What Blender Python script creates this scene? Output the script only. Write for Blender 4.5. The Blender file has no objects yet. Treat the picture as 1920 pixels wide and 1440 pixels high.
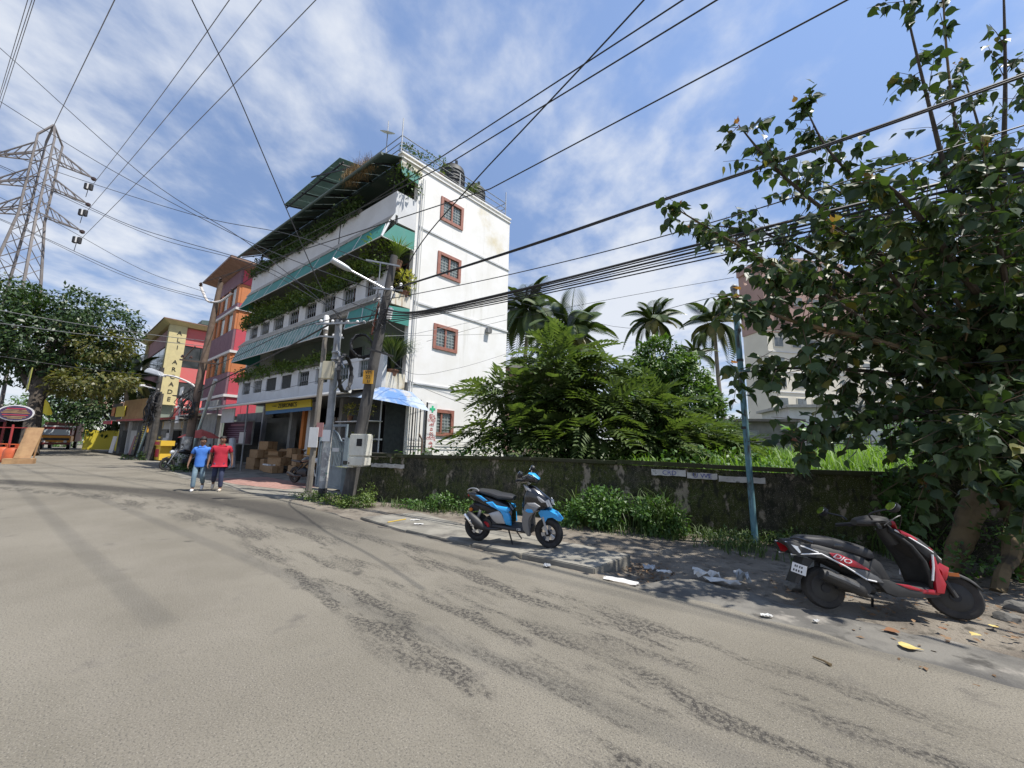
import bpy, bmesh, math, random
import numpy as np
from mathutils import Vector as V, Matrix as M4, noise as NZ
SC = bpy.context.scene
COL = SC.collection
R = math.radians
rnd = random.Random(7)

# ---------------------------------------------------------------- camera, world, sun, exposure
EYE = 1.65
FPX = 718.0                                   # focal length in pixels of a 1920 wide picture
_zc = np.array([112, -4516, 718.0]); _zc /= np.linalg.norm(_zc)
_yc = np.array([0, 0, 1.0]); _yc = _yc - _yc.dot(_zc) * _zc; _yc /= np.linalg.norm(_yc)
_xc = np.cross(_yc, _zc)
ROT = np.array([_xc, _yc, _zc])               # camera (x right, y down, z forward) -> world
cd = bpy.data.cameras.new("camera"); cam = bpy.data.objects.new("camera", cd); COL.objects.link(cam)
cd.sensor_width = 36.0; cd.lens = 36.0 * FPX / 1920.0; cd.clip_end = 3000; cd.clip_start = 0.05
_m = ROT @ np.diag([1, -1, -1])
cam.matrix_world = M4([list(_m[0]) + [0], list(_m[1]) + [0], list(_m[2]) + [EYE], [0, 0, 0, 1]])
SC.camera = cam

SUN_AZ, SUN_EL = 107.0, 64.0                  # azimuth clockwise from +Y
w = bpy.data.worlds.new("World"); SC.world = w; w.use_nodes = True
nt = w.node_tree; N = nt.nodes; L = nt.links
bg = N["Background"]
sky = N.new("ShaderNodeTexSky"); sky.sky_type = 'NISHITA'; sky.sun_disc = False
sky.sun_elevation = R(SUN_EL); sky.sun_rotation = R(SUN_AZ); sky.air_density = 0.9; sky.dust_density = 0.05; sky.ozone_density = 2.5; sky.altitude = 300
bg.inputs["Strength"].default_value = 0.15
tc = N.new("ShaderNodeTexCoord"); sep = N.new("ShaderNodeSeparateXYZ"); L.new(tc.outputs["Generated"], sep.inputs[0])
def wm(op, a, b=None, clamp=False):
    n = N.new("ShaderNodeMath"); n.operation = op; n.use_clamp = clamp
    for i, x in enumerate((a, b)):
        if x is None: continue
        if isinstance(x, (int, float)): n.inputs[i].default_value = x
        else: L.new(x, n.inputs[i])
    return n.outputs[0]
zz = wm('ADD', wm('MAXIMUM', sep.outputs[2], 0.0), 0.17)
px, py = wm('DIVIDE', sep.outputs[0], zz), wm('DIVIDE', sep.outputs[1], zz)
comb = N.new("ShaderNodeCombineXYZ"); L.new(px, comb.inputs[0]); L.new(py, comb.inputs[1])
mp = N.new("ShaderNodeMapping"); L.new(comb.outputs[0], mp.inputs[0])
mp.inputs["Rotation"].default_value = (0, 0, R(-35)); mp.inputs["Scale"].default_value = (1.15, 0.95, 1); mp.inputs["Location"].default_value = (14.2, 7.5, 0)
def wnoise(scale, detail, rough, dist, loc):
    n = N.new("ShaderNodeTexNoise"); n.inputs["Scale"].default_value = scale; n.inputs["Detail"].default_value = detail
    n.inputs["Roughness"].default_value = rough; n.inputs["Distortion"].default_value = dist
    a = N.new("ShaderNodeVectorMath"); a.operation = 'ADD'; L.new(mp.outputs[0], a.inputs[0]); a.inputs[1].default_value = loc
    L.new(a.outputs[0], n.inputs["Vector"]); return n.outputs["Fac"]
def wramp(x, p0, p1):
    n = N.new("ShaderNodeMapRange"); n.interpolation_type = 'SMOOTHSTEP'; n.inputs[1].default_value = p0; n.inputs[2].default_value = p1
    L.new(x, n.inputs[0]); return n.outputs[0]
big = wnoise(0.75, 3, .55, .2, (0, 0, 0)); fine = wnoise(5.2, 9, .56, .1, (4, 2, 0))
c1 = wm('ADD', wm('MULTIPLY', big, 0.62), wm('MULTIPLY', fine, 0.42))
low = wramp(sep.outputs[2], 0.62, 0.12)       # more cloud towards the horizon
c2 = wm('ADD', c1, wm('MULTIPLY', low, 0.10))
cov = wramp(c2, 0.47, 0.70)
covv = wm('ADD', wm('MULTIPLY', cov, 0.86), 0.04)
mixc = N.new("ShaderNodeMix"); mixc.data_type = 'RGBA'; L.new(covv, mixc.inputs["Factor"])
skym = N.new("ShaderNodeMix"); skym.data_type = 'RGBA'; skym.blend_type = 'MULTIPLY'; skym.inputs["Factor"].default_value = 1.0
L.new(sky.outputs[0], skym.inputs[6]); lowg = N.new("ShaderNodeMapRange"); lowg.inputs[1].default_value = 0.0; lowg.inputs[2].default_value = 0.72; L.new(sep.outputs[2], lowg.inputs[0])
tint = N.new("ShaderNodeMix"); tint.data_type = 'RGBA'; L.new(lowg.outputs[0], tint.inputs["Factor"]); tint.inputs[6].default_value = (.40, .40, .46, 1); tint.inputs[7].default_value = (1.38, 1.28, 1.22, 1); L.new(tint.outputs[2], skym.inputs[7])
L.new(skym.outputs[2], mixc.inputs[6]); mixc.inputs[7].default_value = (4.1, 4.3, 4.65, 1)
L.new(mixc.outputs[2], bg.inputs["Color"])

sd = bpy.data.lights.new("sun", 'SUN'); sd.energy = 5.0; sd.angle = R(0.5); sd.color = (1.0, 0.955, 0.88)
sun = bpy.data.objects.new("sun", sd); COL.objects.link(sun)
_s = V((math.sin(R(SUN_AZ)) * math.cos(R(SUN_EL)), math.cos(R(SUN_AZ)) * math.cos(R(SUN_EL)), math.sin(R(SUN_EL))))
sun.rotation_euler = _s.to_track_quat('Z', 'Y').to_euler(); sun.location = _s * 60
SC.view_settings.view_transform = 'Standard'; SC.view_settings.look = 'None'
SC.view_settings.exposure = 0.45; SC.view_settings.gamma = 1.0; SC.view_settings.use_curve_mapping = False
try:
    SC.cycles.max_bounces = 6; SC.cycles.transparent_max_bounces = 8
except Exception: pass

# ---------------------------------------------------------------- measuring helpers: from a sight line to a point of the place
def ray(x, y): return ROT @ np.array([x - 960, y - 720, FPX])
def G(x, y, z=0.0):                            # on the level z
    d = ray(x, y); t = (z - EYE) / d[2]; return V((d[0] * t, d[1] * t, z))
def AT(x, y, Y):                               # at Y metres in front
    d = ray(x, y); t = Y / d[1]; return V((d[0] * t, Y, EYE + d[2] * t))

# ---------------------------------------------------------------- mesh helpers
class MB:
    def __init__(s): s.v = []; s.f = []; s.m = []
    def face(s, pts, m=0):
        n = len(s.v); s.v += [tuple(p) for p in pts]; s.f.append(tuple(range(n, n + len(pts)))); s.m.append(m); return s
    def hexa(s, p, m=0):                       # p: 8 points, bottom ring then top ring
        n = len(s.v); s.v += [tuple(q) for q in p]
        for f in ((3, 2, 1, 0), (4, 5, 6, 7), (0, 1, 5, 4), (1, 2, 6, 5), (2, 3, 7, 6), (3, 0, 4, 7)):
            s.f.append(tuple(n + i for i in f)); s.m.append(m)
        return s
    def box(s, x0, x1, y0, y1, z0, z1, m=0, T=None):
        p = [(x0, y0, z0), (x1, y0, z0), (x1, y1, z0), (x0, y1, z0), (x0, y0, z1), (x1, y0, z1), (x1, y1, z1), (x0, y1, z1)]
        return s.hexa([T(*q) for q in p] if T else p, m)
    def bar(s, a, b, w, h=None, m=0, up=(0, 0, 1)):   # a box-section bar from a to b
        a, b = V(a), V(b); h = h or w; d = (b - a).normalized(); u = V(up)
        if abs(d.dot(u)) > .98: u = V((1, 0, 0))
        x = d.cross(u).normalized(); y = x.cross(d).normalized()
        o = [x * -w / 2 + y * -h / 2, x * w / 2 + y * -h / 2, x * w / 2 + y * h / 2, x * -w / 2 + y * h / 2]
        return s.hexa([a + q for q in o] + [b + q for q in o], m)
    def ring(s, rings, m=0, cap=True, closed=True):
        n = len(rings[0]); base = len(s.v)
        for r in rings: s.v += [tuple(p) for p in r]
        for i in range(len(rings) - 1):
            for j in range(n if closed else n - 1):
                k = (j + 1) % n
                s.f.append((base + i * n + j, base + i * n + k, base + (i + 1) * n + k, base + (i + 1) * n + j)); s.m.append(m)
        if cap:
            s.f.append(tuple(base + j for j in reversed(range(n)))); s.m.append(m)
            e = base + (len(rings) - 1) * n; s.f.append(tuple(e + j for j in range(n))); s.m.append(m)
        return s
    def tube(s, pts, r, n=6, m=0, cap=True):
        pts = [V(p) for p in pts]; rs = r if isinstance(r, (list, tuple)) else [r] * len(pts)
        rings = []; px_ = None
        for i, p in enumerate(pts):
            d = (pts[min(i + 1, len(pts) - 1)] - pts[max(i - 1, 0)]).normalized()
            if px_ is None:
                u = V((0, 0, 1)) if abs(d.z) < .9 else V((1, 0, 0)); px_ = d.cross(u).normalized()
            px_ = (px_ - d * px_.dot(d)).normalized(); q = d.cross(px_)
            rings.append([p + (px_ * math.cos(2 * math.pi * k / n) + q * math.sin(2 * math.pi * k / n)) * rs[i] for k in range(n)])
        return s.ring(rings, m, cap)
    def lathe(s, prof, n=16, c=(0, 0, 0), m=0, axis='z', cap=True):
        rings = []
        for r, h in prof:
            ring = []
            for k in range(n):
                a = 2 * math.pi * k / n; p = (r * math.cos(a), r * math.sin(a), h)
                if axis == 'y': p = (p[0], h, p[1])
                if axis == 'x': p = (h, p[0], p[1])
                ring.append((c[0] + p[0], c[1] + p[1], c[2] + p[2]))
            rings.append(ring)
        return s.ring(rings, m, cap)
    def mesh(s, name, mats, smooth=False, bevel=0):
        me = bpy.data.meshes.new(name); me.from_pydata(s.v, [], s.f)
        for x in (mats if isinstance(mats, (list, tuple)) else [mats]): me.materials.append(x)
        if any(s.m): me.polygons.foreach_set('material_index', s.m)
        bm = bmesh.new(); bm.from_mesh(me); bmesh.ops.recalc_face_normals(bm, faces=bm.faces)
        if bevel:
            es = [e for e in bm.edges if len(e.link_faces) == 2 and e.calc_face_angle(0) > .6]
            bmesh.ops.bevel(bm, geom=es, offset=bevel, segments=2, affect='EDGES', clamp_overlap=True)
        bm.to_mesh(me); bm.free()
        if smooth or bevel:
            me.shade_smooth(); me.set_sharp_from_angle(angle=R(38))
        return me
    def build(s, name, mats, parent=None, smooth=False, bevel=0, label=None):
        return link(name, s.mesh(name, mats, smooth, bevel), parent, label)
def link(name, me, parent=None, label=None):
    o = bpy.data.objects.new(name, me); COL.objects.link(o)
    if parent: o.parent = parent
    if label: o['label'] = label
    return o
def tag(o, label, cat, group=None, kind=None):
    if label: o['label'] = label
    if cat: o['category'] = cat
    if group: o['group'] = group
    if kind: o['kind'] = kind
    return o
def thing(name, label, cat, loc=(0, 0, 0), rz=0.0, group=None):
    o = bpy.data.objects.new(name, None); COL.objects.link(o); o.location = loc; o.rotation_euler = (0, 0, rz); o.empty_display_size = .2
    return tag(o, label, cat, group)
def structure(o): o['kind'] = 'structure'; return o
def copy_tree(o, parent=None):
    c = o.copy(); COL.objects.link(c)
    if parent: c.parent = parent
    for ch in list(o.children): copy_tree(ch, c)
    return c
def cat(pts, per=6):                            # smooth curve through points
    pts = [V(p) for p in pts]; out = []
    for i in range(len(pts) - 1):
        p0, p1, p2, p3 = pts[max(i - 1, 0)], pts[i], pts[i + 1], pts[min(i + 2, len(pts) - 1)]
        for k in range(per):
            t = k / per
            out.append(.5 * ((2 * p1) + (p2 - p0) * t + (2 * p0 - 5 * p1 + 4 * p2 - p3) * t * t + (3 * p1 - p0 - 3 * p2 + p3) * t ** 3))
    return out + [pts[-1]]
def scatter(name, tv, tf, mats34, mats, parent=None, midx=None, smooth=False):
    """One mesh of many placed copies of a small template (tv verts, tf equal-size faces)."""
    tv = np.array(tv, float); tf = np.array(tf); A = np.array(mats34, float)
    n, k = len(A), len(tv)
    vv = np.einsum('nij,kj->nki', A[:, :, :3], tv) + A[:, None, :, 3]
    ff = (tf[None] + (np.arange(n) * k)[:, None, None]).reshape(-1, tf.shape[1])
    me = bpy.data.meshes.new(name); me.vertices.add(n * k); me.vertices.foreach_set('co', vv.reshape(-1))
    me.loops.add(ff.size); me.loops.foreach_set('vertex_index', ff.reshape(-1).astype(np.int32))
    me.polygons.add(len(ff)); me.polygons.foreach_set('loop_start', (np.arange(len(ff)) * tf.shape[1]).astype(np.int32))
    for x in (mats if isinstance(mats, (list, tuple)) else [mats]): me.materials.append(x)
    if midx is not None: me.polygons.foreach_set('material_index', np.repeat(np.array(midx), len(tf)).astype(np.int32))
    me.update(calc_edges=True); me.validate()
    if smooth: me.shade_smooth()
    return link(name, me, parent)
def frame(pos, d, up=(0, 0, 1), s=1.0, roll=0.0):   # 3x4 matrix: local x along d, local z towards up
    d = np.array(d, float); d /= np.linalg.norm(d) + 1e-9; u = np.array(up, float)
    y = np.cross(u, d); l = np.linalg.norm(y)
    if l < 1e-4: y = np.cross((1, 0, 0), d); l = np.linalg.norm(y)
    y /= l; z = np.cross(d, y)
    if roll:
        c, q = math.cos(roll), math.sin(roll); y, z = y * c + z * q, z * c - y * q
    sx = s if hasattr(s, '__len__') else (s, s, s)
    return np.column_stack([d * sx[0], y * sx[1], z * sx[2], np.array(pos, float)])
def to4(a): return M4([list(a[0]), list(a[1]), list(a[2]), [0, 0, 0, 1]])

# ---------------------------------------------------------------- materials
MATS = {}
def mat(name, c1, c2=None, scale=4.0, rough=.75, metal=0.0, bump=0.0, bscale=30.0, amt=(.35, .65), stain=None, sscale=(2, 2, .25), samt=(.52, .72),
        coat=0.0, leaf=0.0, island=False, spec=.5, third=None, coords='Object', detail=6, bdist=.01):
    m = bpy.data.materials.new(name); m.use_nodes = True; t = m.node_tree; n = t.nodes; l = t.links
    b = n["Principled BSDF"]; b.inputs["Roughness"].default_value = rough; b.inputs["Metallic"].default_value = metal
    b.inputs["Specular IOR Level"].default_value = spec
    if coat: b.inputs["Coat Weight"].default_value = coat; b.inputs["Coat Roughness"].default_value = .08
    def rgba(c): return (c[0], c[1], c[2], 1)
    cur = None
    tcn = n.new("ShaderNodeTexCoord"); co = tcn.outputs[coords]
    def nz(sc, det=detail, vec=None):
        q = n.new("ShaderNodeTexNoise"); q.inputs["Scale"].default_value = sc; q.inputs["Detail"].default_value = det; q.inputs["Roughness"].default_value = .6
        l.new(vec or co, q.inputs["Vector"]); return q.outputs["Fac"]
    def ramp(x, a, z):
        q = n.new("ShaderNodeMapRange"); q.interpolation_type = 'SMOOTHSTEP'; q.inputs[1].default_value = a; q.inputs[2].default_value = z; l.new(x, q.inputs[0]); return q.outputs[0]
    def mix(f, a, c):
        q = n.new("ShaderNodeMix"); q.data_type = 'RGBA'
        if isinstance(f, float): q.inputs[0].default_value = f
        else: l.new(f, q.inputs[0])
        for i, x in ((6, a), (7, c)):
            if isinstance(x, tuple): q.inputs[i].default_value = rgba(x)
            else: l.new(x, q.inputs[i])
        return q.outputs[2]
    if c2 is not None:
        if island:
            g = n.new("ShaderNodeNewGeometry"); f = g.outputs["Random Per Island"]
            if island == 'object':
                oi = n.new("ShaderNodeObjectInfo"); f = oi.outputs["Random"]
            cur = mix(f, c1, c2)
            if third:
                th = n.new("ShaderNodeMath"); th.operation = 'FRACT'; k = n.new("ShaderNodeMath"); k.operation = 'MULTIPLY'; k.inputs[1].default_value = 17.3
                l.new(f, k.inputs[0]); l.new(k.outputs[0], th.inputs[0]); cur = mix(ramp(th.outputs[0], third[1], third[1] + .02), cur, third[0])
        else:
            cur = mix(ramp(nz(scale), amt[0], amt[1]), c1, c2)
            if third: cur = mix(ramp(nz(third[1]), third[2], third[3]), cur, third[0])
    if stain is not None:
        mpn = n.new("ShaderNodeMapping"); mpn.inputs["Scale"].default_value = sscale; l.new(co, mpn.inputs[0])
        cur = mix(ramp(nz(1.0, 7, mpn.outputs[0]), samt[0], samt[1]), cur if cur is not None else c1, stain)
    if cur is not None: l.new(cur, b.inputs["Base Color"])
    else: b.inputs["Base Color"].default_value = rgba(c1)
    if bump:
        q = n.new("ShaderNodeBump"); q.inputs["Strength"].default_value = bump; q.inputs["Distance"].default_value = bdist; l.new(nz(bscale, 4), q.inputs["Height"]); l.new(q.outputs[0], b.inputs["Normal"])
    if leaf:
        tr = n.new("ShaderNodeBsdfTranslucent"); ms = n.new("ShaderNodeMixShader"); ms.inputs[0].default_value = leaf
        if cur is not None:
            mm = n.new("ShaderNodeMix"); mm.data_type = 'RGBA'; mm.blend_type = 'MULTIPLY'; mm.inputs[0].default_value = 1; l.new(cur, mm.inputs[6]); mm.inputs[7].default_value = (1.5, 1.6, .6, 1); l.new(mm.outputs[2], tr.inputs[0])
        else: tr.inputs[0].default_value = rgba((c1[0] * 1.5, c1[1] * 1.6, c1[2] * .6))
        l.new(b.outputs[0], ms.inputs[1]); l.new(tr.outputs[0], ms.inputs[2]); l.new(ms.outputs[0], n["Material Output"].inputs[0])
    MATS[name] = m; return m
def plain(name, c, rough=.6, **k): return MATS.get(name) or mat(name, c, rough=rough, **k)
def text(body, size, loc, rot, m, parent=None, name='lettering', align='CENTER', depth=.004, xs=1.0, upright=False, shear=0.0):
    """Flat lettering turned into a mesh part."""
    cu = bpy.data.curves.new(name, 'FONT'); cu.body = body; cu.size = size; cu.extrude = depth; cu.align_x = align; cu.align_y = 'CENTER'; cu.resolution_u = 2; cu.shear = shear
    if upright: cu.space_line = .82
    o = bpy.data.objects.new(name, cu); COL.objects.link(o)
    dg = bpy.context.evaluated_depsgraph_get(); me = bpy.data.meshes.new_from_object(o.evaluated_get(dg))
    bpy.data.objects.remove(o); bpy.data.curves.remove(cu)
    me.materials.clear(); me.materials.append(m); me.name = name
    q = link(name, me, parent); q.matrix_basis = M4.Translation(loc) @ rot @ M4.Diagonal((xs, 1, 1, 1)); return q
def facing(dx, dy):       # rotation that stands text upright, reading along (dx,dy)
    x = V((dx, dy, 0)).normalized(); z = V((x.y, -x.x, 0)); y = V((0, 0, 1))
    return M4((x, y, z)).transposed().to_4x4() if False else M4(((x.x, y.x, z.x, 0), (x.y, y.y, z.y, 0), (x.z, y.z, z.z, 0), (0, 0, 0, 1)))
# ---------------------------------------------------------------- materials of the setting
M_road = mat('road_asphalt', (.158, .143, .114), (.212, .193, .156), scale=.55, rough=.93, bump=.5, bscale=110, amt=(.3, .7), third=((.13, .118, .1), 2.2, .57, .75), bdist=.02, spec=.2)
# worn tracks and fine stone grain, both along the street
def road_detail(m):
    t = m.node_tree; n = t.nodes; l = t.links; b = n["Principled BSDF"]; src = b.inputs["Base Color"].links[0].from_socket
    tcn = n.new("ShaderNodeTexCoord"); mp_ = n.new("ShaderNodeMapping"); mp_.vector_type = 'POINT'; mp_.inputs["Rotation"].default_value = (0, 0, R(41.8)); l.new(tcn.outputs["Object"], mp_.inputs[0])
    sx = n.new("ShaderNodeSeparateXYZ"); l.new(mp_.outputs[0], sx.inputs[0])     # x' along the street, y' across
    def M(op, a, c=None, clamp=False):
        q = n.new("ShaderNodeMath"); q.operation = op; q.use_clamp = clamp
        for i, x in enumerate((a, c)):
            if x is None: continue
            if isinstance(x, (int, float)): q.inputs[i].default_value = x
            else: l.new(x, q.inputs[i])
        return q.outputs[0]
    def noise_(sc, det, vs):
        k = n.new("ShaderNodeMapping"); k.inputs["Scale"].default_value = vs; l.new(mp_.outputs[0], k.inputs[0])
        q = n.new("ShaderNodeTexNoise"); q.inputs["Scale"].default_value = sc; q.inputs["Detail"].default_value = det; q.inputs["Roughness"].default_value = .65; l.new(k.outputs[0], q.inputs["Vector"]); return q.outputs["Fac"]
    def rng(x, a, z):
        q = n.new("ShaderNodeMapRange"); q.interpolation_type = 'SMOOTHSTEP'; q.inputs[1].default_value = a; q.inputs[2].default_value = z; l.new(x, q.inputs[0]); return q.outputs[0]
    def mixc_(f, a, c, mode='MIX'):
        q = n.new("ShaderNodeMix"); q.data_type = 'RGBA'; q.blend_type = mode; l.new(f, q.inputs[0]); l.new(a, q.inputs[6])
        if isinstance(c, tuple): q.inputs[7].default_value = c + (1,)
        else: l.new(c, q.inputs[7])
        return q.outputs[2]
    bend = M('MAXIMUM', M('SUBTRACT', M('MULTIPLY', sx.outputs[0], -1.0), 7.0), 0.0); yc_ = M('ADD', sx.outputs[1], M('MULTIPLY', M('MULTIPLY', bend, bend), .0235))   # the lanes follow the bend
    def band(c0, wd):                         # a soft strip at y' = c0
        return rng(M('ABSOLUTE', M('SUBTRACT', M("ADD", yc_, M("MULTIPLY", M("SUBTRACT", noise_(.35, 3, (1, 1, 1)), .5), .8)), c0)), wd, wd * .25)
    lane = M('ADD', band(TRACK[0], .55), M('ADD', band(TRACK[1], .35), band(TRACK[2], .5)), clamp=True)
    solid = M('MULTIPLY', M('MULTIPLY', rng(sx.outputs[0], -4.5, -9.5), band(TRACK[0], .95)), rng(noise_(.8, 6, (.6, 1.5, 1)), .26, .44))
    breakup = rng(noise_(1.0, 9, (.8, 3.2, 1)), .46, .58)
    grit = rng(noise_(26, 3, (1, 1, 1)), .40, .60)
    f = M('MULTIPLY', M('MULTIPLY', lane, breakup), M('ADD', M('MULTIPLY', grit, .9), .2), clamp=True)
    pale = M('MULTIPLY', rng(noise_(.5, 6, (.5, 1.4, 1)), .46, .7), .35)
    c = mixc_(pale, src, (.235, .212, .176))
    f = M('MAXIMUM', f, M('MULTIPLY', solid, .95)); c = mixc_(f, c, (.05, .046, .04))
    g2 = M('MULTIPLY', rng(noise_(80, 4, (1, 1, 1)), .34, .52), .75)
    g2i = M('SUBTRACT', .75, g2)
    c = mixc_(g2i, c, (.075, .07, .064))
    g3 = M('MULTIPLY', rng(noise_(95, 3, (1, 1, 1)), .55, .7), .6)
    c = mixc_(g3, c, (.36, .33, .28))
    spot = rng(noise_(1.7, 2, (1, 1, 1)), .70, .76); c = mixc_(M('MULTIPLY', spot, .6), c, (.05, .047, .043))
    l.new(c, b.inputs["Base Color"])
TRACK = (3.57, 2.87, 2.2)
road_detail(M_road)
M_dirt = mat('bare_dirt', (.12, .10, .078), (.2, .175, .14), scale=1.6, rough=.95, bump=.8, bscale=28, third=((.06, .052, .04), 6, .52, .7), bdist=.03)
M_conc = mat('old_concrete', (.165, .155, .13), (.24, .225, .19), scale=2.2, rough=.9, bump=.5, bscale=40, stain=(.085, .078, .068), sscale=(1.4, 1.4, 1.4), samt=(.5, .7), bdist=.01)
M_conc_dark = mat('damp_concrete', (.1, .095, .085), (.17, .16, .14), scale=1.5, rough=.9, bump=.5, bscale=40, stain=(.055, .05, .045), sscale=(2, 2, 2))
M_lip = mat('stained_concrete', (.16, .15, .13), (.085, .08, .072), scale=1.3, rough=.92, bump=.6, bscale=45, amt=(.4, .6), third=((.24, .22, .19), 2.3, .56, .7), stain=(.05, .046, .04), sscale=(3, 3, 3), samt=(.56, .7))
M_paver = mat('red_paver', (.26, .14, .115), (.34, .2, .165), scale=9, rough=.9, bump=.4, bscale=30, stain=(.13, .11, .095), sscale=(.9, .9, .9))
M_field = mat('field_soil', (.06, .07, .03), (.10, .11, .05), scale=1, rough=1)

# ground, one sheet to the horizon
g = MB(); g.face([(-900, -300, -.16), (900, -300, -.16), (900, 1500, -.16), (-900, 1500, -.16)])
structure(g.build('ground', M_dirt))
# road: right edge follows the kerb line, the left side widens into a junction
REDGE = [(30, -17), (12, -4.2), (7.0, .55), (3.9, 2.98), (1.12, 5.36), (-.9, 6.75), (-2.69, 7.95), (-4.6, 9.6), (-6.3, 11.1), (-9.6, 13.3), (-13.2, 15.9), (-17.6, 20.2), (-24.5, 26.3), (-34, 33.2), (-50, 46.5), (-75, 69), (-120, 112)]
LEDGE = [(-6, -40), (-16, -14), (-22, -2), (-26, 8), (-28.6, 17), (-31, 22.6), (-37.5, 28.2), (-45, 34.5), (-56, 44.5), (-82, 68), (-128, 112)]
def edge_at(poly, t):
    ds = [0]
    for a, b_ in zip(poly, poly[1:]): ds.append(ds[-1] + math.dist(a, b_))
    x = t * ds[-1]
    for i in range(len(poly) - 1):
        if x <= ds[i + 1] + 1e-9:
            k = (x - ds[i]) / (ds[i + 1] - ds[i]); return (poly[i][0] + (poly[i + 1][0] - poly[i][0]) * k, poly[i][1] + (poly[i + 1][1] - poly[i][1]) * k)
    return poly[-1]
rb = bmesh.new(); pts = REDGE + LEDGE[::-1]
jag = []
for i, p in enumerate(pts):                   # ragged asphalt edge along the verge
    q = pts[(i + 1) % len(pts)]; d = math.dist(p, q); k = max(1, int(d / .22)) if i < len(REDGE) - 1 and d < 8 else 1
    for j in range(k):
        t = j / k; a = .07 if k > 1 else 0
        jag.append((p[0] + (q[0] - p[0]) * t + rnd.uniform(-a, a), p[1] + (q[1] - p[1]) * t + rnd.uniform(-a, a), 0))
rb.faces.new([rb.verts.new(p) for p in jag]); bmesh.ops.triangulate(rb, faces=rb.faces)
me = bpy.data.meshes.new('road'); rb.to_mesh(me); rb.free(); me.materials.append(M_road)
if me.polygons[0].normal.z < 0: me.flip_normals()
structure(link('road', me))

# verge: uneven dirt between the road and the boundary wall, with a shallow drain dip at the end of the slabs
def verge_z(x, y):
    d = V((x - 1.95, y - 5.75)).length
    z = -.03 + .05 * NZ.noise(V((x * .8, y * .8, 3))) + .025 * NZ.noise(V((x * 3, y * 3, 1)))
    return z - .12 * math.exp(-(d / .55) ** 2)
def strip(name, inner, outer, m, n=90, k=10, zf=verge_z, z0=0.0):
    b_ = MB(); rows = []
    for i in range(n + 1):
        a, c = edge_at(inner, i / n), edge_at(outer, i / n)
        rows.append([(a[0] + (c[0] - a[0]) * j / k, a[1] + (c[1] - a[1]) * j / k) for j in range(k + 1)])
    b_.v = [(p[0], p[1], (min(zf(*p), -.014) if j < 5 else zf(*p)) + z0) for r in rows for j, p in enumerate(r)]
    for i in range(n):
        for j in range(k):
            q = i * (k + 1) + j; b_.f.append((q, q + 1, q + k + 2, q + k + 1)); b_.m.append(0)
    return structure(b_.build(name, m, smooth=True))
strip('verge', [(12.7, -5.3), (3.65, 2.65), (.75, 5.05), (-2.95, 7.6), (-6.75, 10.85)], [(18, 1), (9.2, 5.9), (4.7, 7.95), (-4.3, 11.9), (-6.1, 13.8)], M_dirt, 130, 14)
# cast concrete slabs over the drain where the blue scooter stands
pv = thing('pavement', None, None); structure(pv)
SL = [((-3.25, 8.75), (-1.95, 7.55), (-.95, 8.35), (-2.2, 9.6), .012), ((-1.93, 7.53), (-.62, 6.62), (.25, 7.4), (-.93, 8.33), .03), ((-.6, 6.6), (.18, 6.06), (1.05, 6.75), (.27, 7.38), .04), ((.2, 6.04), (1.16, 5.42), (1.86, 6.12), (1.07, 6.73), .055)]
for a, b_, c, d, z in SL:
    q = MB(); tilt = rnd.uniform(-.01, .01)
    q.hexa([(p[0], p[1], -.2) for p in (a, b_, c, d)] + [(p[0], p[1], z + tilt * i) for i, p in enumerate((a, b_, c, d))]); q.build('slab', M_conc, pv, bevel=.012)
# dark concrete lip between slab end and the debris
lipo = []
for a, b_, k in (((1.0, 4.8), (3.0, 3.1), 16), ((3.0, 3.1), (4.9, 1.6), 14), ((4.9, 1.6), (5.7, 2.5), 3), ((5.7, 2.5), (3.5, 4.15), 16), ((3.5, 4.15), (2.3, 5.35), 9), ((2.3, 5.35), (1.0, 4.8), 6)):
    for j in range(k): t = j / k; lipo.append((a[0] + (b_[0] - a[0]) * t + rnd.uniform(-.06, .06), a[1] + (b_[1] - a[1]) * t + rnd.uniform(-.06, .06), -.004))
lb = bmesh.new(); lb.faces.new([lb.verts.new(p) for p in lipo]); bmesh.ops.triangulate(lb, faces=lb.faces); me = bpy.data.meshes.new('pavement_lip'); lb.to_mesh(me); lb.free(); me.materials.append(M_lip)
if me.polygons[0].normal.z < 0: me.flip_normals()
structure(link('pavement_lip', me))
# forecourt of the shops
q = MB(); q.face([(x, y, -.004) for x, y in ((-6.3, 10.6), (-5.1, 12.6), (-6.0, 14.1), (-3.4, 17), (-13.5, 27), (-24, 28.6), (-25.2, 26.2), (-17.8, 19.6), (-13.6, 15.3), (-10, 12.6))]); structure(q.build('forecourt', M_conc))
q = MB(); q.face([(-7.5, 13.2, .001), (-6.7, 14.2, .001), (-10.6, 17.2, .001), (-12.2, 15.9, .001), (-9.9, 14.3, .001)]); structure(q.build('paved_apron', M_paver))
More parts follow.
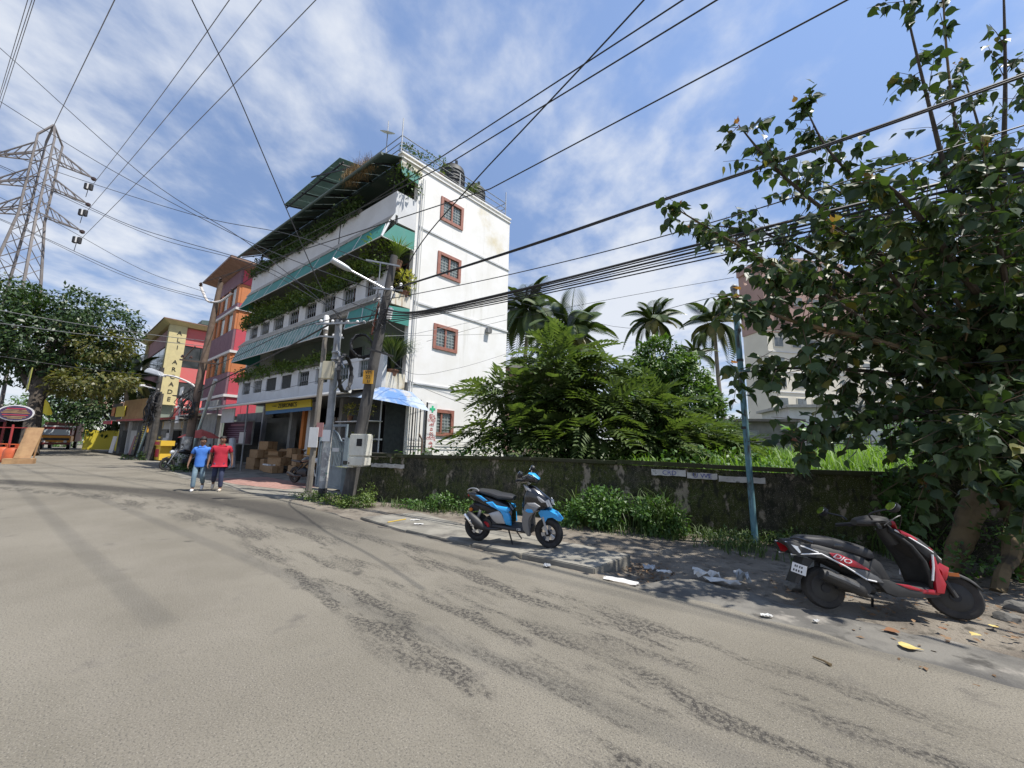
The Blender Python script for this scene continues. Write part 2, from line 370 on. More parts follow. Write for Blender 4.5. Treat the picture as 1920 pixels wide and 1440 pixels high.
# the overgrown plot behind the boundary wall lies higher than the street
def plot_z(x, y): return .75 + .15 * NZ.noise(V((x * .2, y * .2, 9))) + .35 * min(1, max(0, (y - 16) / 20))
b_ = MB(); nx, ny = 34, 24
WL = [(-4.55, 11.6), (4.7, 7.75), (9.4, 5.65), (16, 2.0)]
for i in range(nx + 1):
    wx = -5.5 + (44 + 5.5) * i / nx
    if wx < 4.7: wy = 11.6 + (wx + 4.55) * (-3.85 / 9.25)
    else: wy = 7.75 + (wx - 4.7) * (-2.1 / 4.7)
    wy = max(wy, -6)
    for j in range(ny + 1):
        y = wy + .3 + (60 - wy) * (j / ny) ** 1.6; b_.v.append((wx, y, plot_z(wx, y)))
for i in range(nx):
    for j in range(ny):
        q = i * (ny + 1) + j; b_.f.append((q, q + ny + 1, q + ny + 2, q + 1)); b_.m.append(0)
structure(b_.build('plot', M_field, smooth=True))
# ---------------------------------------------------------------- the white corner building
M_white = mat('white_paint', (.8, .79, .77), (.75, .735, .7), scale=1.2, rough=.85, bump=.15, bscale=25, stain=(.46, .44, .36), sscale=(1.8, 1.8, .2), samt=(.55, .9), third=((.62, .55, .38), .55, .6, .82))
M_white2 = mat('weathered_white_paint', (.62, .63, .64), (.56, .565, .57), scale=1.5, rough=.85, stain=(.30, .28, .24), sscale=(2.2, 2.2, .3), samt=(.58, .85))
M_yellowed = mat('yellowed_paint', (.62, .56, .42), (.66, .64, .58), scale=2.5, rough=.9, stain=(.33, .24, .14), sscale=(5, 5, .5), samt=(.52, .75))
M_inner = mat('green_grey_wall', (.16, .2, .175), (.2, .235, .2), scale=1, rough=.85)
M_ceil = mat('balcony_ceiling', (.3, .32, .3), rough=.9)
M_green = mat('green_sheet', (.035, .2, .165), (.05, .245, .2), scale=.8, rough=.55, stain=(.15, .25, .22), sscale=(3, 3, 1), samt=(.55, .8))
M_green2 = mat('faded_green_sheet', (.06, .19, .165), (.2, .3, .27), scale=2.2, rough=.6, stain=(.3, .33, .3), sscale=(4, 4, 1.2), samt=(.5, .7))
M_roofsheet = mat('dark_roof_sheet', (.05, .085, .075), (.08, .11, .1), scale=2, rough=.6)
M_glassy = mat('green_translucent_sheet', (.10, .19, .165), (.16, .26, .23), scale=1.5, rough=.4)
M_brown = mat('brown_window_paint', (.27, .105, .075), (.33, .14, .10), scale=6, rough=.6)
M_pane = mat('dull_window_glass', (.10, .125, .12), (.16, .19, .18), scale=3, rough=.15, spec=.8)
M_grille = plain('white_grille', (.42, .45, .44), .6)
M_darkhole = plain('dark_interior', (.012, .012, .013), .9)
M_mesh = mat('dark_mesh', (.03, .033, .033), (.045, .05, .048), scale=8, rough=.8)
M_steel = mat('galvanised_steel', (.26, .27, .28), (.36, .37, .38), scale=12, rough=.5, metal=.6)
M_pipe = plain('white_pipe', (.62, .62, .6), .5)
M_black = plain('black_plastic', (.018, .018, .02), .5)
M_tin = mat('tin_strip', (.38, .375, .35), (.30, .29, .27), scale=4, rough=.6, stain=(.2, .17, .13), sscale=(3, 3, 3))
M_tarp = mat('blue_tarp', (.085, .19, .42), (.36, .42, .5), scale=.8, rough=.75, amt=(.42, .56), third=((.42, .38, .3), 1.0, .52, .66), bump=.5, bscale=6, bdist=.03)
M_iron = plain('black_iron', (.02, .02, .022), .6)
M_tank = mat('black_tank', (.02, .022, .025), (.035, .037, .04), scale=3, rough=.65)
M_orange = plain('orange_paint', (.5, .17, .04), .7)
M_grey = mat('grey_board', (.18, .185, .185), (.26, .265, .26), scale=2, rough=.8, stain=(.1, .1, .1), sscale=(2, 2, .5))

KB = V((-4.11, 15.0, 0)); UB = V((-.7986, .6018, 0)); SB = V((.6953, .7187, 0))
def W(a, b, z): return UB * a + SB * b + V((0, 0, z))
def WF(x, y, b):                                # local point of the facade plane at depth b on a sight line
    d = V(ray(x, y)); n = V((-UB.y, UB.x, 0)); t = (KB + SB * b - V((0, 0, EYE))).dot(n) / d.dot(n); return V((0, 0, EYE)) + d * t - KB
def WS(x, y, a=0.0):
    d = V(ray(x, y)); n = V((SB.y, -SB.x, 0)); t = (KB + UB * a - V((0, 0, EYE))).dot(n) / d.dot(n); return V((0, 0, EYE)) + d * t - KB
wb = thing('corner_building', 'white four storey building with planted balconies, green awnings and brown framed side windows', 'building', KB)
def wbox(mb, a0, a1, b0, b1, z0, z1, m=0): return mb.box(a0, a1, b0, b1, z0, z1, m, W)
HT = 13.55; LV = (3.99, 7.35, 10.68); BD = 5.43; AL = 14.6
WIN = [(2.0, 3.0), (5.65, 6.65), (8.96, 9.96), (11.57, 12.6)]
q = MB(); wbox(q, 0, .22, .0, 1.05, 0, HT); wbox(q, 0, .22, 2.27, BD, 0, HT)
zz0 = 0
for z0, z1 in WIN: wbox(q, 0, .22, 1.05, 2.27, zz0, z0); zz0 = z1
wbox(q, 0, .22, 1.05, 2.27, zz0, HT)
q.build('side_wall', M_white, wb)
q = MB(); wbox(q, .22, AL, BD - .2, BD, 0, HT); wbox(q, AL - .2, AL, -.9, BD - .2, 3.99, HT - .6); wbox(q, AL - .2, AL, .3, BD - .2, 0, 3.69); q.build('rear_wall', M_white, wb)
q = MB(); wbox(q, .22, AL - .2, .5, .62, 3.99, HT - .35); q.build('balcony_wall', M_inner, wb)
for z in LV:                                   # floor slabs and the drip ledge on the side wall
    q = MB(); wbox(q, .24, AL - .02, -.97, BD - .22, z - .3, z); q.build('floor_slab', M_ceil, wb)
    q = MB(); wbox(q, -.045, -.002, .0, BD + .03, z - .03, z + .05); q.build('string_course', M_white2, wb)
q = MB(); wbox(q, -.05, -.002, -.95, BD + .03, HT - .2, HT - .14); wbox(q, -.06, .26, -1.05, BD + .05, HT, HT + .07); q.build('parapet_coping', M_white, wb)
q = MB(); wbox(q, .24, AL - .02, -.84, BD - .22, HT - .3, HT - .12); q.build('roof_slab', M_roofsheet, wb)
q = MB(); wbox(q, 0, .2, -1.0, -.003, 12.98, HT - .004); q.build('roof_upstand', M_yellowed, wb)
# side windows: brown frame, two panes each with a grille
for z0, z1 in WIN:
    f = MB(); b0, b1 = 1.05, 2.27; t = .11
    for x in ((b0 - .03, b0 + t, z0 - .05, z1 + .05), (b1 - t, b1 + .03, z0 - .05, z1 + .05)): wbox(f, -.05, .1, *x)
    wbox(f, -.06, .1, b0 + t, b1 - t, z1 - t + .02, z1 + .05); wbox(f, -.06, .1, b0 + t, b1 - t, z0 - .05, z0 + t - .02)
    mid = (b0 + b1) / 2; wbox(f, -.03, .1, mid - .04, mid + .04, z0 + t - .02, z1 - t + .02)
    fr = f.build('window', M_brown, wb)
    for p0, p1 in ((b0 + t, mid - .04), (mid + .04, b1 - t)):
        q = MB(); wbox(q, .03, .05, p0, p1, z0 + t - .02, z1 - t + .02); q.build('pane', M_pane, fr)
        q = MB()
        for k in range(1, 3): x = p0 + (p1 - p0) * k / 3; wbox(q, .012, .022, x - .008, x + .008, z0 + t, z1 - t)
        for k in range(1, 6): x = z0 + t + (z1 - z0 - 2 * t) * k / 6; wbox(q, .008, .012, p0, p1, x - .008, x + .008)
        q.build('grille', M_grille, fr)
# white downpipes near the corner and thin conduit
for b, r in ((.02, .035), (.12, .02)):
    q = MB(); q.tube([W(-.09, b, 1.3), W(-.09, b, 12.9)], r, 8); q.build('downpipe', M_pipe, wb, True)
q = MB(); wbox(q, -.004, .24, -.16, -.003, 3.99, 12.9); q.build('corner_pilaster', M_white, wb)
# top balcony: solid parapet with a ribbed strip under it
q = MB(); wbox(q, .0, AL + .2, -1.1, -.98, 10.72, 11.77); wbox(q, 0, .12, -.975, -.165, 10.42, 11.77); wbox(q, AL + .08, AL + .2, -.975, -.1, 10.72, 11.77)
q.build('balcony_parapet', M_white2, wb)
q = MB()
for k in range(5): wbox(q, .02 + .02 * k, AL + .25, -1.14 - .035 * k, -1.10 - .035 * k, 10.69 - .065 * k, 10.745 - .065 * k)
q.build('ribbed_band', M_tin, wb)['kind'] = 'stuff'
MB().hexa([W(-.02, -1.12, 10.42), W(.015, -1.12, 10.42), W(.015, -1.1, 10.42), W(-.02, -1.1, 10.42), W(-.02, -1.3, 10.42), W(.015, -1.3, 10.42), W(.015, -1.1, 10.8), W(-.02, -1.1, 10.8)]).build('band_end', M_white2, wb)
q = MB(); q.bar(W(4.3, -1.108, 11.77), W(4.3, -1.108, 10.75), .03); q.build('parapet_joint', M_black, wb)
def sheet(name, pts, m, ribs=0, parent=wb, t=.012):
    """Thin quad sheet a,b,c,d (a-b top edge, d-c bottom edge) with thickness and optional ribs."""
    a, b, c, d = [V(p) for p in pts]; n = (b - a).cross(d - a).normalized() * t
    q = MB().hexa([a, b, c, d, a + n, b + n, c + n, d + n]); o = q.build(name, m, parent)
    if ribs:
        for k in range(ribs + 1):
            f = k / ribs; r = MB(); r.bar(a.lerp(b, f) + n * 1.6, d.lerp(c, f) + n * 1.6, .03, .02, up=n.normalized()); r.build('awning_rib', M_white2, o)
    return o
for k in range(8):                              # awning of separate cloth panels below the top balcony
    a0, a1 = .3 + k * 1.8, .3 + (k + 1) * 1.8 - .02
    sheet('awning_panel', [W(a0, -1.24, 10.42), W(a1, -1.24, 10.42), W(a1 - .1, -1.62, 9.55), W(a0 - .32 if k == 0 else a0 - .1, -1.62, 9.55)], M_green, 1)
q = MB(); q.tube([W(-.05, -1.62, 9.54), W(14.7, -1.62, 9.54)], .022, 6); q.tube([W(-.03, -1.62, 9.54), WS(775, 470, -.03)], .02, 6); q.tube([W(.1, -1.24, 10.42), W(-.04, -1.62, 9.54)], .04, 6); q.build('awning_frame', M_white2, wb)
sheet('awning_side', [WS(741, 421), WS(780, 437.5), WS(774.7, 469), WS(717, 442)], M_green)
sheet('awning_side', [W(14.7, -1.2, 10.4), W(14.7, -.2, 10.4), W(14.7, -.2, 9.5), W(14.7, -1.6, 9.5)], M_green)
sheet('awning_side', [WS(752, 301), WS(787, 326), WS(788, 348), WS(754, 326)], M_green)
# middle balcony
OPN = [(.94, 1.68), (2.42, 3.45), (4.1, 5.2), (5.85, 6.93), (7.64, 8.75), (9.37, 10.64), (11.19, 12.37), (12.83, 13.98)]
def pierced(z0, zo, zt, zc, m, a_end=AL):
    q = MB(); wbox(q, 0, a_end, -1.1, -.98, z0, zo); wbox(q, 0, a_end, -1.12, -.96, zt, zc)
    x = 0
    for a0, a1 in OPN: wbox(q, x, a0, -1.1, -.98, zo, zt); x = a1
    wbox(q, x, a_end, -1.1, -.98, zo, zt); return q.build('balcony_parapet', m, wb)
pierced(7.06, 7.55, 8.27, 8.38, M_white2)
q = MB(); wbox(q, 0, .12, -.975, -.165, 7.0, 7.5); q.build('balcony_end_wall', M_yellowed, wb)
q = MB()
for k in range(6): wbox(q, .55, AL + .1, -1.15 - .05 * k, -1.11 - .05 * k, 7.44 - .066 * k, 7.50 - .066 * k)
q.build('ribbed_band', M_tin, wb)['kind'] = 'stuff'
for k in range(6):
    a0, a1 = 3.9 + k * 1.73, 3.9 + (k + 1) * 1.73 - .015
    sheet('awning_panel', [W(a0, -1.4, 7.06), W(a1, -1.4, 7.06), W(a1, -1.72, 6.1), W(a0, -1.72, 6.1)], M_green2, 5)
sheet('awning_panel', [W(.3, -1.3, 7.02), W(2.4, -1.3, 7.02), W(2.3, -1.5, 6.2), W(-.15, -1.5, 6.25)], M_green, 2)
q = MB(); q.tube([W(-.2, -1.5, 6.24), W(2.3, -1.5, 6.2)], .02, 6); q.tube([W(3.8, -1.72, 6.08), W(14.3, -1.72, 6.08)], .025, 6); q.build('awning_frame', M_white2, wb)
sheet('awning_side', [WS(724, 572), WS(771, 580), WS(767, 612), WS(719, 598)], M_green)
sheet('awning_side', [W(14.3, -1.4, 7.05), W(14.3, -.3, 7.05), W(14.3, -.3, 6.05), W(14.3, -1.7, 6.05)], M_green)
# lower balcony
pierced(3.69, 4.18, 4.86, 5.0, M_white2)
q = MB(); wbox(q, 0, .12, -.975, -.165, 3.65, 4.28); q.build('balcony_end_wall', M_yellowed, wb)
q = MB(); wbox(q, -.01, .14, -1.13, -.97, 3.66, 4.98); q.build('corner_post', M_white2, wb)
for i, (a0, a1) in enumerate(OPN):              # infill of the openings
    for z0, z1 in ((4.18, 4.86), (7.55, 8.27)):
        if (i in (4, 5) and z0 < 5):
            q = MB(); wbox(q, a0, a1, -1.05, -1.03, z0, z1); q.build('opening_screen', M_mesh, wb)
        else:
            q = MB(); n = 5
            for k in range(n):
                x = a0 + (a1 - a0) * (k + .5) / n; q.tube([W(x, -1.04, z0), W(x, -1.04, z1)], .012, 5)
                if k < n - 1:
                    xm = x + (a1 - a0) / n / 2; zc = (z0 + z1) / 2
                    q.tube([W(xm + .07 * math.cos(t * .785), -1.04, zc + .14 * math.sin(t * .785)) for t in range(9)], .01, 4)
            q.build('opening_grille', M_steel, wb)
# doors and windows in the shade of the balconies
for z in LV:
    for a0 in (1.2, 4.2, 6.4, 9.0, 11.6):
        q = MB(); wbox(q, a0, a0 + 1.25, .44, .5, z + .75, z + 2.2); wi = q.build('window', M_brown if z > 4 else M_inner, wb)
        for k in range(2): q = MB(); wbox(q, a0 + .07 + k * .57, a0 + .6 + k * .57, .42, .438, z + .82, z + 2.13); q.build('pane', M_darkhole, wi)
# roof sheet over the top balcony, its gutter, and the raised sheet above
RE0, RE1 = W(-.5, -2.15, 12.62), W(15, -1.95, 12.9)
n_ = 16
for k in range(n_):
    f0, f1 = k / n_, (k + 1) / n_ - .002
    a, b_ = W(0 + 14.7 * f0, -.85, 13.42), W(14.7 * f1, -.85, 13.42); sheet('roof_sheet', [a, b_, RE0.lerp(RE1, f1), RE0.lerp(RE1, f0)], M_roofsheet)
q = MB(); q.tube([RE0 + V((0, 0, -.03)), RE1 + V((0, 0, -.03))], .06, 8); q.build('eaves_gutter', M_roofsheet, wb, True)
q = MB()
for k in range(9): q.bar(W(.6 + 1.75 * k, -.8, 13.36), W(.5 + 1.76 * k, -1.85, 12.8), .05)
for k in range(5): q.bar(W(.4 + 3.4 * k, -1.0, 11.77), W(.4 + 3.4 * k, -1.0, 13.2), .05)
q.build('roof_frame', M_iron, wb)
for k in range(6):
    a0, a1 = 5.1 + 1.05 * k, 5.1 + 1.05 * (k + 1) - .02; sheet('raised_roof_sheet', [W(a0, 3.2, 16.5), W(a1, 3.2, 16.5), W(a1, -1.1, 15.5 + .03 * (6 - k)), W(a0, -1.1, 15.53 + .03 * (6 - k))], M_glassy)
q = MB()
for b, z in ((-.95, 15.5), (.4, 15.83), (1.8, 16.12)): q.bar(W(5.0, b, z), W(11.4, b, z - .1), .06)
for a in (5.2, 7.2, 9.2, 11.2): q.bar(W(a, -1.05, 15.45), W(a, 3.1, 16.4), .06); q.bar(W(a, .2, 13.3), W(a, .2, 15.75), .06)
q.bar(W(3.4, -1.2, 14.35), W(7.8, -1.2, 15.75), .05); q.build('raised_roof_frame', M_iron, wb)
# roof railing with tall rods at its corners
q = MB()
for z in (14.45, 14.14, 13.84):
    q.tube([W(.1, -1.0, z), W(.1, 5.2, z)], .02, 5); q.tube([W(.1, -1.0, z), W(3.6, -1.0, z - .05)], .02, 5); q.tube([W(.1, 5.2, z), W(4, 5.2, z)], .02, 5)
q.build('roof_railing', M_steel, wb)
for b, top in ((-1.0, 15.25), (2.1, 14.45), (5.2, 15.1)): q = MB(); q.tube([W(.1, b, 13.6), W(.1, b, top)], .026, 6); q.build('railing_post', M_steel, wb)
q = MB(); q.tube([W(1.8, 1.0, 13.6), W(1.8, 1.0, 15.6)], .015, 5); q.build('lightning_rod', M_steel, wb)
# ground floor: recessed shops under a tin eave with a white gutter
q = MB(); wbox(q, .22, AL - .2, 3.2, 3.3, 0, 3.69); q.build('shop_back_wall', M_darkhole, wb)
q = MB(); wbox(q, .22, AL - .2, .1, 3.2, 0.012, .1); q.build('shop_floor', M_conc_dark, wb)
q = MB(); wbox(q, 13.3, 14.4, .3, .42, .1, 3.69); q.build('shop_partition', M_grey, wb); q = MB(); wbox(q, 2.6, 4.6, .3, .42, .1, 3.69); q.build('shop_partition', M_grey, wb); q = MB(); wbox(q, 14.62, 19.2, .42, .5, 0, 3.3); q.build('annex_wall', M_grey, wb)
q = MB()
for k in range(30): wbox(q, 14.8, 18.4, .34, .39, .15 + .085 * k, .225 + .085 * k)
q.build('rolling_shutter', M_mesh, wb)['kind'] = 'stuff'
for a, m in ((9.75, M_grey), (8.35, M_orange), (7.7, M_white2), (4.7, M_grey)): q = MB(); wbox(q, a, a + .28, .0, .28, .1, 3.6); q.build('shop_pillar', m, wb)
q = MB(); wbox(q, 10.1, 13.2, .1, .14, .85, 2.85); q.build('shop_window', mat('shop_glass', (.03, .035, .036), (.05, .055, .05), scale=2, rough=.4, spec=.2), wb)
q = MB(); wbox(q, 10.1, 13.2, .06, .2, .1, .85); q.build('shop_plinth', M_grey, wb)
q = MB()
for k in range(17):
    q.hexa([W(1.15 * k + .1, -1.12, 3.64), W(1.15 * k + 1.24, -1.12, 3.64), W(1.15 * k + 1.24, -2.1, 3.45), W(1.15 * k + .1, -2.1, 3.45), W(1.15 * k + .1, -1.12, 3.66), W(1.15 * k + 1.24, -1.12, 3.66), W(1.15 * k + 1.24, -2.1, 3.47), W(1.15 * k + .1, -2.1, 3.47)])
q.build('shop_eave', M_tin, wb)
q = MB(); q.tube([W(.2, -2.16, 3.40), W(19.3, -2.16, 3.34)], .065, 8); q.build('shop_gutter', M_pipe, wb, True)
for a in (9.85, 14.3, 18.9): q = MB(); q.tube([W(a, -2.0, .05), W(a, -2.05, 3.42)], .035, 6); q.build('eave_post', M_grey, wb)
# porch at the corner: dark mesh front, white end wall strip with black pipes
q = MB(); wbox(q, .3, 2.6, -.9, -.86, 1.0, 3.6); wbox(q, .02, .06, -.85, -.02, 1.0, 3.6); q.build('porch_mesh', M_mesh, wb)
q = MB(); wbox(q, .0, 2.6, -1.45, -.7, .0, 1.25); q.build('porch_base', M_conc_dark, wb)
q = MB(); wbox(q, 0, 2.6, -1.0, -.92, 1.7, 1.76); wbox(q, .0, 2.5, -1.4, -.96, 2.38, 2.41); wbox(q, 1.1, 1.13, -1.0, -.96, 1.25, 3.6); wbox(q, .1, .13, -1.0, -.96, 1.25, 3.6); q.build('porch_rail', M_white2, wb)
for b in (.22, .33, .55): q = MB(); q.tube([W(-.12, b, 1.2), W(-.12, b, 3.35)], .022, 6); q.build('porch_pipe', M_iron, wb)
q = MB(); q.tube([W(-.1, .15, 1.72), W(-.1, 5.2, 1.7)], .012, 5); q.tube([W(-.1, .15, 1.6), W(-.1, 5.2, 1.57)], .012, 5); q.build('wall_conduit', M_grey, wb)
# blue tarpaulin tied under the balcony and round the corner
q = MB(); top = [W(2.1, -1.16, 3.62), W(1.0, -1.16, 3.64), W(-.02, -1.16, 3.66), W(-.1, -.55, 3.66), W(-.1, .1, 3.62)]
out = [W(2.15, -1.75, 3.32), W(.8, -1.85, 3.28), W(-.55, -1.75, 3.12), W(-.75, -.75, 3.02), W(-.8, .45, 2.86)]
mid = [a.lerp(b_, .55) + V((0, 0, .05)) for a, b_ in zip(top, out)]
out = [p + V((0, 0, rnd.uniform(-.04, .04))) for p in out]
q.ring([cat(top, 4), cat(mid, 4), cat(out, 4)], cap=False, closed=False); q.build('tarpaulin', M_tarp, wb, True)
# small light fitting on the side wall
q = MB(); wbox(q, -.2, -.03, 3.95, 4.2, 6.95, 7.2); q.build('wall_lamp', M_grey, wb)

# things on and about the building
for i, (b, h, r, lab) in enumerate(((2.25, 1.4, .62, 'black ribbed water tank on the roof, beside the middle railing post'), (3.75, 1.15, .52, 'smaller black water tank on the roof, nearest the rear corner'))):
    t = thing('water_tank', lab, 'water tank', KB + W(.85, b, HT + .2), 0, 'rooftop water tanks')
    pr = [(r, 0)]
    for k in range(6): pr += [(r, .06 + h * .75 * k / 6), (r + .03, .1 + h * .75 * k / 6), (r, .15 + h * .75 * k / 6)]
    pr += [(r * .95, h * .88), (r * .55, h), (r * .3, h + .05)]
    q = MB().lathe(pr, 20); q.build('tank_body', M_tank, t, True); q = MB().lathe([(.24, h + .02), (.24, h + .13), (.2, h + .16)], 14); q.build('tank_lid', M_tank, t, True)
    q = MB()
    for k in range(4): a = k * 1.57 + .6; q.box(r * .72 * math.cos(a) - .06, r * .72 * math.cos(a) + .06, r * .72 * math.sin(a) - .06, r * .72 * math.sin(a) + .06, h * .8, h + .1)
    q.build('tank_lug', M_tank, t)
t = thing('satellite_dish', 'white dish on a thin mast above the planted roof edge', 'dish', KB + W(1.9, -.6, 13.3))
q = MB(); q.tube([(0, 0, 0), (0, 0, 3.1)], .022, 6); q.build('mast', M_steel, t)
q = MB(); q.lathe([(.02, -.02), (.18, 0), (.34, .05)], 20, cap=False); o = q.build('dish', M_white, t, True); o.location = (0, 0, 2.45); o.rotation_euler = (R(31), R(9), 0)
t = thing('shop_sign', 'yellow and blue fascia sign with black lettering over the shop entrance', 'sign', KB + W(0, 0, 0))
sa, sb, sc, sd_ = WF(498, 757, -1.3), WF(583, 748.5, -1.3), WF(583, 769, -1.3), WF(498, 777.5, -1.3)
n_ = V((-SB.x, -SB.y, 0)).normalized() * .06
q = MB().hexa([sa, sb, sb.lerp(sc, .68), sa.lerp(sd_, .68)] + [p - n_ for p in (sa, sb, sb.lerp(sc, .68), sa.lerp(sd_, .68))]); q.build('sign_board', plain('sign_yellow', (.62, .52, .03), .5), t)
q = MB().hexa([sa.lerp(sd_, .69), sb.lerp(sc, .69), sc, sd_] + [p - n_ for p in (sa.lerp(sd_, .69), sb.lerp(sc, .69), sc, sd_)]); q.build('sign_strip', plain('sign_blue', (.03, .14, .33), .5), t)
fr_ = facing(-UB.x, -UB.y)
text('ZEBRONICS', .30, (sa.lerp(sb, .52) * .64 + sd_.lerp(sc, .52) * .36) + n_ * .3, fr_, M_black, t, xs=1.25)
q = MB().lathe([(.13, 0), (.13, .02)], 14, axis='y'); o = q.build('logo', M_black, t); o.matrix_basis = M4.Translation(sa.lerp(sb, .245) * .64 + sd_.lerp(sc, .245) * .36 + n_ * .3) @ fr_
# ---------------------------------------------------------------- boundary wall
def wall_mat():
    m = mat('mossy_wall', (.052, .047, .033), (.018, .018, .013), scale=3.5, rough=.95, bump=.9, bscale=22, amt=(.38, .62), third=((.036, .045, .006), .9, .36, .52), stain=(.26, .22, .17), sscale=(3.2, 3.2, 1.8), samt=(.575, .635), bdist=.02, detail=10)
    t = m.node_tree; n = t.nodes; l = t.links; b = n["Principled BSDF"]; src = b.inputs["Base Color"].links[0].from_socket; co = n["Texture Coordinate"].outputs["Object"]
    for sc, vs, a, z, c, f in ((1.0, (2.2, 2.2, 1.6), .56, .68, (.105, .09, .062), .6), (1.0, (20, 20, 14), .60, .66, (.30, .27, .22), .8), (1.0, (2.6, 2.6, 1.3), .52, .64, (.013, .014, .008), .85), (1.0, (30, 30, 30), .55, .7, (.03, .036, .008), .6)):
        k = n.new("ShaderNodeMapping"); k.inputs["Scale"].default_value = vs; l.new(co, k.inputs[0]); q = n.new("ShaderNodeTexNoise"); q.inputs["Detail"].default_value = 5; l.new(k.outputs[0], q.inputs["Vector"])
        r = n.new("ShaderNodeMapRange"); r.inputs[1].default_value = a; r.inputs[2].default_value = z; r.inputs[4].default_value = f; l.new(q.outputs["Fac"], r.inputs[0])
        x = n.new("ShaderNodeMix"); x.data_type = 'RGBA'; l.new(r.outputs[0], x.inputs[0]); l.new(src, x.inputs[6]); x.inputs[7].default_value = c + (1,); src = x.outputs[2]
    l.new(src, b.inputs["Base Color"])
    return m
M_wall = wall_mat()
M_cop = mat('mossy_coping', (.045, .043, .024), (.03, .038, .008), scale=2, rough=.95, bump=.6, bscale=25, stain=(.11, .1, .075), sscale=(2, 2, 2), samt=(.55, .7))
bw = thing('boundary_wall', 'long mossy blackened plaster wall with flaking patches running beside the street', 'wall')
wp = [(-4.55, 11.62, 1.29), (-2, 10.55, 1.33), (0.05, 9.65, 1.38), (3.2, 8.37, 1.365), (5.0, 7.6, 1.33), (7.3, 6.55, 1.36), (9.6, 5.5, 1.38), (16, 2.2, 1.4)]
wn = V((.39, .92, 0)).normalized()
q = MB(); cp = MB()
def wall_pt(x):
    for a, b_ in zip(wp, wp[1:]):
        if a[0] <= x <= b_[0]:
            t = (x - a[0]) / (b_[0] - a[0]); return V((x, a[1] + (b_[1] - a[1]) * t, a[2] + (b_[2] - a[2]) * t))
    return V(wp[-1])
xs = [-4.55 + 20.55 * i / 160 for i in range(161)]
rows = []
for x in xs:
    p = wall_pt(x); base = V((p.x, p.y, 0)); r = []
    for j in range(10):
        z = -.2 + (p.z - .09 + .2) * j / 9
        o = .035 * NZ.noise(V((x * 1.2, z * 1.5, 5))) + .018 * NZ.noise(V((x * 4, z * 5, 2)))
        r.append(base + V((0, 0, z)) + wn * o)
    rows.append(r)
q.v = [tuple(p) for r in rows for p in r]
for i in range(160):
    for j in range(9): q.f.append((i * 10 + j, i * 10 + 10 + j, i * 10 + 11 + j, i * 10 + j + 1)); q.m.append(0)
for a, b_ in zip(wp, wp[1:]):
    A, B = V((a[0], a[1], 0)), V((b_[0], b_[1], 0)); q.face([A + wn * .22 + V((0, 0, -.2)), A + wn * .22 + V((0, 0, a[2] - .1)), B + wn * .22 + V((0, 0, b_[2] - .1)), B + wn * .22 + V((0, 0, -.2))])
A = V((-4.55, 11.62, 0)); q.face([A + V((0, 0, -.2)), A + wn * .22 + V((0, 0, -.2)), A + wn * .22 + V((0, 0, 1.2)), A + V((0, 0, 1.2))])
q.build('wall_body', M_wall, bw, True)
xx = -4.6
while xx < 15.5:                                # coping stones, some chipped or shifted
    ln = rnd.uniform(1.3, 1.9); a, b_ = wall_pt(max(xx, -4.55)), wall_pt(min(xx + ln - .012, 16)); dz = rnd.uniform(-.008, .012); o = wn * rnd.uniform(-.07, -.045)
    A, B = V((a.x, a.y, a.z - .09 + dz)), V((b_.x, b_.y, b_.z - .09 + dz)); up = V((0, 0, .09 + rnd.uniform(-.008, .008)))
    MB().hexa([A + o, B + o, B + wn * .28, A + wn * .28, A + o + up, B + o + up, B + wn * .28 + up * .9, A + wn * .28 + up * .9]).build('coping_stone', M_cop, bw, bevel=.012); xx += ln
M_lime = mat('lime_patch', (.55, .54, .52), (.42, .4, .37), scale=6, rough=.9, stain=(.1, .1, .08), sscale=(7, 7, 7), samt=(.55, .68))
def wall_quad(x0, x1, z0, z1, m, name, off=-.075, ragged=0.0):
    q = MB(); a, b_ = wall_pt(x0), wall_pt(x1); n = 10; top = []; bot = []
    for i in range(n + 1):
        p = a.lerp(b_, i / n); bot.append(V((p.x, p.y, z0 + rnd.uniform(-ragged, ragged))) + wn * off); top.append(V((p.x, p.y, z1 + rnd.uniform(-ragged, ragged))) + wn * off)
    back = [p - wn * off * .9 for p in bot], [p - wn * off * .9 for p in top]
    q.ring([back[0], bot, top, back[1]], cap=False, closed=False); return q.build(name, m, bw)
for i, (x0, x1) in enumerate(((3.05, 3.67), (3.69, 4.2), (4.22, 4.95))): wall_quad(x0, x1, 1.09 - .03 * i, 1.215 - .04 * i, M_lime, 'painted_panel', ragged=.006)
M_blue_ink = plain('blue_ink', (.06, .07, .26), .8)
wd = facing(.92, -.39)
for s_, x in (('CRD', 3.38), ('U WE', 3.95)):
    p = wall_pt(x); text(s_, .125, V((p.x, p.y, 1.15 if x < 3.5 else 1.12)) - wn * .078, wd, M_blue_ink, bw, depth=.002, xs=1.1)
wall_quad(-3.98, -2.9, .93, 1.03, M_lime, 'painted_panel', ragged=.012)

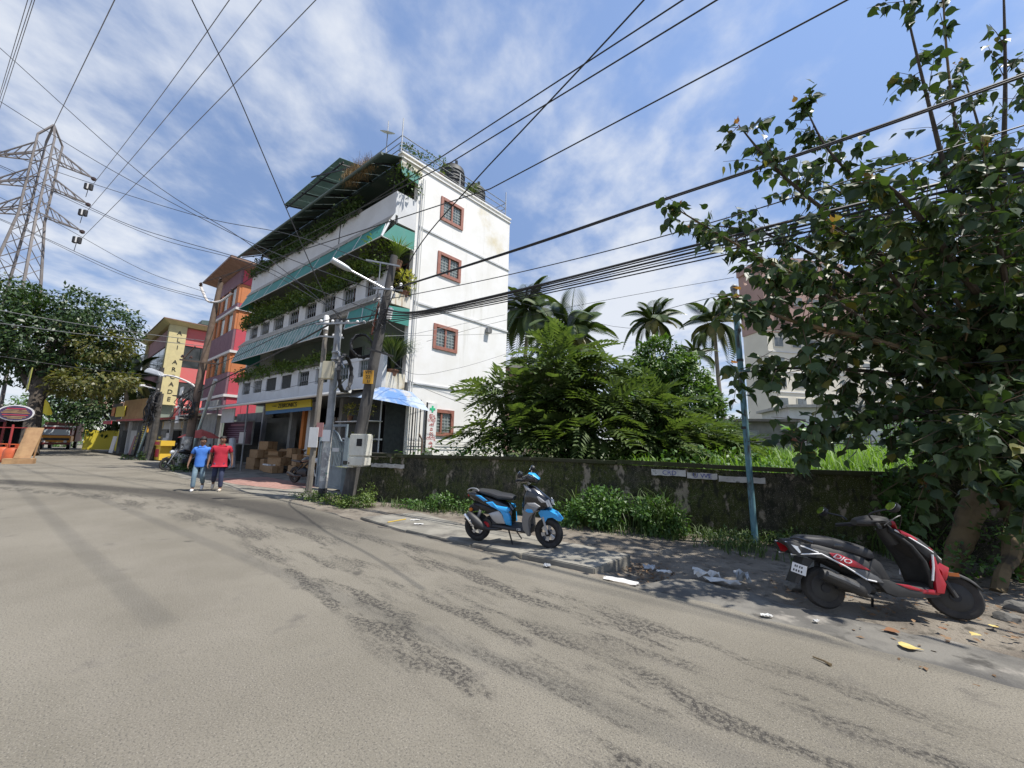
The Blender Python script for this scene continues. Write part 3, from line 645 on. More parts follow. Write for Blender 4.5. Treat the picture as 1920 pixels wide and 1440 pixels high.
# ---------------------------------------------------------------- grey steel gate
M_gate = mat('grey_gate_paint', (.15, .19, .22), (.2, .245, .275), scale=3, rough=.5, stain=(.1, .1, .1), sscale=(4, 4, .6), samt=(.58, .75))
ga, gb = V((-6.72, 13.72, 0)), V((-5.5, 12.95, 0))
gt = thing('steel_gate', 'grey steel gate leaf with thin vertical bars and an arched top, standing beside the poles', 'gate', ga, math.atan2(gb.y - ga.y, gb.x - ga.x))
gl = (gb - ga).length
q = MB()
for x in (0, gl): q.box(x - .035, x + .035, -.03, .03, .05, 2.2)
q.box(.035, gl - .035, -.025, .025, .06, .14); q.box(.035, gl - .035, -.025, .025, 2.12, 2.2); q.box(.035, gl - .035, -.02, .02, .74, .80); q.build('gate_frame', M_gate, gt)
q = MB(); q.box(.04, gl - .04, -.008, .008, .145, .735); q.build('gate_panel', M_gate, gt)
q = MB()
def arch(t): return 1.62 + .38 * math.sin(math.pi * min(1, max(0, (t - .05) / .8))) ** .8
for k in range(17): t = (k + .5) / 17; q.box(.05 + t * (gl - .1) - .012, .05 + t * (gl - .1) + .012, -.012, .012, .80, arch(t))
q.build('gate_bar', M_gate, gt)['kind'] = 'stuff'
q = MB().tube([(.05 + k / 16 * (gl - .1), 0, arch(k / 16)) for k in range(17)], .025, 6); q.build('arched_rail', M_gate, gt)
q = MB(); q.box(gl * .55, gl * .8, -.035, -.027, 1.28, 1.4); q.build('number_plate', M_white2, gt)
t = thing('gate_post', 'grey square steel post on which the gate hangs', 'post', (-5.42, 12.9, 0))
MB().box(-.07, .07, -.07, .07, 0, 1.75).build('post_body', M_gate, t); MB().box(-.04, .1, -.12, -.075, .9, 1.0).build('latch', M_iron, t)

# ---------------------------------------------------------------- red and purple building
M_purple = mat('mauve_cladding', (.17, .085, .11), (.2, .105, .13), scale=3, rough=.7)
M_pink = mat('crimson_cladding', (.47, .055, .08), (.42, .06, .085), scale=3, rough=.65)
M_org = mat('orange_cladding', (.5, .17, .055), (.45, .16, .06), scale=3, rough=.7)
M_band = plain('pale_band', (.6, .57, .55), .7)
M_cornice = mat('brown_cornice', (.2, .12, .085), (.26, .16, .12), scale=3, rough=.8)
KR = V((-20.3, 27, 0)); aU = R(-50.3); aS = R(39.7); UR = V((math.sin(aU), math.cos(aU), 0)); SR = V((math.sin(aS), math.cos(aS), 0))
def frame_fn(U, S): return lambda a, b, z: U * a + S * b + V((0, 0, z))
X = frame_fn(UR, SR)
rbd = thing('clad_building', 'tall building clad in mauve, crimson and orange panels under a brown cornice', 'building', KR)
def xb(mb, a0, a1, b0, b1, z0, z1, m=0, T=X): return mb.box(a0, a1, b0, b1, z0, z1, m, T)
q = MB(); xb(q, .1, 6.0, .12, 9, 0, 14.4); q.build('building_core', M_inner, rbd)
lv = [(4.72, 5.95, 7.75), (7.9, 9.15, 11.0), (11.15, 12.0, 12.9)]
bands = [(3.3, 4.55), (4.7, 6.0), (7.92, 9.2), (11.15, 11.6), (13.0, 13.95)]
for z0, z1 in ((3.3, 4.55), (6.0, 7.75), (9.2, 11.0), (11.6, 13.0)): pass
for z in (4.62, 7.82, 11.05): q = MB(); xb(q, -.12, 6.1, -.14, 9, z - .09, z + .09); q.build('ledge', M_band, rbd)
def panels(a0, a1, b, z0, z1, n, m, side=False):
    for k in range(n):
        x0, x1 = a0 + (a1 - a0) * k / n, a0 + (a1 - a0) * (k + 1) / n - .02
        q = MB()
        if side: xb(q, -.03, .09, x0, x1, z0, z1)
        else: xb(q, x0, x1, b, .11, z0, z1)
        q.build('cladding_panel', m, rbd)
for z0, z1 in ((4.72, 6.3), (7.92, 9.5), (11.15, 11.5), (13.0, 14.1), (3.2, 4.5)):
    panels(.0, 6.0, -.05, z0, z1, 6, M_purple); panels(0.1, 2.0, 0, z0, z1, 2, M_pink, True)
for z0, z1 in ((6.32, 7.7), (9.52, 10.93), (11.52, 12.97)):
    for a0, a1, m in ((0, .7, M_org), (2.0, 2.7, M_org), (4.0, 4.6, M_org), (5.3, 6.0, M_org)): q = MB(); xb(q, a0, a1, -.05, .11, z0, z1); q.build('cladding_pier', m, rbd)
    panels(.1, 2.0, 0, z0, z1, 2, M_org, True)
    for a0 in (.72, 2.72, 4.62):
        a1 = a0 + (1.26 if a0 < 4 else .66); q = MB(); xb(q, a0, a1, .06, .115, z0, z1); wi = q.build('window', M_brown, rbd)
        q = MB(); xb(q, a0 + .06, a0 + (a1 - a0) / 2 - .02, .03, .058, z0 + .06, z1 - .06); q.build('pane', M_pane, wi); q = MB(); xb(q, a0 + (a1 - a0) / 2 + .02, a1 - .06, .03, .058, z0 + .06, z1 - .06); q.build('pane', M_pane, wi)
q = MB(); q.hexa([X(-.1, -.1, 14.1), X(6.1, -.1, 14.1), X(6.1, 9, 14.1), X(-.1, 9, 14.1), X(-.75, -.95, 14.45), X(6.9, -.95, 14.45), X(6.9, 9, 14.45), X(-.75, 9, 14.45)]); xb(q, -.8, 6.95, -1.0, 9, 14.452, 14.62); q.build('cornice', M_cornice, rbd)
q = MB(); xb(q, .1, 6.0, -.02, .1, 0, 3.15); q.build('shop_front', M_grey, rbd)
q = MB(); xb(q, -.6, 6.3, -1.5, -.05, 3.16, 3.24); q.build('canopy', M_band, rbd)
q = MB(); xb(q, .4, 2.4, -.3, -.06, 3.6, 4.3); q.build('hanging_board', M_grey, rbd)

# ---------------------------------------------------------------- pink and yellow arcade
M_dpink = mat('dull_pink_wall', (.32, .16, .16), (.36, .19, .185), scale=2, rough=.8)
M_bpink = mat('bright_pink_wall', (.62, .13, .125), (.58, .15, .14), scale=2, rough=.7)
M_yel = mat('pale_yellow_wall', (.62, .53, .27), (.55, .47, .25), scale=2, rough=.8)
M_curt = mat('dark_curtain_glass', (.035, .04, .042), (.07, .075, .078), scale=1.2, rough=.12, spec=.9)
KA = V((-33.05, 36, 0)); XA = frame_fn(UR, SR)
ar = thing('arcade_building', 'pink arcade with dark ribbon windows and a yellow pier lettered down its corner', 'building', KA)
q = MB(); xb(q, .15, 13.5, .15, 10, 0, 12.2, T=XA); q.build('building_core', M_inner, ar)
for z0, z1 in ((3.0, 5.0), (6.9, 8.35), (10.55, 12.3)):
    q = MB(); xb(q, .52, 13.6, -.02, .14, z0 + (.25 if z0 < 4 else 0), z1 if z0 > 4 else 5.3, T=XA); q.build('spandrel', M_dpink, ar)
    q = MB(); xb(q, -.02, .14, 1.08, 10, z0, z1 if z0 > 4 else 5.3, T=XA); q.build('spandrel', M_bpink, ar)
for z0, z1 in ((5.3, 6.9), (8.35, 10.55)):
    for k in range(5):
        a0 = .55 + k * 2.58; q = MB(); xb(q, a0, a0 + 2.44, .04, .14, z0, z1, T=XA); q.build('ribbon_pane', M_curt, ar)
    for k in range(6): b0 = 1.1 + k * 1.3; q = MB(); xb(q, .03, .14, b0, b0 + 1.24, z0, z1, T=XA); q.build('ribbon_pane', M_curt, ar)
q = MB(); xb(q, -.25, .0, 0, 1.05, 4.6, 12.35, T=XA); xb(q, -.25, .5, -.25, -.002, 3.9, 12.35, T=XA); q.build('corner_pier', M_yel, ar)
q = MB(); xb(q, 13.0, 13.7, -.25, .1, 0, 12.3, T=XA); q.build('end_pier', M_yel, ar)
q = MB(); q.hexa([XA(-.3, -.3, 12.36), XA(13.8, -.3, 12.36), XA(13.8, 10, 12.36), XA(-.3, 10, 12.36), XA(-.7, -.8, 12.7), XA(14.2, -.8, 12.7), XA(14.2, 10, 12.7), XA(-.7, 10, 12.7)]); q.build('eaves', M_yel, ar)
q = MB(); xb(q, -.75, 14.25, -.85, 10, 12.704, 12.79, T=XA); q.build('roof_edge', M_cornice, ar)
q = MB(); q.hexa([XA(-.5, 2, 12.9), XA(6, 2, 12.9), XA(6, 9, 12.9), XA(-.5, 9, 12.9), XA(-.5, 2, 13.3), XA(6, 2, 13.2), XA(6, 9, 14.2), XA(-.5, 9, 14.3)]); q.build('roof_shed', M_roofsheet, ar)
for i, ch in enumerate('ALI ARCADE'):
    if ch != ' ': text(ch, .56, XA(-.26, .52, 11.6 - i * .72 * (1.0)), facing(SR.x, SR.y), M_black, ar, 'letter', depth=.02)
q = MB(); xb(q, -.9, -.1, 1.0, 6, 4.35, 4.5, T=XA); q.build('canopy', M_band, ar)

# ---------------------------------------------------------------- row of small shops in front of the arcade
KS = V((-23.2, 27.6, 0)); a_ = math.atan2(9.5, -15); US = V((-.845, .535, 0)); SS = V((.535, .845, 0)); XS = frame_fn(US, SS)
shp = thing('shop_row', 'low row of small shops under a long tin roof with a red edge', 'building', KS)
q = MB(); xb(q, 0, 18.2, .6, 4, 0, 2.9, T=XS); q.build('shop_body', M_grey, shp)
q = MB(); xb(q, -.3, 18.0, -.6, .0, 2.92, 3.0, T=XS); xb(q, -.3, 18.0, .004, 4.2, 2.925, 3.02, T=XS); q.build('tin_roof', M_tin, shp)
q = MB(); xb(q, -.32, 14, -.66, -.603, 2.86, 3.02, T=XS); q.build('red_fascia', plain('red_edge', (.4, .06, .05), .6), shp)
for k in range(7):
    a0 = .3 + k * 2.45; m = [M_curt, M_darkhole, M_grey, M_curt, M_mesh, M_white2, M_mesh][k]
    q = MB(); xb(q, a0, a0 + 2.2, .5, .598, .75 if k in (0, 3) else .05, 2.1, T=XS); q.build('shop_front', m, shp)
    q = MB(); xb(q, a0 - .12, a0, -.1, .1, 0, 2.9, T=XS); q.build('roof_post', M_white2 if k % 2 else M_grey, shp)
for k in (0, 3): q = MB(); xb(q, .3 + k * 2.45, 2.5 + k * 2.45, .3, .49, 0.05, .74, T=XS); q.build('counter', M_white2, shp)
q = MB(); xb(q, .2, 9.8, .42, .5, 2.2, 2.85, T=XS); q.build('fascia_board', M_white2, shp)
M_yl = plain('yellow_lettering', (.7, .45, .02), .5)
text('O', .9, XS(6.2, .38, 2.5), facing(-US.x, -US.y), M_yl, shp, 'letter'); text('LOY', .62, XS(1.6, .38, 2.5), facing(-US.x, -US.y), M_yl, shp, 'letter')
def board(name, label, catg, loc, U, w_, h_, m, th=.05, z=0.0, frame_m=None, txt=None, lean=0.0, group=None, bars=None):
    """A flat board standing or hung at loc (its lower middle), facing the street; U is its reading direction."""
    t = thing(name, label, catg, loc, math.atan2(U[1], U[0]), group); t.rotation_euler.x = lean
    MB().box(-w_ / 2, w_ / 2, 0, th, z, z + h_, 0).build('board', m, t)
    if frame_m:
        q = MB(); e = .05
        q.box(-w_ / 2 - e, w_ / 2 + e, -.02, th + .01, z - e, z); q.box(-w_ / 2 - e, w_ / 2 + e, -.02, th + .01, z + h_, z + h_ + e); q.box(-w_ / 2 - e, -w_ / 2, -.02, th + .01, z, z + h_); q.box(w_ / 2, w_ / 2 + e, -.02, th + .01, z, z + h_); q.build('board_frame', frame_m, t)
    for x, zz_, w2, h2, mm in (bars or []): MB().box(x - w2 / 2, x + w2 / 2, -.006, -.002, zz_ - h2 / 2, zz_ + h2 / 2).build('print', mm, t)
    for s_, x, zz_, size, mm in (txt or []): text(s_, size, (x, -.004, zz_), M4.Rotation(R(90), 4, 'X'), mm, t)
    return t
dirS = (-US.x, -US.y)
M_bk = mat('black_sign', (.03, .03, .035), (.06, .055, .05), scale=2, rough=.6); M_ysign = plain('yellow_sign', (.68, .56, .05), .6); M_rsign = plain('red_sign', (.48, .045, .06), .6); M_wsign = plain('white_sign', (.72, .71, .7), .6); M_tan = mat('tan_hoarding', (.33, .2, .09), (.4, .27, .13), scale=1.5, rough=.8, stain=(.2, .09, .04), sscale=(3, 3, 3))
M_maroon = mat('maroon_banner', (.06, .012, .04), (.085, .02, .05), scale=1, rough=.6)
def onS(a, b, z): return KS + XS(a, b, z)
board('hoarding', 'wide tan hoarding on the roof of the shop row, below the yellow pier', 'hoarding', onS(11.2, -.3, 3.05), dirS, 6.0, 1.7, M_tan)
board('hoarding', 'dark hoarding with a yellow panel at the far end of the shop roof', 'hoarding', onS(15.8, -.35, 3.05), dirS, 2.9, 1.5, M_bk, )
board('shop_banner', 'bright yellow panel fixed on the roof hoarding', 'banner', onS(14.4, -.42, 3.3), dirS, 2.6, .95, M_ysign)
board('shop_banner', 'small white and orange poster on the dark roof hoarding', 'banner', onS(16.6, -.42, 3.4), dirS, .9, .8, plain('orange_poster', (.6, .22, .06), .6))
board('standing_sign', 'tall black sign with yellow letters standing on the pavement by the shop row', 'sign', onS(9.55, -.3, .05), dirS, .8, 2.0, M_bk, lean=R(-6), txt=[(c, 0, 1.72 - .3 * i, .32, M_ysign) for i, c in enumerate('FAKAM')])
board('standing_sign', 'tall black sign with small yellow lines, tied to a shop post', 'sign', onS(7.5, -.35, .5), dirS, .75, 2.1, M_bk, bars=[(0, 1.9 - .17 * i, .3 + .2 * ((i * 7) % 3) / 2, .07, M_ysign) for i in range(10)])
board('standing_sign', 'grey and maroon sign leaning against the shop front', 'sign', onS(10.6, -.2, .05), dirS, .8, 1.6, M_dpink, lean=R(-8))
board('price_board', 'black board striped with white lines beside the yellow kiosk', 'sign', onS(1.3, -1.0, .05), dirS, .7, 1.7, M_bk, bars=[(0, 1.5, .4, .12, M_ysign)] + [(0, 1.28 - .2 * i, .6, .07, M_wsign) for i in range(6)])
t = thing('display_kiosk', 'yellow ice cream kiosk with a red poster and red top', 'kiosk', onS(0.2, -1.3, .05), math.atan2(dirS[1], dirS[0]))
MB().box(-.5, .5, 0, .6, 0, .95).build('kiosk_body', plain('kiosk_yellow', (.7, .45, .05), .5), t); MB().box(-.36, .3, -.012, -.002, .2, .72).build('poster', M_rsign, t); MB().box(-.6, .75, -.1, .65, .96, 1.3).build('kiosk_top', plain('kiosk_yellow', (.7, .45, .05)), t); MB().box(-.5, .55, -.115, -.102, 1.02, 1.22).build('top_panel', M_rsign, t)
board('white_board', 'plain white panel propped at the far end of the shop row', 'panel', onS(15.2, -.4, .05), dirS, 1.1, 1.5, M_wsign, lean=R(-5))
board('white_board', 'pale blank sheet leaning on the shop counter', 'panel', onS(3.2, -.3, .05), dirS, 1.1, 1.5, M_white2, lean=R(-7))
board('white_board', 'small white notice behind the shop glass', 'panel', onS(4.4, .35, 1.4), dirS, .9, .5, M_wsign)
board('shop_shutter_sign', 'red strip sign over the last shop of the row', 'sign', onS(16.4, -.72, 2.62), dirS, 2.6, .3, M_rsign)
board('yellow_hoarding', 'yellow hoarding boards standing at the far roadside under the trees', 'hoarding', (-42.6, 41.0, .1), (.9, .4), 3.6, 2.0, M_ysign)
board('yellow_hoarding', 'second yellow hoarding board, nearer the shop row', 'hoarding', (-38.9, 38.6, .1), (.85, -.52), 1.6, 2.0, M_ysign)
board('hostel_sign', 'white and red hostel board hanging on the pole by the motorcycles', 'sign', (-17.55, 20.2, 2.35), (.75, -.66), .78, 1.9, M_wsign, txt=[('LADIES', 0, 1.35, .24, M_rsign), ('HOSTEL', 0, 1.1, .24, M_rsign)], bars=[(0, .62, .6, .46, M_rsign), (.1, .66, .25, .2, M_wsign)])
t = board('opening_banner', 'dark maroon banner with pale script in a thin frame at the shuttered shop', 'banner', KB + W(15.5, -.6, 1.33), (-UB.x, -UB.y), 4.7, 1.3, M_maroon, frame_m=M_grey, bars=[(0, 1.12, 2.4, .1, plain('banner_script', (.3, .12, .16), .6))] + [(-.35 + .05 * (i % 2), .92 - .13 * i, 2.6 + .5 * ((i * 5) % 3), .035, plain('banner_line', (.25, .16, .24), .6)) for i in range(6)])

# ---------------------------------------------------------------- far high-rise and houses behind the plot
M_hpink = mat('high_pink_wall', (.36, .235, .2), (.4, .265, .225), scale=.3, rough=.85); M_hcream = mat('high_cream_wall', (.7, .66, .55), (.64, .6, .5), scale=.3, rough=.85); M_hwin = mat('far_window', (.1, .12, .13), (.2, .22, .22), scale=.4, rough=.3)
KH = V((41.2, 60, 0)); XH = frame_fn(V((.985, .17, 0)), V((-.17, .985, 0)))
hr = thing('apartment_tower', 'tall apartment block, brownish pink above and cream below, behind the peepal tree', 'building', KH)
q = MB(); xb(q, 0, 34, 0, 5, 0, 21.3, T=XH); q.build('cream_storeys', M_hcream, hr)
q = MB(); xb(q, -.15, 34, -.15, 5, 21.32, 33, T=XH); xb(q, 3.5, 15, -1.2, -.152, 21.5, 33.6, T=XH); xb(q, -.5, .2, -.6, 5, 32.2, 33.3, T=XH); q.build('pink_storeys', M_hpink, hr)
for k in range(10):
    z = 2.0 + 3.3 * k; up = z > 21
    for a0, w_ in ((1.2 if not up else 4.3, 1.6), (4.6 if not up else 8.0, 1.6), (7.5 if not up else 10.5, 2.6), (13.4, 1.7), (18, 2.2), (23, 2.2), (28, 2.2)):
        off = -1.24 if up and 3.5 < a0 < 14.9 and a0 + w_ < 15 else (-.2 if up else -.05)
        q = MB(); xb(q, a0 - .12, a0 + w_ + .12, off - .03, off + .04, z - .1, z + 1.6, T=XH); wi = q.build('window', M_hcream if not up else M_hpink, hr)
        for j in range(2): q = MB(); xb(q, a0 + j * (w_ / 2 + .03), a0 + (j + 1) * w_ / 2 - .03 + j * .03, off - .06, off - .032, z + .02, z + 1.48, T=XH); q.build('pane', M_hwin, wi)
    q = MB(); xb(q, 15.2, 17.4, -1.0, -.2, z - .5, z - .35, T=XH); xb(q, 15.2, 17.4, -1.0, -.95, z - .35, z + .55, T=XH); q.build('balcony', M_hcream if not up else M_hpink, hr)
    q = MB(); xb(q, -.02, 34, -.12, -.01, z - .95, z - .8, T=XH); q.build('floor_band', M_white2 if not up else M_hpink, hr)
gh = thing('grey_house', 'small unplastered grey house with a flat roof beyond the palms', 'house', (16.6, 30.5, .9), R(-12))
q = MB().box(0, 5.4, 0, 5, 0, 3.0); q.build('house_wall', mat('raw_grey_wall', (.15, .15, .145), (.21, .21, .2), scale=1.5, rough=.9), gh)
MB().box(-.4, 5.8, -.5, 5.2, 3.0, 3.2).build('roof_slab', M_conc_dark, gh)
wi = MB().box(1.35, 2.75, -.05, -.002, 1.0, 2.35).build('window', M_grey, gh)
for j in range(2): MB().box(1.42 + j * .66, 2.02 + j * .66, -.07, -.052, 1.08, 2.27).build('pane', M_pane, wi)
for lab, lc, sz, rz, m in (('white rendered house behind the peepal branches', (24, 33, .8), (9, 6, 4.6), -14, M_white2), ('long white shed with a pale roof at the right edge of the plot', (31, 30, .8), (12, 7, 3.6), -24, M_white), ('pink rear block glimpsed between the palms and the white corner building', (-1.2, 34, .5), (5.5, 5, 8), 8, M_hpink)):
    t = thing('house', lab, 'house', lc, R(rz), 'houses beyond the plot'); sx, sy, sz_ = sz
    MB().box(0, sx, 0, sy, 0, sz_).build('house_wall', m, t); MB().box(-.4, sx + .4, -.5, sy + .3, sz_ + .004, sz_ + .25).build('roof_slab', M_tin, t)
    for k in range(2 if sz_ < 6 else 3):
        for j in range(1 if sz_ < 6 else 3):
            x = 1.0 + k * (sx - 2) / 2; z = 1.1 + j * 3.3; wi = MB().box(x, x + 1.3, -.05, -.002, z, z + 1.4).build('window', M_band, t); MB().box(x + .08, x + 1.22, -.07, -.052, z + .08, z + 1.32).build('pane', M_hwin, wi)

# ---------------------------------------------------------------- roadside hut and things at the left edge
M_wood = mat('raw_plank', (.42, .26, .13), (.34, .2, .1), scale=3, rough=.8)
M_redp = plain('red_paint', (.33, .04, .04), .6)
hut = thing('roadside_hut', 'dark open roadside hut with a flat black roof at the left edge', 'hut', (-46.8, 31.8, 0), R(35))
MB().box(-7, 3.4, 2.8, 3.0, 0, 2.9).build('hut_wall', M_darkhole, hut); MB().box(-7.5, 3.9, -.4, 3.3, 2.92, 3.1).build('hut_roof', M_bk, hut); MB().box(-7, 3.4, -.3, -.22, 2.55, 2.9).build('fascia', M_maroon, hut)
for x in (-3.4, 0, 3.3): MB().box(x - .07, x + .07, -.1, .04, 0, 2.92).build('hut_post', M_wood if x < 3 else M_redp, hut)
MB().box(-6.6, 2.9, 1.1, 1.7, 0, .95).build('counter', M_wood, hut)
os_ = thing('oval_sign', 'oval dark sign with a white rim and yellow stripes of lettering on a red post', 'sign', (-28.2, 21.9, 0), R(38))
MB().tube([(0, .12, 0), (-.02, .12, 2.1)], .05, 8).build('post', M_redp, os_)
q = MB(); n = 28
for rr, y0, y1 in ((1.0, .0, .1),): q.ring([[(.68 * rr * math.cos(2 * math.pi * k / n), y, 2.75 + .46 * rr * math.sin(2 * math.pi * k / n)) for k in range(n)] for y in (y0, y1)])
q.build('sign_rim', M_wsign, os_)
q = MB(); q.ring([[(.62 * math.cos(2 * math.pi * k / n), y, 2.75 + .405 * math.sin(2 * math.pi * k / n)) for k in range(n)] for y in (-.02, -.004)]); q.build('sign_face', plain('sign_navy', (.055, .035, .09), .6), os_)
for z, w_, m in ((3.0, .7, M_rsign), (2.91, .78, M_tan), (2.83, .9, M_tan), (2.76, 1.05, M_tan), (2.64, .95, M_rsign), (2.54, .8, M_tan), (2.46, .55, M_tan)): MB().box(-w_ / 2, w_ / 2, -.03, -.022, z - .022, z + .022).build('sign_line', m, os_)
for i, (x, y, lab) in enumerate(((-29.3, 21.9, 'orange gas cylinder at the hut, cut off by the left edge'), (-28.5, 21.95, 'orange gas cylinder between the red post and the left edge'), (-27.5, 21.6, 'orange gas cylinder beside the wooden stand'))):
    t = thing('gas_cylinder', lab, 'gas cylinder', (x, y, 0), 0, 'gas cylinders at the roadside hut')
    MB().lathe([(.26, 0), (.3, .03), (.3, .08), (.34, .12), (.34, .62), (.27, .78), (.12, .84)], 18).build('cylinder_body', mat('cylinder_orange', (.55, .11, .035), (.45, .09, .03), scale=4, rough=.5) if i == 0 else MATS['cylinder_orange'], t, True)
    q = MB()
    for k in range(3): a = k * 2.1; q.box(.2 * math.cos(a) - .03, .2 * math.cos(a) + .03, .2 * math.sin(a) - .03, .2 * math.sin(a) + .03, .76, .98)
    q.lathe([(.21, .98), (.21, 1.03), (.17, 1.03), (.17, .98), (.21, .98)], 14, cap=False); q.build('valve_guard', MATS['cylinder_orange'], t, True)
t = thing('wooden_stand', 'raw plank stand with a tall leaning board and a low foot at the road edge', 'stand', (-26.3, 21.1, 0), R(36))
MB().hexa([(-.3, 0, .3), (.3, 0, .3), (.3, .05, .3), (-.3, .05, .3), (-.12, .35, 1.95), (.48, .35, 1.95), (.48, .4, 1.95), (-.12, .4, 1.95)]).build('plank', M_wood, t); MB().box(-.62, .45, -.15, .3, 0, .28).build('foot_block', M_wood, t)
for x in (-.28, .3): MB().bar((x, .45, .28), (x + .12, .42, 1.9), .06).build('leg', M_wood, t)
MB().bar((-1.7, .5, 1.9), (.3, .5, 1.93), .04).build('rail', M_redp, t)
board('roof_sign', 'green and yellow sign with dark lettering above the hut roof', 'sign', (-33.9, 26.6, 4.55), (.8, -.6), 3.2, 1.5, plain('olive_sign', (.3, .3, .06), .6), bars=[(0, .75, 2.7, .5, M_bk), (-.6, .75, .5, .22, M_wsign), (.3, .75, .7, .22, M_wsign)])
board('distant_banner', 'red and white banner on a low roof beyond the hut', 'banner', (-49.5, 39.5, 4.3), (.8, -.6), 5.6, 1.5, M_rsign, bars=[(-1.2, .75, .7, .7, M_wsign), (-.2, .75, .7, .7, M_wsign), (.8, .75, .7, .7, M_wsign), (0, .15, 5.5, .3, M_wsign)])
for lab, lc, sz, m in (('low white house far along the road behind the truck', (-75, 66, 0), (9, 7, 6), M_white),):
    t = thing('house', lab, 'house', lc, R(40)); MB().box(0, sz[0], 0, sz[1], 0, sz[2]).build('house_wall', m, t); MB().hexa([(-.6, -.6, sz[2] + .004), (sz[0] + .6, -.6, sz[2] + .004), (sz[0] + .6, sz[1] + .6, sz[2] + .004), (-.6, sz[1] + .6, sz[2] + .004), (1.5, 2.5, sz[2] + 1.8), (sz[0] - 1.5, 2.5, sz[2] + 1.8), (sz[0] - 1.5, 4, sz[2] + 1.8), (1.5, 4, sz[2] + 1.8)]).build('roof', M_cornice, t)
    for k in range(2): MB().box(1.5 + 3.5 * k, 2.9 + 3.5 * k, -.06, -.002, 1, 2.4).build('window', M_hwin, t)
t = thing('flag', 'yellow pennant on a thin stick in front of the big tree', 'flag', (-38.2, 31.3, 0)); MB().tube([(0, 0, 0), (0, 0, 4.6)], .025, 5).build('stick', M_wood, t); MB().ring([[(0, 0, 4.5), (0, .02, 3.3)], [(.55, -.08, 4.0), (.5, -.05, 3.1)], [(.8, .05, 3.3), (.78, .04, 3.15)]], cap=False, closed=False).build('pennant', plain('pennant_yellow', (.7, .6, .04), .7), t)
# truck coming round the bend
tk = thing('truck', 'oncoming truck with an orange and dark red cab on the far bend', 'truck', (-48.3, 41.2, 0), R(42))
M_tko = plain('truck_orange', (.85, .36, .04), .45); M_tkr = plain('truck_maroon', (.2, .03, .03), .45)
MB().box(-1.1, 1.1, 0.05, 1.9, .75, 1.45).build('cab_lower', M_tko, tk, bevel=.06); MB().box(-1.08, 1.08, .1, 1.9, 1.46, 2.35).build('cab_upper', M_tkr, tk, bevel=.08); MB().hexa([(-.98, .06, 1.5), (.98, .06, 1.5), (.98, .09, 1.5), (-.98, .09, 1.5), (-.92, .085, 2.1), (.92, .085, 2.1), (.92, .11, 2.1), (-.92, .11, 2.1)]).build('windscreen', plain('painted_reflection_glass', (.45, .5, .54), .15), tk)  # the windscreen's whitish reflection is put into its pale grey colour
MB().box(-1.0, 1.0, .0, .048, .95, 1.2).build('grille', M_bk, tk); MB().box(-1.15, 1.15, -.08, .045, .5, .72).build('bumper', M_tkr, tk); MB().box(-1.2, 1.2, 2.0, 7, .8, 2.9).build('load_body', plain('truck_brown', (.14, .06, .04), .7), tk); MB().box(-1.1, 1.1, .2, 1.9, 2.36, 2.5).build('visor', M_wsign, tk)
for x in (-.75, .75): MB().lathe([(.13, -.06), (.13, -.05)], 12, (x, 0, .82), axis='y').build('headlight', M_wsign, tk)
for x in (-.95, .95):
    for y in (.9, 5.2): MB().lathe([(.3, -.12), (.46, -.12), (.46, .12), (.3, .12)], 16, (x, y, .46), axis='x').build('wheel', M_black, tk, True)
# ---------------------------------------------------------------- poles and everything fixed to them
M_polewood = mat('tarred_pole', (.045, .042, .04), (.085, .08, .075), scale=3, rough=.85, bump=.4, bscale=20, stain=(.13, .12, .11), sscale=(6, 6, .7), samt=(.55, .72))
M_conpole = mat('steel_pole', (.3, .31, .32), (.2, .205, .21), scale=3, rough=.55, metal=.25, stain=(.12, .1, .085), sscale=(7, 7, 1.2), samt=(.55, .7))
M_post = mat('weathered_wood_pole', (.16, .14, .12), (.22, .2, .17), scale=3, rough=.9, stain=(.08, .07, .06), sscale=(8, 8, .8))
M_bluepost = mat('flaking_blue_paint', (.075, .18, .22), (.13, .25, .29), scale=5, rough=.7, stain=(.05, .05, .045), sscale=(9, 9, 2), samt=(.5, .64))
M_paleblue = mat('pale_blue_pipe', (.42, .58, .6), (.5, .62, .62), scale=3, rough=.6)
M_cream = mat('cream_box', (.58, .57, .5), (.52, .5, .43), scale=4, rough=.6, stain=(.35, .32, .26), sscale=(4, 4, 1), samt=(.6, .8))
M_cable = plain('black_cable', (.02, .02, .022), .55)
M_cablegrey = plain('grey_cable', (.16, .16, .165), .5)
M_ins = plain('brown_insulator', (.05, .03, .025), .3)
M_lampg = mat('lamp_grey', (.5, .52, .54), (.4, .42, .44), scale=4, rough=.4, metal=.3)
def coil(mb, c, r, n_axis, turns=5, thick=.018, wob=.08, seed=1):
    g_ = random.Random(seed); n_axis = V(n_axis).normalized(); u = n_axis.cross(V((0, 0, 1))).normalized(); v = n_axis.cross(u)
    pts = []
    for i in range(turns * 14 + 1):
        a = i / 14 * 2 * math.pi; rr = r * (1 + wob * g_.uniform(-1, 1)); pts.append(V(c) + u * rr * math.cos(a) + v * rr * 1.15 * math.sin(a) + n_axis * g_.uniform(-.05, .05))
    mb.tube(pts, thick, 5)
def polep(a, b_, t): return V(a).lerp(V(b_), t)
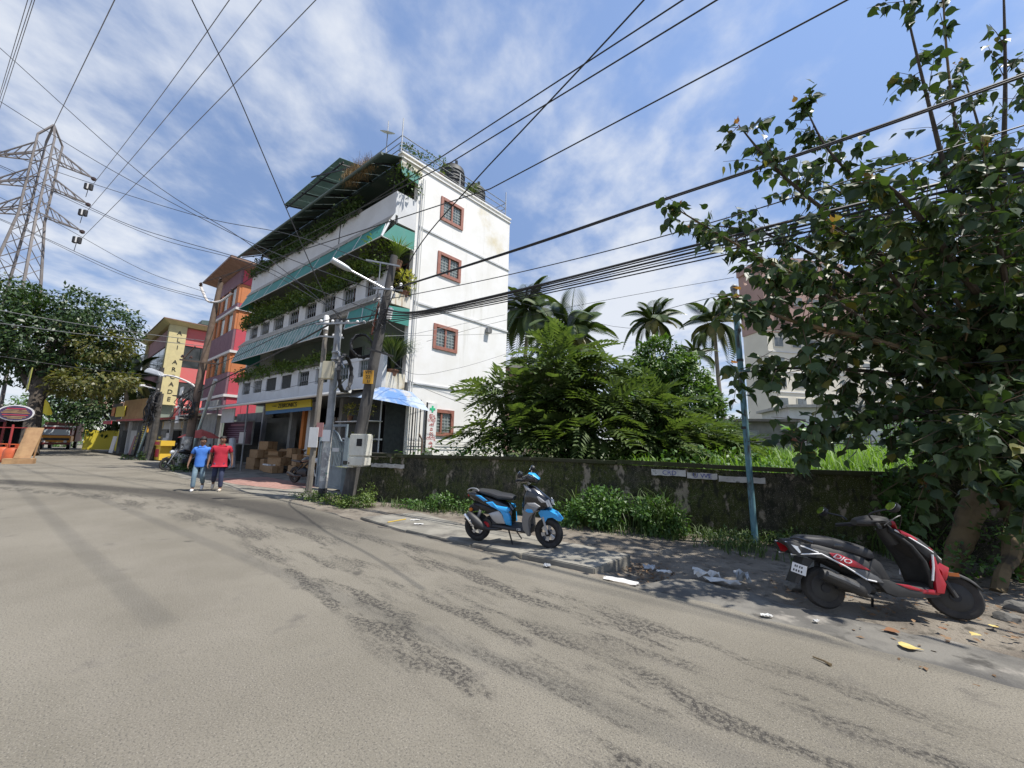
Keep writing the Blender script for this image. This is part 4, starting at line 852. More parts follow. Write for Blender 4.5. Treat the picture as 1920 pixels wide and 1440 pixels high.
# the leaning dark pole by the gate
P1a, P1b = V((-4.37, 10.7, -.1)), V((-3.62, 10.75, 7.15))
p1 = thing('utility_pole', 'thick dark leaning pole with a yellow number plate and a meter box at its foot', 'utility pole', P1a, 0, 'utility poles along the street')
d1 = P1b - P1a
def on1(t): return d1 * t
q = MB(); q.tube([on1(0), on1(.35), on1(.7), on1(1)], [.178, .158, .132, .102], 14); q.build('pole_shaft', M_polewood, p1, True)
q = MB(); a = on1(.485); q.box(a.x - .14, a.x + .14, a.y - .225, a.y - .19, a.z - .19, a.z + .19); o = q.build('number_plate', mat('ochre_plate', (.62, .33, .03), (.55, .27, .03), scale=5, rough=.6), p1)
n_ = text('VM\n22\n 1/', .13, on1(.485) + V((0, -.23, .12)), M4.Rotation(R(90), 4, 'X'), M_black, p1); n_.location.z = on1(.485).z + .0
q = MB(); a = on1(.845); b_ = AT(622, 487, 9.9) - P1a
q.tube([a + V((.02, -.1, 0)), a.lerp(b_, .7)], .032, 8); q.build('lamp_arm', M_lampg, p1, True)
st = a.lerp(b_, .66); q = MB(); dd = (b_ - a).normalized()
q.tube([st, st + dd * .12, st + dd * .3, st + dd * .55, b_], [.035, .075, .09, .085, .03], 10); q.build('street_lamp', M_lampg, p1, True)
q = MB(); a = on1(.955); q.bar(a + V((-.75, -.12, .12)), a + V((.25, -.12, -.05)), .045); a = on1(.84); q.bar(a + V((-.35, -.2, .05)), a + V((.5, -.2, 0)), .06, .05); q.bar(a + V((-.2, -.2, 0)), a + V((-.2, -.2, .85)), .025); q.build('cross_bar', M_steel, p1)
for dx, t in ((-.3, .85), (.45, .845), (.2, .83), (.3, .80), (-.1, .78)):
    a = on1(t) + V((dx, -.22, .05)); MB().lathe([(.03, 0), (.05, .03), (.03, .06), (.05, .09), (.02, .13)], 8, a).build('insulator', M_wsign, p1, True)
q = MB(); g_ = random.Random(4)
for k in range(16):
    a = on1(g_.uniform(.68, .86)) + V((g_.uniform(-.25, .2), -.2, 0)); b_ = on1(g_.uniform(.62, .84)) + V((g_.uniform(-.4, .3), -.24, 0)); q.tube(cat([a, (a + b_) / 2 + V((g_.uniform(-.35, .2), -.1, g_.uniform(-.35, .1))), b_], 5), .009, 4)
q.build('loose_wires', M_cable, p1)['kind'] = 'stuff'
q = MB(); coil(q, on1(.615) + V((-.45, .05, 0)), .3, (.5, -.85, .1), 6, .02, .12, 3); q.build('cable_coil', M_cable, p1)
q = MB(); q.bar(on1(.60) + V((-.2, -.18, 0)), on1(.58) + V((.6, -.3, -.1)), .05); q.build('stub_arm', M_polewood, p1)
q = MB(); q.bar(on1(.66) + V((-.19, -.06, 0)), on1(.80) + V((-.16, -.06, 0)), .07, .04); q.build('rusty_channel', mat('rust', (.22, .08, .05), (.15, .06, .04), scale=6, rough=.9), p1)
q = MB(); q.bar(on1(.73) + V((.22, -.1, -.05)), on1(.77) + V((.23, -.1, 0)), .13, .1); q.build('fuse_box', M_wsign, p1)
# meter box
mb_ = thing('meter_box', 'cream meter box with a small dark window, fixed to the dark leaning pole', 'meter box', (-4.0, 10.36, 1.02), R(-14))
q = MB().box(-.24, .26, -.17, .17, .23, .82); q.build('box_upper', M_cream, mb_, bevel=.03); q = MB().box(-.235, .255, -.185, .17, -.02, .225); q.build('box_lower', M_cream, mb_, bevel=.03)
MB().box(.0, .16, -.178, -.171, .5, .69).build('meter_window', M_darkhole, mb_); MB().box(-.42, -.1, -.1, .1, -.06, -.022).build('shelf_bracket', M_cream, mb_); MB().lathe([(.02, -.2), (.02, -.18)], 8, (-.17, 0, .06), axis='y').build('lock', M_iron, mb_)
# slim weathered wooden pole
P2a, P2b = V((-6.29, 12.4, 0)), V((-6.28, 12.42, 5.75))
p2 = thing('utility_pole', 'slim grey wooden pole with a white cap, left of the silver pole', 'utility pole', P2a, 0, 'utility poles along the street')
q = MB(); q.tube([(0, 0, 0), (.03, 0, 2.5), (.01, .02, 5.3)], [.095, .085, .075], 9); q.build('pole_shaft', M_post, p2, True)
MB().lathe([(.085, 5.3), (.085, 5.75), (.06, 5.8)], 10).build('pole_cap', M_wsign, p2, True); MB().box(-.1, .18, -.14, -.1, 1.42, 2.05).build('notice', M_white2, p2); MB().box(.1, .3, -.12, -.07, 1.75, 2.2).build('notice', M_dpink, p2)
q = MB(); q.bar((-.1, -.1, 5.05), (.7, -.15, 5.0), .05); q.build('cross_bar', M_steel, p2)
for x in (.1, .35, .6): MB().lathe([(.03, 0), (.05, .04), (.03, .07), (.04, .1)], 8, (x, -.12, 5.04)).build('insulator', M_wsign, p2, True)
# silver steel pole
P3a, P3b = V((-5.33, 11.3, 0)), V((-5.33, 11.34, 5.3))
p3 = thing('utility_pole', 'silver steel pole papered with old notices, carrying a beige box and a cable coil', 'utility pole', P3a, 0, 'utility poles along the street')
MB().tube([(0, 0, 0), (0, 0, .3)], .118, 12).build('pole_foot', M_iron, p3, True); MB().tube([(0, 0, .3), (0, .02, 2.4), (-.03, .04, 5.3)], [.112, .105, .1], 12).build('pole_shaft', M_conpole, p3, True)
MB().tube([(0, 0, .5), (0, .01, 1.75)], .1135, 12).build('paper_wrap', mat('torn_paper', (.55, .54, .5), (.3, .29, .28), scale=5, rough=.9, amt=(.45, .55), third=((.2, .32, .25), 8, .6, .66)), p3, True); MB().box(-.1, .12, -.135, -.118, 1.62, 1.95).build('notice', M_wsign, p3)
q = MB(); q.box(-.24, .06, -.3, -.115, 3.42, 3.95); q.build('junction_box', mat('beige_box', (.55, .5, .36), (.5, .45, .33), scale=5, rough=.6), p3, bevel=.02); MB().box(-.32, -.245, -.27, -.12, 3.45, 3.9).build('box_side', M_cream, p3)
for z in (4.05, 4.25): MB().lathe([(.13, z), (.13, z + .05)], 10).build('clamp', M_steel, p3)
q = MB(); q.bar((-.65, -.1, 5.12), (.85, -.12, 5.2), .06, .05); q.bar((.1, -.12, 4.3), (.42, -.3, 3.75), .05, .012); q.bar((.1, -.12, 3.1), (.5, -.3, 3.45), .05, .012); q.build('cross_bar', M_steel, p3)
for x in (-.5, -.15, .3, .6, .8): MB().lathe([(.03, 0), (.05, .04), (.03, .08)], 8, (x, -.11, 5.18)).build('insulator', M_wsign, p3, True)
q = MB(); coil(q, (.42, -.22, 3.6), .47, (1, .03, .05), 12, .028, .05, 6); q.build('cable_coil', M_cable, p3)
# pole by the clad building, with V arms, lamp and a tangle of wires
P4 = V((-16.7, 20.15, -.05))
p4 = thing('utility_pole', 'rust brown pole with V shaped top arms and a curved lamp arm', 'utility pole', P4, 0, 'utility poles along the street')
M_p4 = mat('rusty_pole', (.13, .09, .065), (.18, .13, .1), scale=4, rough=.9)
q = MB(); q.tube([(0, 0, 0), (.1, 0, 5), (.42, 0, 10.2)], [.2, .17, .12], 10); q.build('pole_shaft', M_p4, p4, True)
q = MB(); q.tube(cat([(.32, -.1, 9.0), (-.1, -.1, 9.1), (-.55, -.1, 9.85)], 4), .06, 6); q.tube(cat([(.32, -.1, 9.0), (.7, -.1, 9.1), (1.2, -.1, 9.55)], 4), .06, 6); q.build('top_arm', M_band, p4, True)
for x, z in ((-.58, 9.9), (.45, 10.2), (1.2, 9.6)): MB().lathe([(.06, 0), (.1, .05), (.05, .1), (.09, .15), (.03, .22)], 8, (x, -.1, z)).build('insulator', M_ins, p4, True)
q = MB(); q.bar((-1.0, -.15, 5.75), (1.1, -.15, 5.55), .08); q.bar((-.9, -.15, 5.72), (-.3, -.15, 6.5), .05); q.build('cross_arm', M_p4, p4)
for x in (-.9, -.45, .9): MB().lathe([(.05, 0), (.08, .05), (.03, .16)], 8, (x, -.15, 5.78 - .09 * x)).build('insulator', M_ins, p4, True)
q = MB(); q.tube(cat([(.05, 0, 3.6), (.0, -.1, 4.3), (-.8, -.35, 4.75), (-1.5, -.5, 4.85)], 5), .05, 7); q.build('lamp_arm', M_band, p4, True)
q = MB(); q.hexa([(-2.3, -.75, 4.95), (-1.3, -.75, 4.72), (-1.3, -.35, 4.72), (-2.3, -.35, 4.95), (-2.15, -.68, 5.2), (-1.5, -.68, 4.98), (-1.5, -.42, 4.98), (-2.15, -.42, 5.2)]); q.build('street_lamp', M_lampg, p4, bevel=.05)
q = MB(); g_ = random.Random(9)
for k in range(24):
    a = V((g_.uniform(-.5, .4), -.25, g_.uniform(2.6, 4.4))); b_ = V((g_.uniform(-.5, .4), -.25, g_.uniform(2.4, 4.2))); q.tube(cat([a, (a + b_) / 2 + V((g_.uniform(-.5, .5), -.15, g_.uniform(-.6, .2))), b_], 5), .02, 4)
coil(q, (-.1, -.3, 3.3), .3, (0, 1, 0), 4, .03, .15, 8); q.build('wire_tangle', M_cable, p4)['kind'] = 'stuff'
MB().tube([(.0, -.2, .4), (.1, -.2, 1.7)], .21, 10).build('paper_wrap', MATS['torn_paper'], p4, True)
sp = thing('stay_pipe', 'pale blue slanting pipe with a white top leaning by the clad building', 'pipe', (0, 0, 0))
a, b_ = G(352, 868, .02), AT(404, 712, 20.6)
MB().tube([a, a.lerp(b_, .8)], .075, 8).build('pipe_lower', M_paleblue, sp, True); MB().tube([a.lerp(b_, .78), b_], .095, 8).build('pipe_top', M_pipe, sp, True)
# twin pole with the wire tangle before the shop row
p5 = thing('transformer_post', 'pair of dark poles hung with a thick tangle of wires before the shop row', 'utility pole', (-25.3, 27.3, 0), R(-40), 'utility poles along the street')
q = MB(); q.tube([(-.9, 0, 0), (-.3, 0, 6.6)], [.17, .13], 8); q.build('pole_shaft', M_polewood, p5, True); q = MB(); q.tube([(.9, 0, 0), (1.0, 0, 4.6)], [.2, .16], 8); q.build('pole_shaft', M_polewood, p5, True)
q = MB(); g_ = random.Random(12)
for k in range(60):
    a = V((g_.uniform(-1.0, 1.5), g_.uniform(-.4, .1), g_.uniform(2.6, 4.8))); b_ = V((g_.uniform(-1.2, 1.6), g_.uniform(-.4, .1), g_.uniform(2.6, 4.6))); q.tube(cat([a, (a + b_) / 2 + V((g_.uniform(-.6, .6), -.2, g_.uniform(-.8, .2))), b_], 5), .028, 4)
for c in ((-.2, -.4, 3.6), (1.2, -.4, 3.9), (.8, -.45, 3.1)): coil(q, c, .38, (0, 1, 0), 5, .035, .12, int(c[0] * 10 + 30))
q.build('wire_tangle', M_cable, p5)['kind'] = 'stuff'
q = MB(); q.bar((-1.1, -.1, 5.6), (.8, -.1, 5.4), .09); q.bar((-1.2, -.1, 4.7), (1.8, -.1, 4.6), .1); q.build('cross_arm', M_polewood, p5)
q = MB(); q.tube([(-.3, 0, 5.0), (-1.6, -.4, 5.2), (-2.5, -.6, 5.35)], .05, 6); q.build('lamp_arm', M_band, p5, True); MB().box(-3.2, -2.5, -.75, -.5, 5.32, 5.45).build('street_lamp', M_wsign, p5)
MB().box(-.95, -.55, -.2, -.12, 1.9, 2.5).build('notice', MATS['ochre_plate'], p5)
sp = thing('stay_pipe', 'pale blue slanting pipe beside the tangled twin poles', 'pipe', (0, 0, 0)); a, b_ = G(257, 856, .02), AT(284, 782, 28.5)
MB().tube([a, a.lerp(b_, .8)], .07, 8).build('pipe_lower', M_paleblue, sp, True); MB().tube([a.lerp(b_, .78), b_], .08, 8).build('pipe_top', M_paleblue, sp, True)
# blue steel post by the wall
bp = thing('blue_post', 'flaking blue painted steel post with a grey top standing by the mossy wall', 'post', (4.44, 7.22, -.05))
MB().tube([(0, 0, 0), (-.05, .02, 4.45)], .052, 12).build('post_shaft', M_bluepost, bp, True); MB().tube([(-.048, .02, 4.45), (-.052, .02, 4.86)], .052, 12).build('post_sleeve', M_conpole, bp, True); MB().lathe([(.064, 4.86), (.068, 4.93), (.03, 4.97)], 12, (-.052, .02, 0)).build('post_cap', M_conpole, bp, True)
for z in (2.1, 2.9, 3.4, 4.0, 4.4): MB().lathe([(.061, z), (.061, z + .05)], 10, (-.035, .02, 0)).build('clamp', M_iron, bp)
# lattice pylon
M_pyl = mat('pylon_steel', (.17, .15, .14), (.22, .2, .19), scale=1, rough=.6, metal=.2)
py_ = thing('power_pylon', 'tall lattice pylon with three cross arms rising behind the big roadside tree', 'pylon', (-48.7, 35.6, 0), R(24))
PW = .62
def pw(z): return PW if z > 23 else PW + (23 - z) * .075
CR = [(-1, -1), (1, -1), (1, 1), (-1, 1)]
def pc(i, z): x, y = CR[i % 4]; return V((x * pw(z), y * pw(z), z))
for i in range(4): q = MB(); q.tube([pc(i, 0), pc(i, 23), pc(i, 31.8)], [.16, .12, .1], 4); q.tube([pc(i, 31.8), (0, 0, 33.6)], .1, 4); q.build('tower_leg', M_pyl, py_)
zs = [8 + 1.45 * k for k in range(17)]
for k in range(16):
    for i in range(4):
        if i == 2: continue
        q = MB(); q.bar(pc(i, zs[k]), pc(i + 1, zs[k + 1]), .05); q.build('brace', M_pyl, py_); q = MB(); q.bar(pc(i + 1, zs[k]), pc(i, zs[k + 1]), .05); q.build('brace', M_pyl, py_)
TIPS = []
for z in (29.6, 26.6, 23.5):
    for s_ in (1, -1):
        tip = V((s_ * 3.7, 0, z - .9)); q = MB()
        for yy in (-1, 1):
            q.bar((s_ * PW, yy * PW, z + 1.3), tip, .09); q.bar((s_ * PW, yy * PW, z), tip, .1)
            for f in (.25, .5, .75): q.bar(V((s_ * PW, yy * PW, z)).lerp(tip, f), V((s_ * PW, yy * PW, z + 1.3)).lerp(tip, f - .2), .06)
        for f in (.2, .45, .7): q.bar(V((s_ * PW, -PW, z)).lerp(tip, f), V((s_ * PW, PW, z)).lerp(tip, f), .07)
        q.build('cross_arm', M_pyl, py_)
        w_ = MB(); w_.lathe([(.08, 0), (.2, -.08), (.2, -.3), (.08, -.4)], 10, tip + V((s_ * .1, 0, .1)))
        ins = w_.build('insulator', M_ins, py_, True)
        q = MB(); 
        for dx in (-.18, .18): q.lathe([(.12, -.75), (.18, -.8), (.18, -1.4), (.12, -1.45)], 10, tip + V((dx - s_ * .15, 0, 0)))
        q.build('insulator_pair', M_iron, ins, True); MB().box(tip.x - s_ * .15 - .05, tip.x - s_ * .15 + .05, -.2, -.14, tip.z - 1.4, tip.z - .8).build('insulator_plate', M_wsign, ins)
        MB().tube([tip + V((-s_ * .15, 0, -1.45)), tip + V((-s_ * .2, 0, -2.3))], .03, 4).build('dropper', M_iron, ins)
        TIPS.append((s_, tip))
PM = M4.Translation((-48.7, 35.6, 0)) @ M4.Rotation(R(24), 4, 'Z')
# ---------------------------------------------------------------- overhead lines
def cable(label, pts, r=.012, m=None, sag=0.0, name='overhead_cable', group='overhead lines', n=16, straight=False):
    pts = [V(p) for p in pts]
    if straight: pass
    elif len(pts) == 2:
        a, b_ = pts; pts = [a.lerp(b_, i / n) - V((0, 0, sag * 4 * (i / n) * (1 - i / n))) for i in range(n + 1)]
    else: pts = cat(pts, 7)
    return tag(MB().tube(pts, r, 5).build(name, m or M_cable, None, True), label, 'cable', group)
tipW = [(s_, PM @ t) for s_, t in TIPS]
for i, (k, e) in enumerate(((0, (430, 0)), (2, (490, 0)), (4, (592, 0)))):
    a = tipW[k][1] + V((0, 0, -1.2)); b_ = G(e[0], e[1], 24 - i); far_ = b_ + (b_ - a) * .8; far_.z = b_.z + 2
    cable(('highest', 'middle', 'lowest')[i] + ' pale conductor running from the right arms of the pylon across the sky', [a, b_, far_], .02, M_cablegrey, name='pylon_conductor', group='pylon conductors')
a = PM @ V((0, 0, 33.6)); b_ = G(215, 0, 30); cable('thin earth wire rising from the pylon peak to the top of the picture', [a, b_, b_ + (b_ - a)], .03, M_cablegrey, name='pylon_conductor', group='pylon conductors')
for i, (x0, x1) in enumerate(((0, 52), (2, 60), (6, 65))):
    a = AT(x0 - 3, 185 + 4 * i, 27); b_ = AT(x1, 0, 18); cable(('leftmost', 'middle', 'rightmost')[i] + ' of the three blurred conductors in the upper left corner', [a + (a - b_) * .5, a, b_, b_ + (b_ - a)], .018, M_cablegrey, name='pylon_conductor', group='pylon conductors')
arm = [P4 + V((1.2, -.1, 9.75)), P4 + V((.45, -.1, 10.35)), P4 + V((-.58, -.1, 10.1))]
for i, (m1, e) in enumerate((((830, 292.5), (1280, 0)), ((844.7, 305), (1280, 39)), ((919, 354), (1280, 163)))):
    z1 = 9.7 - .5 * i; b_, c = G(m1[0], m1[1], z1 + (.1, .15, -.1)[i]), G(e[0], e[1], z1 + .1)
    cable(('upper of the two long street wires crossing above the white roof', 'lower of the two long street wires crossing above the white roof', 'long street wire passing in front of the topmost brown window')[i], [arm[i], b_, c, c + (c - b_) * .9], .016, straight=True)
T1 = P1a + on1(.84)
cable('thick black twisted cable sweeping from the dark pole up to the right edge', [T1 + V((.3, -.22, .05)), AT(985, 462, 8.5), AT(1240, 375, 6.9), AT(1560, 268, 5.2), AT(1920, 140, 3.9), AT(2400, -40, 2.8)], .023)
cable('second strand twisted round the thick black cable', [T1 + V((.3, -.24, .03)), AT(985, 464.5, 8.49), AT(1240, 377.5, 6.88), AT(1560, 270.5, 5.19), AT(1920, 143, 3.89), AT(2400, -36, 2.79)], .016)
for i, (dy, r, lab) in enumerate(((0, .026, 'uppermost thick cable of the bundle passing in front of the white side wall'), (6, .014, 'second cable of the bundle, just under the uppermost'), (13, .02, 'third cable of the bundle in front of the side wall'), (19, .01, 'fourth and thinnest cable of the bundle'), (25, .016, 'fifth cable of the bundle, above the lowest'), (33, .013, 'lowest cable of the bundle in front of the side wall'))):
    cable(lab, [P1a + on1(.76 - .012 * i) + V((.1, -.22, 0)), AT(780, 585 + dy * .35, 9.9), AT(955, 548 + dy * .5, 8.4), AT(1300, 461 + dy * .9, 6.4), AT(1600, 385 + dy * 1.2, 5.2), AT(1920, 305 + dy * 1.4, 4.3), AT(2400, 180 + dy * 1.5, 3.2)], r)
cable('single thin cable between the twisted cable and the bundle', [P1a + on1(.8) + V((.1, -.2, 0)), AT(955, 515, 8.6), AT(1290, 430, 6.6), AT(1920, 235, 4.4), AT(2400, 90, 3.2)], .011)
cable('black service wire crossing the third brown window on its way to the top edge', [P1a + on1(.70) + V((.05, -.2, 0)), AT(780, 470, 9.3), AT(885, 345, 7.6), AT(1000, 222, 6.2), AT(1207, 0, 4.8), AT(1500, -330, 3.4)], .014)
cable('black service wire falling from the top edge past the roof corner to the silver pole', [P3b + V((.2, -.1, -.1)), AT(612, 560, 11), AT(545, 410, 10), AT(440, 165, 8.6), AT(360, 0, 7.6), AT(250, -230, 6.4)], .014)
left = [('wire entering at the upper left and reaching the silver pole', [(-60, 40, 14), (0, 90, 14), (270, 330, 15), (460, 452, 14), (632, 588, 11.4)], .014), ('wire from the left edge over the pylon peak down to the dark pole', [(-60, 150, 14), (0, 190, 14.3), (185, 305, 15), (370, 405, 14.5), (505, 470, 13), (705, 545, 10.6)], .014),
        ('slack wire from the left edge joining the roof eave of the white building', [(-60, 262, 15), (0, 283, 15.2), (130, 330, 16), (370, 405, 15), (545, 440, 13), (715, 500, 10.6)], .013), ('wire running below the slack one and ending at the dark pole', [(-60, 292, 15), (0, 310, 15.2), (150, 380, 16), (265, 430, 15.5), (470, 490, 14), (560, 530, 12.5), (705, 585, 10.6)], .014),
        ('twin wire just beneath, crossing the lower pylon arm', [(-60, 288, 15.3), (0, 313, 15.5), (150, 384, 16.4), (300, 448, 15.7), (470, 495, 14.2), (640, 590, 11.4)], .012), ('wire from the left edge to the top of the rust brown pole', [(-60, 385, 17), (0, 410, 17.3), (75, 442, 18), (265, 525, 19.2), (400, 562, 20)], .014),
        ('its lower neighbour sagging to the rust brown pole', [(-60, 380, 17.4), (0, 412, 17.6), (75, 444, 18.2), (240, 520, 19.2), (402, 568, 20)], .012), ('thin wire between them ending on the V arms', [(-60, 330, 17), (0, 370, 17.3), (100, 415, 18), (265, 505, 19.2), (386, 548, 20)], .012)]
for lab, ps, r in left: cable(lab, [AT(*p) for p in ps], r)
for lab, ps, r, m in (('upper pale wire in front of the big roadside tree', [(-60, 570, 18), (0, 582, 18.3), (150, 608, 19), (280, 627, 19.5), (392, 640, 20.1)], .018, M_cablegrey), ('lower pale wire in front of the big roadside tree', [(-60, 598, 18), (0, 606, 18.3), (150, 626, 19), (280, 638, 19.5), (392, 650, 20.1)], .018, M_cablegrey), ('dark wire low across the tree to the tangled twin poles', [(-60, 660, 24), (0, 668, 24), (150, 690, 26), (300, 705, 27)], .02, M_cable),
                      ('cable bundle strung from the rust brown pole past the lower balcony', [(372, 735, 20), (430, 705, 17.5), (500, 672, 15.5), (560, 640, 13.4), (632, 600, 11.3)], .03, M_cable), ('thin cable above that bundle', [(392, 690, 20.1), (450, 665, 17.5), (540, 622, 14), (632, 596, 11.3)], .016, M_cable), ('cable strung between the silver pole and the dark pole', [(632, 600, 11.3), (668, 597, 11.0), (716, 588, 10.6)], .022, M_cable), ('slack cable hanging in front of the lower balcony', [(440, 712, 17), (500, 733, 15.4), (560, 722, 13.6), (640, 705, 11.4)], .008, M_cable),
                      ('pale wire crossing the white side wall below the third window', [(718, 598, 10.6), (765, 625, 13.2), (815, 618, 14.6), (947, 590, 16.5)], .009, M_cablegrey), ('pale level wire crossing the third window', [(722, 630, 10.6), (765, 629, 13), (860, 628, 14.5), (955, 625, 16)], .008, M_cablegrey), ('thin wire drooping across the wall above the lowest string course', [(705, 640, 10.6), (770, 700, 12.5), (860, 690, 13.5), (960, 660, 15)], .008, M_cablegrey), ('dark wire sloping down the side wall to the bush', [(764, 712, 14), (800, 730, 14.2), (850, 750, 14.4), (912, 772, 14.5)], .009, M_cable),
                      ('thin line from the blue post across to the palms', [(1376, 548, 7.24), (1250, 580, 11), (1150, 612, 16), (950, 560, 30)], .008, M_cable), ('upper line running from the blue post into the peepal branches', [(1376, 520, 12), (1150, 560, 14), (950, 600, 16), (800, 640, 14)], .008, M_cable), ('line leaving the blue post for the right edge, level with its clamps', [(1378, 585, 7.24), (1600, 560, 6.0), (1920, 520, 4.8), (2200, 480, 4)], .008, M_cable), ('level line in front of the far tower from the blue post', [(1385, 690, 7.24), (1600, 690, 6.2), (1920, 675, 5), (2200, 660, 4.2)], .008, M_cable), ('lowest line from the blue post over the grass', [(1399, 828, 7.2), (1600, 832, 6.3), (1920, 836, 5.2), (2200, 838, 4.4)], .008, M_cable)):
    cable(lab, [AT(*p) for p in ps], r, m)
# ---------------------------------------------------------------- scooters
M_tyre = mat('tyre_rubber', (.02, .02, .021), (.035, .034, .033), scale=12, rough=.85, bump=.3, bscale=60)
M_tyred = mat('dusty_tyre', (.03, .028, .026), (.055, .05, .045), scale=5, rough=.95)
M_alloy = plain('black_alloy', (.025, .025, .028), .35, metal=.6); M_bright = plain('machined_alloy', (.6, .6, .62), .3, metal=.7)
M_dkpl = mat('dark_grey_plastic', (.022, .022, .024), (.03, .03, .032), scale=10, rough=.55); M_dkpl2 = mat('dusty_black_plastic', (.02, .0195, .019), (.04, .038, .035), scale=3, rough=.6)
M_seat = plain('black_seat_vinyl', (.018, .018, .02), .5); M_gblk = plain('gloss_black', (.012, .012, .014), .18, coat=.6)
M_blue = mat('bright_blue_paint', (.03, .33, .72), rough=.3, coat=.5); M_silver = plain('matt_grey_paint', (.2, .2, .205), .4, metal=.3); M_silver2 = plain('silver_paint', (.42, .42, .43), .35, metal=.3)
M_sred = mat('scooter_red', (.42, .012, .025), (.34, .012, .02), scale=3, rough=.3, coat=.4); M_chrome = plain('chrome', (.8, .8, .82), .12, metal=1.0); M_lens = plain('clear_lens', (.6, .62, .64), .1, spec=.9); M_amber = plain('amber_lens', (.6, .16, .02), .25); M_rlens = plain('red_lens', (.35, .01, .015), .2)
M_mirror = plain('mirror_glass', (.85, .87, .9), .05, metal=1.0)
def wheel(parent, x, z, r, wd, bright, tm, spokes=5, hub=True, label=None, steer=None):
    w_ = thing('wheel', None, None, (x, 0, z)); w_.parent = parent
    if label: w_['label'] = label
    pr = [(r - .085, -wd * .32), (r - .05, -wd * .5), (r - .018, -wd * .46), (r, -wd * .2), (r, wd * .2), (r - .018, wd * .46), (r - .05, wd * .5), (r - .085, wd * .32), (r - .085, -wd * .32)]
    MB().lathe(pr, 30, axis='y', cap=False).build('tyre', tm, w_, True)
    q = MB(); q.lathe([(r - .082, -wd * .34), (r - .1, -wd * .34), (r - .115, -wd * .2), (r - .115, wd * .2), (r - .1, wd * .34), (r - .082, wd * .34), (r - .082, -wd * .34)], 26, axis='y', cap=False)
    q.lathe([(.045, -.06), (.045, .06)], 14, axis='y'); q.build('rim', M_alloy, w_, True)
    q = MB(); n = spokes
    for k in range(n):
        a = 2 * math.pi * k / n + .3
        for s_ in (-.13, .13): q.bar((.035 * math.cos(a), -.012, .035 * math.sin(a)), ((r - .105) * math.cos(a + s_), -.02, (r - .105) * math.sin(a + s_)), .016, .03)
    q.build('spokes', bright, w_)
    return w_
def panel(name, prof, y, th, m, parent, both=True, bulge=.02, bev=.012, label=None):
    """A moulded body panel: the side outline (x,z) pushed out at +-y with rounded edges and a slightly domed face."""
    out = []
    for s_ in ((-1, 1) if both else (-1,)):
        q = MB(); n = len(prof); cx = sum(p[0] for p in prof) / n; cz = sum(p[1] for p in prof) / n
        def rg(k, yy): return [(cx + (p[0] - cx) * k, s_ * yy, cz + (p[1] - cz) * k) for p in prof]
        q.ring([rg(1, y - th), rg(1, y - bev), rg(.955, y), rg(.6, y + bulge)], cap=True); o = q.build(name, m, parent, True, label=label); out.append(o)
    return out
def loft(mb, secs, n=14, p=2.6):
    """Rounded sections (x, z, half width, half height) lofted along x."""
    rings = []
    for x, z, hw, hh in secs:
        r = []
        for k in range(n):
            a = 2 * math.pi * k / n; c, s_ = math.cos(a), math.sin(a); r.append((x, hw * math.copysign(abs(c) ** (2 / p), c), z + hh * math.copysign(abs(s_) ** (2 / p), s_)))
        rings.append(r)
    return mb.ring(rings)
def mirror(parent, sx, base, top, wd=.09):
    m_ = MB().tube(cat([base, (base[0] - .03, base[1] * 1.15, (base[2] + top[2]) / 2), top], 4), .009, 6).build('mirror', M_black, parent, True)
    q = MB(); loft(q, [(-.03, 0, wd * .5, .03), (-.02, 0, wd, .055), (.015, 0, wd * .9, .05), (.04, 0, wd * .3, .02)], 12, 2.2); o = q.build('mirror_shell', M_black, m_, True); o.location = top; o.rotation_euler.y = R(32)
    q = MB(); q.ring([[(-.033, wd * .88 * math.cos(2 * math.pi * k / 16), .048 * math.sin(2 * math.pi * k / 16)) for k in range(16)], [(-.036, wd * .88 * math.cos(2 * math.pi * k / 16), .048 * math.sin(2 * math.pi * k / 16)) for k in range(16)]]); o = q.build('mirror_glass', M_mirror, m_); o.location = top; o.rotation_euler.y = R(32)
    return m_
# --- blue, grey and black scooter on the slabs
w0, w1 = V((-.52, 6.92, .02)), V((.66, 6.46, .045))
ang = math.atan2(w1.y - w0.y, w1.x - w0.x)
s1 = thing('blue_scooter', 'bright blue, grey and black scooter parked on the concrete slabs before the wall', 'scooter', w0, ang); s1.rotation_euler = (R(6), R(-1), ang)
wheel(s1, 0, .235, .235, .12, M_bright, M_tyre, 5); fw = wheel(s1, 1.27, .235, .235, .11, M_bright, M_tyre, 6); fw.rotation_euler.z = R(-6)
q = MB(); loft(q, [(-.1, .76, .06, .05), (.05, .74, .11, .09), (.25, .66, .14, .13), (.45, .58, .145, .16), (.6, .5, .13, .17), (.68, .45, .11, .12)]); q.build('body', M_gblk, s1, True)
q = MB(); loft(q, [(-.06, .835, .07, .015), (.08, .845, .11, .03), (.3, .815, .135, .045), (.45, .775, .14, .05), (.62, .765, .12, .045), (.71, .755, .08, .03)]); q.build('seat', M_seat, s1, True)
panel('tail_panel', [(-.13, .83), (.02, .84), (.26, .74), (.45, .62), (.40, .58), (.2, .62), (-.02, .72)], .135, .06, M_gblk, s1)
panel('tail_stripe', [(.05, .80), (.14, .79), (.27, .715), (.2, .70)], .155, .02, M_blue, s1, bulge=.004, bev=.004)
panel('side_panel', [(.24, .69), (.36, .705), (.43, .65), (.655, .615), (.665, .57), (.63, .545), (.67, .48), (.68, .34), (.6, .35), (.575, .47), (.5, .57), (.36, .64)], .165, .05, M_blue, s1)
panel('side_cover', [(.28, .505), (.34, .53), (.47, .565), (.53, .51), (.59, .36), (.43, .355), (.36, .40)], .155, .05, M_silver2, s1)
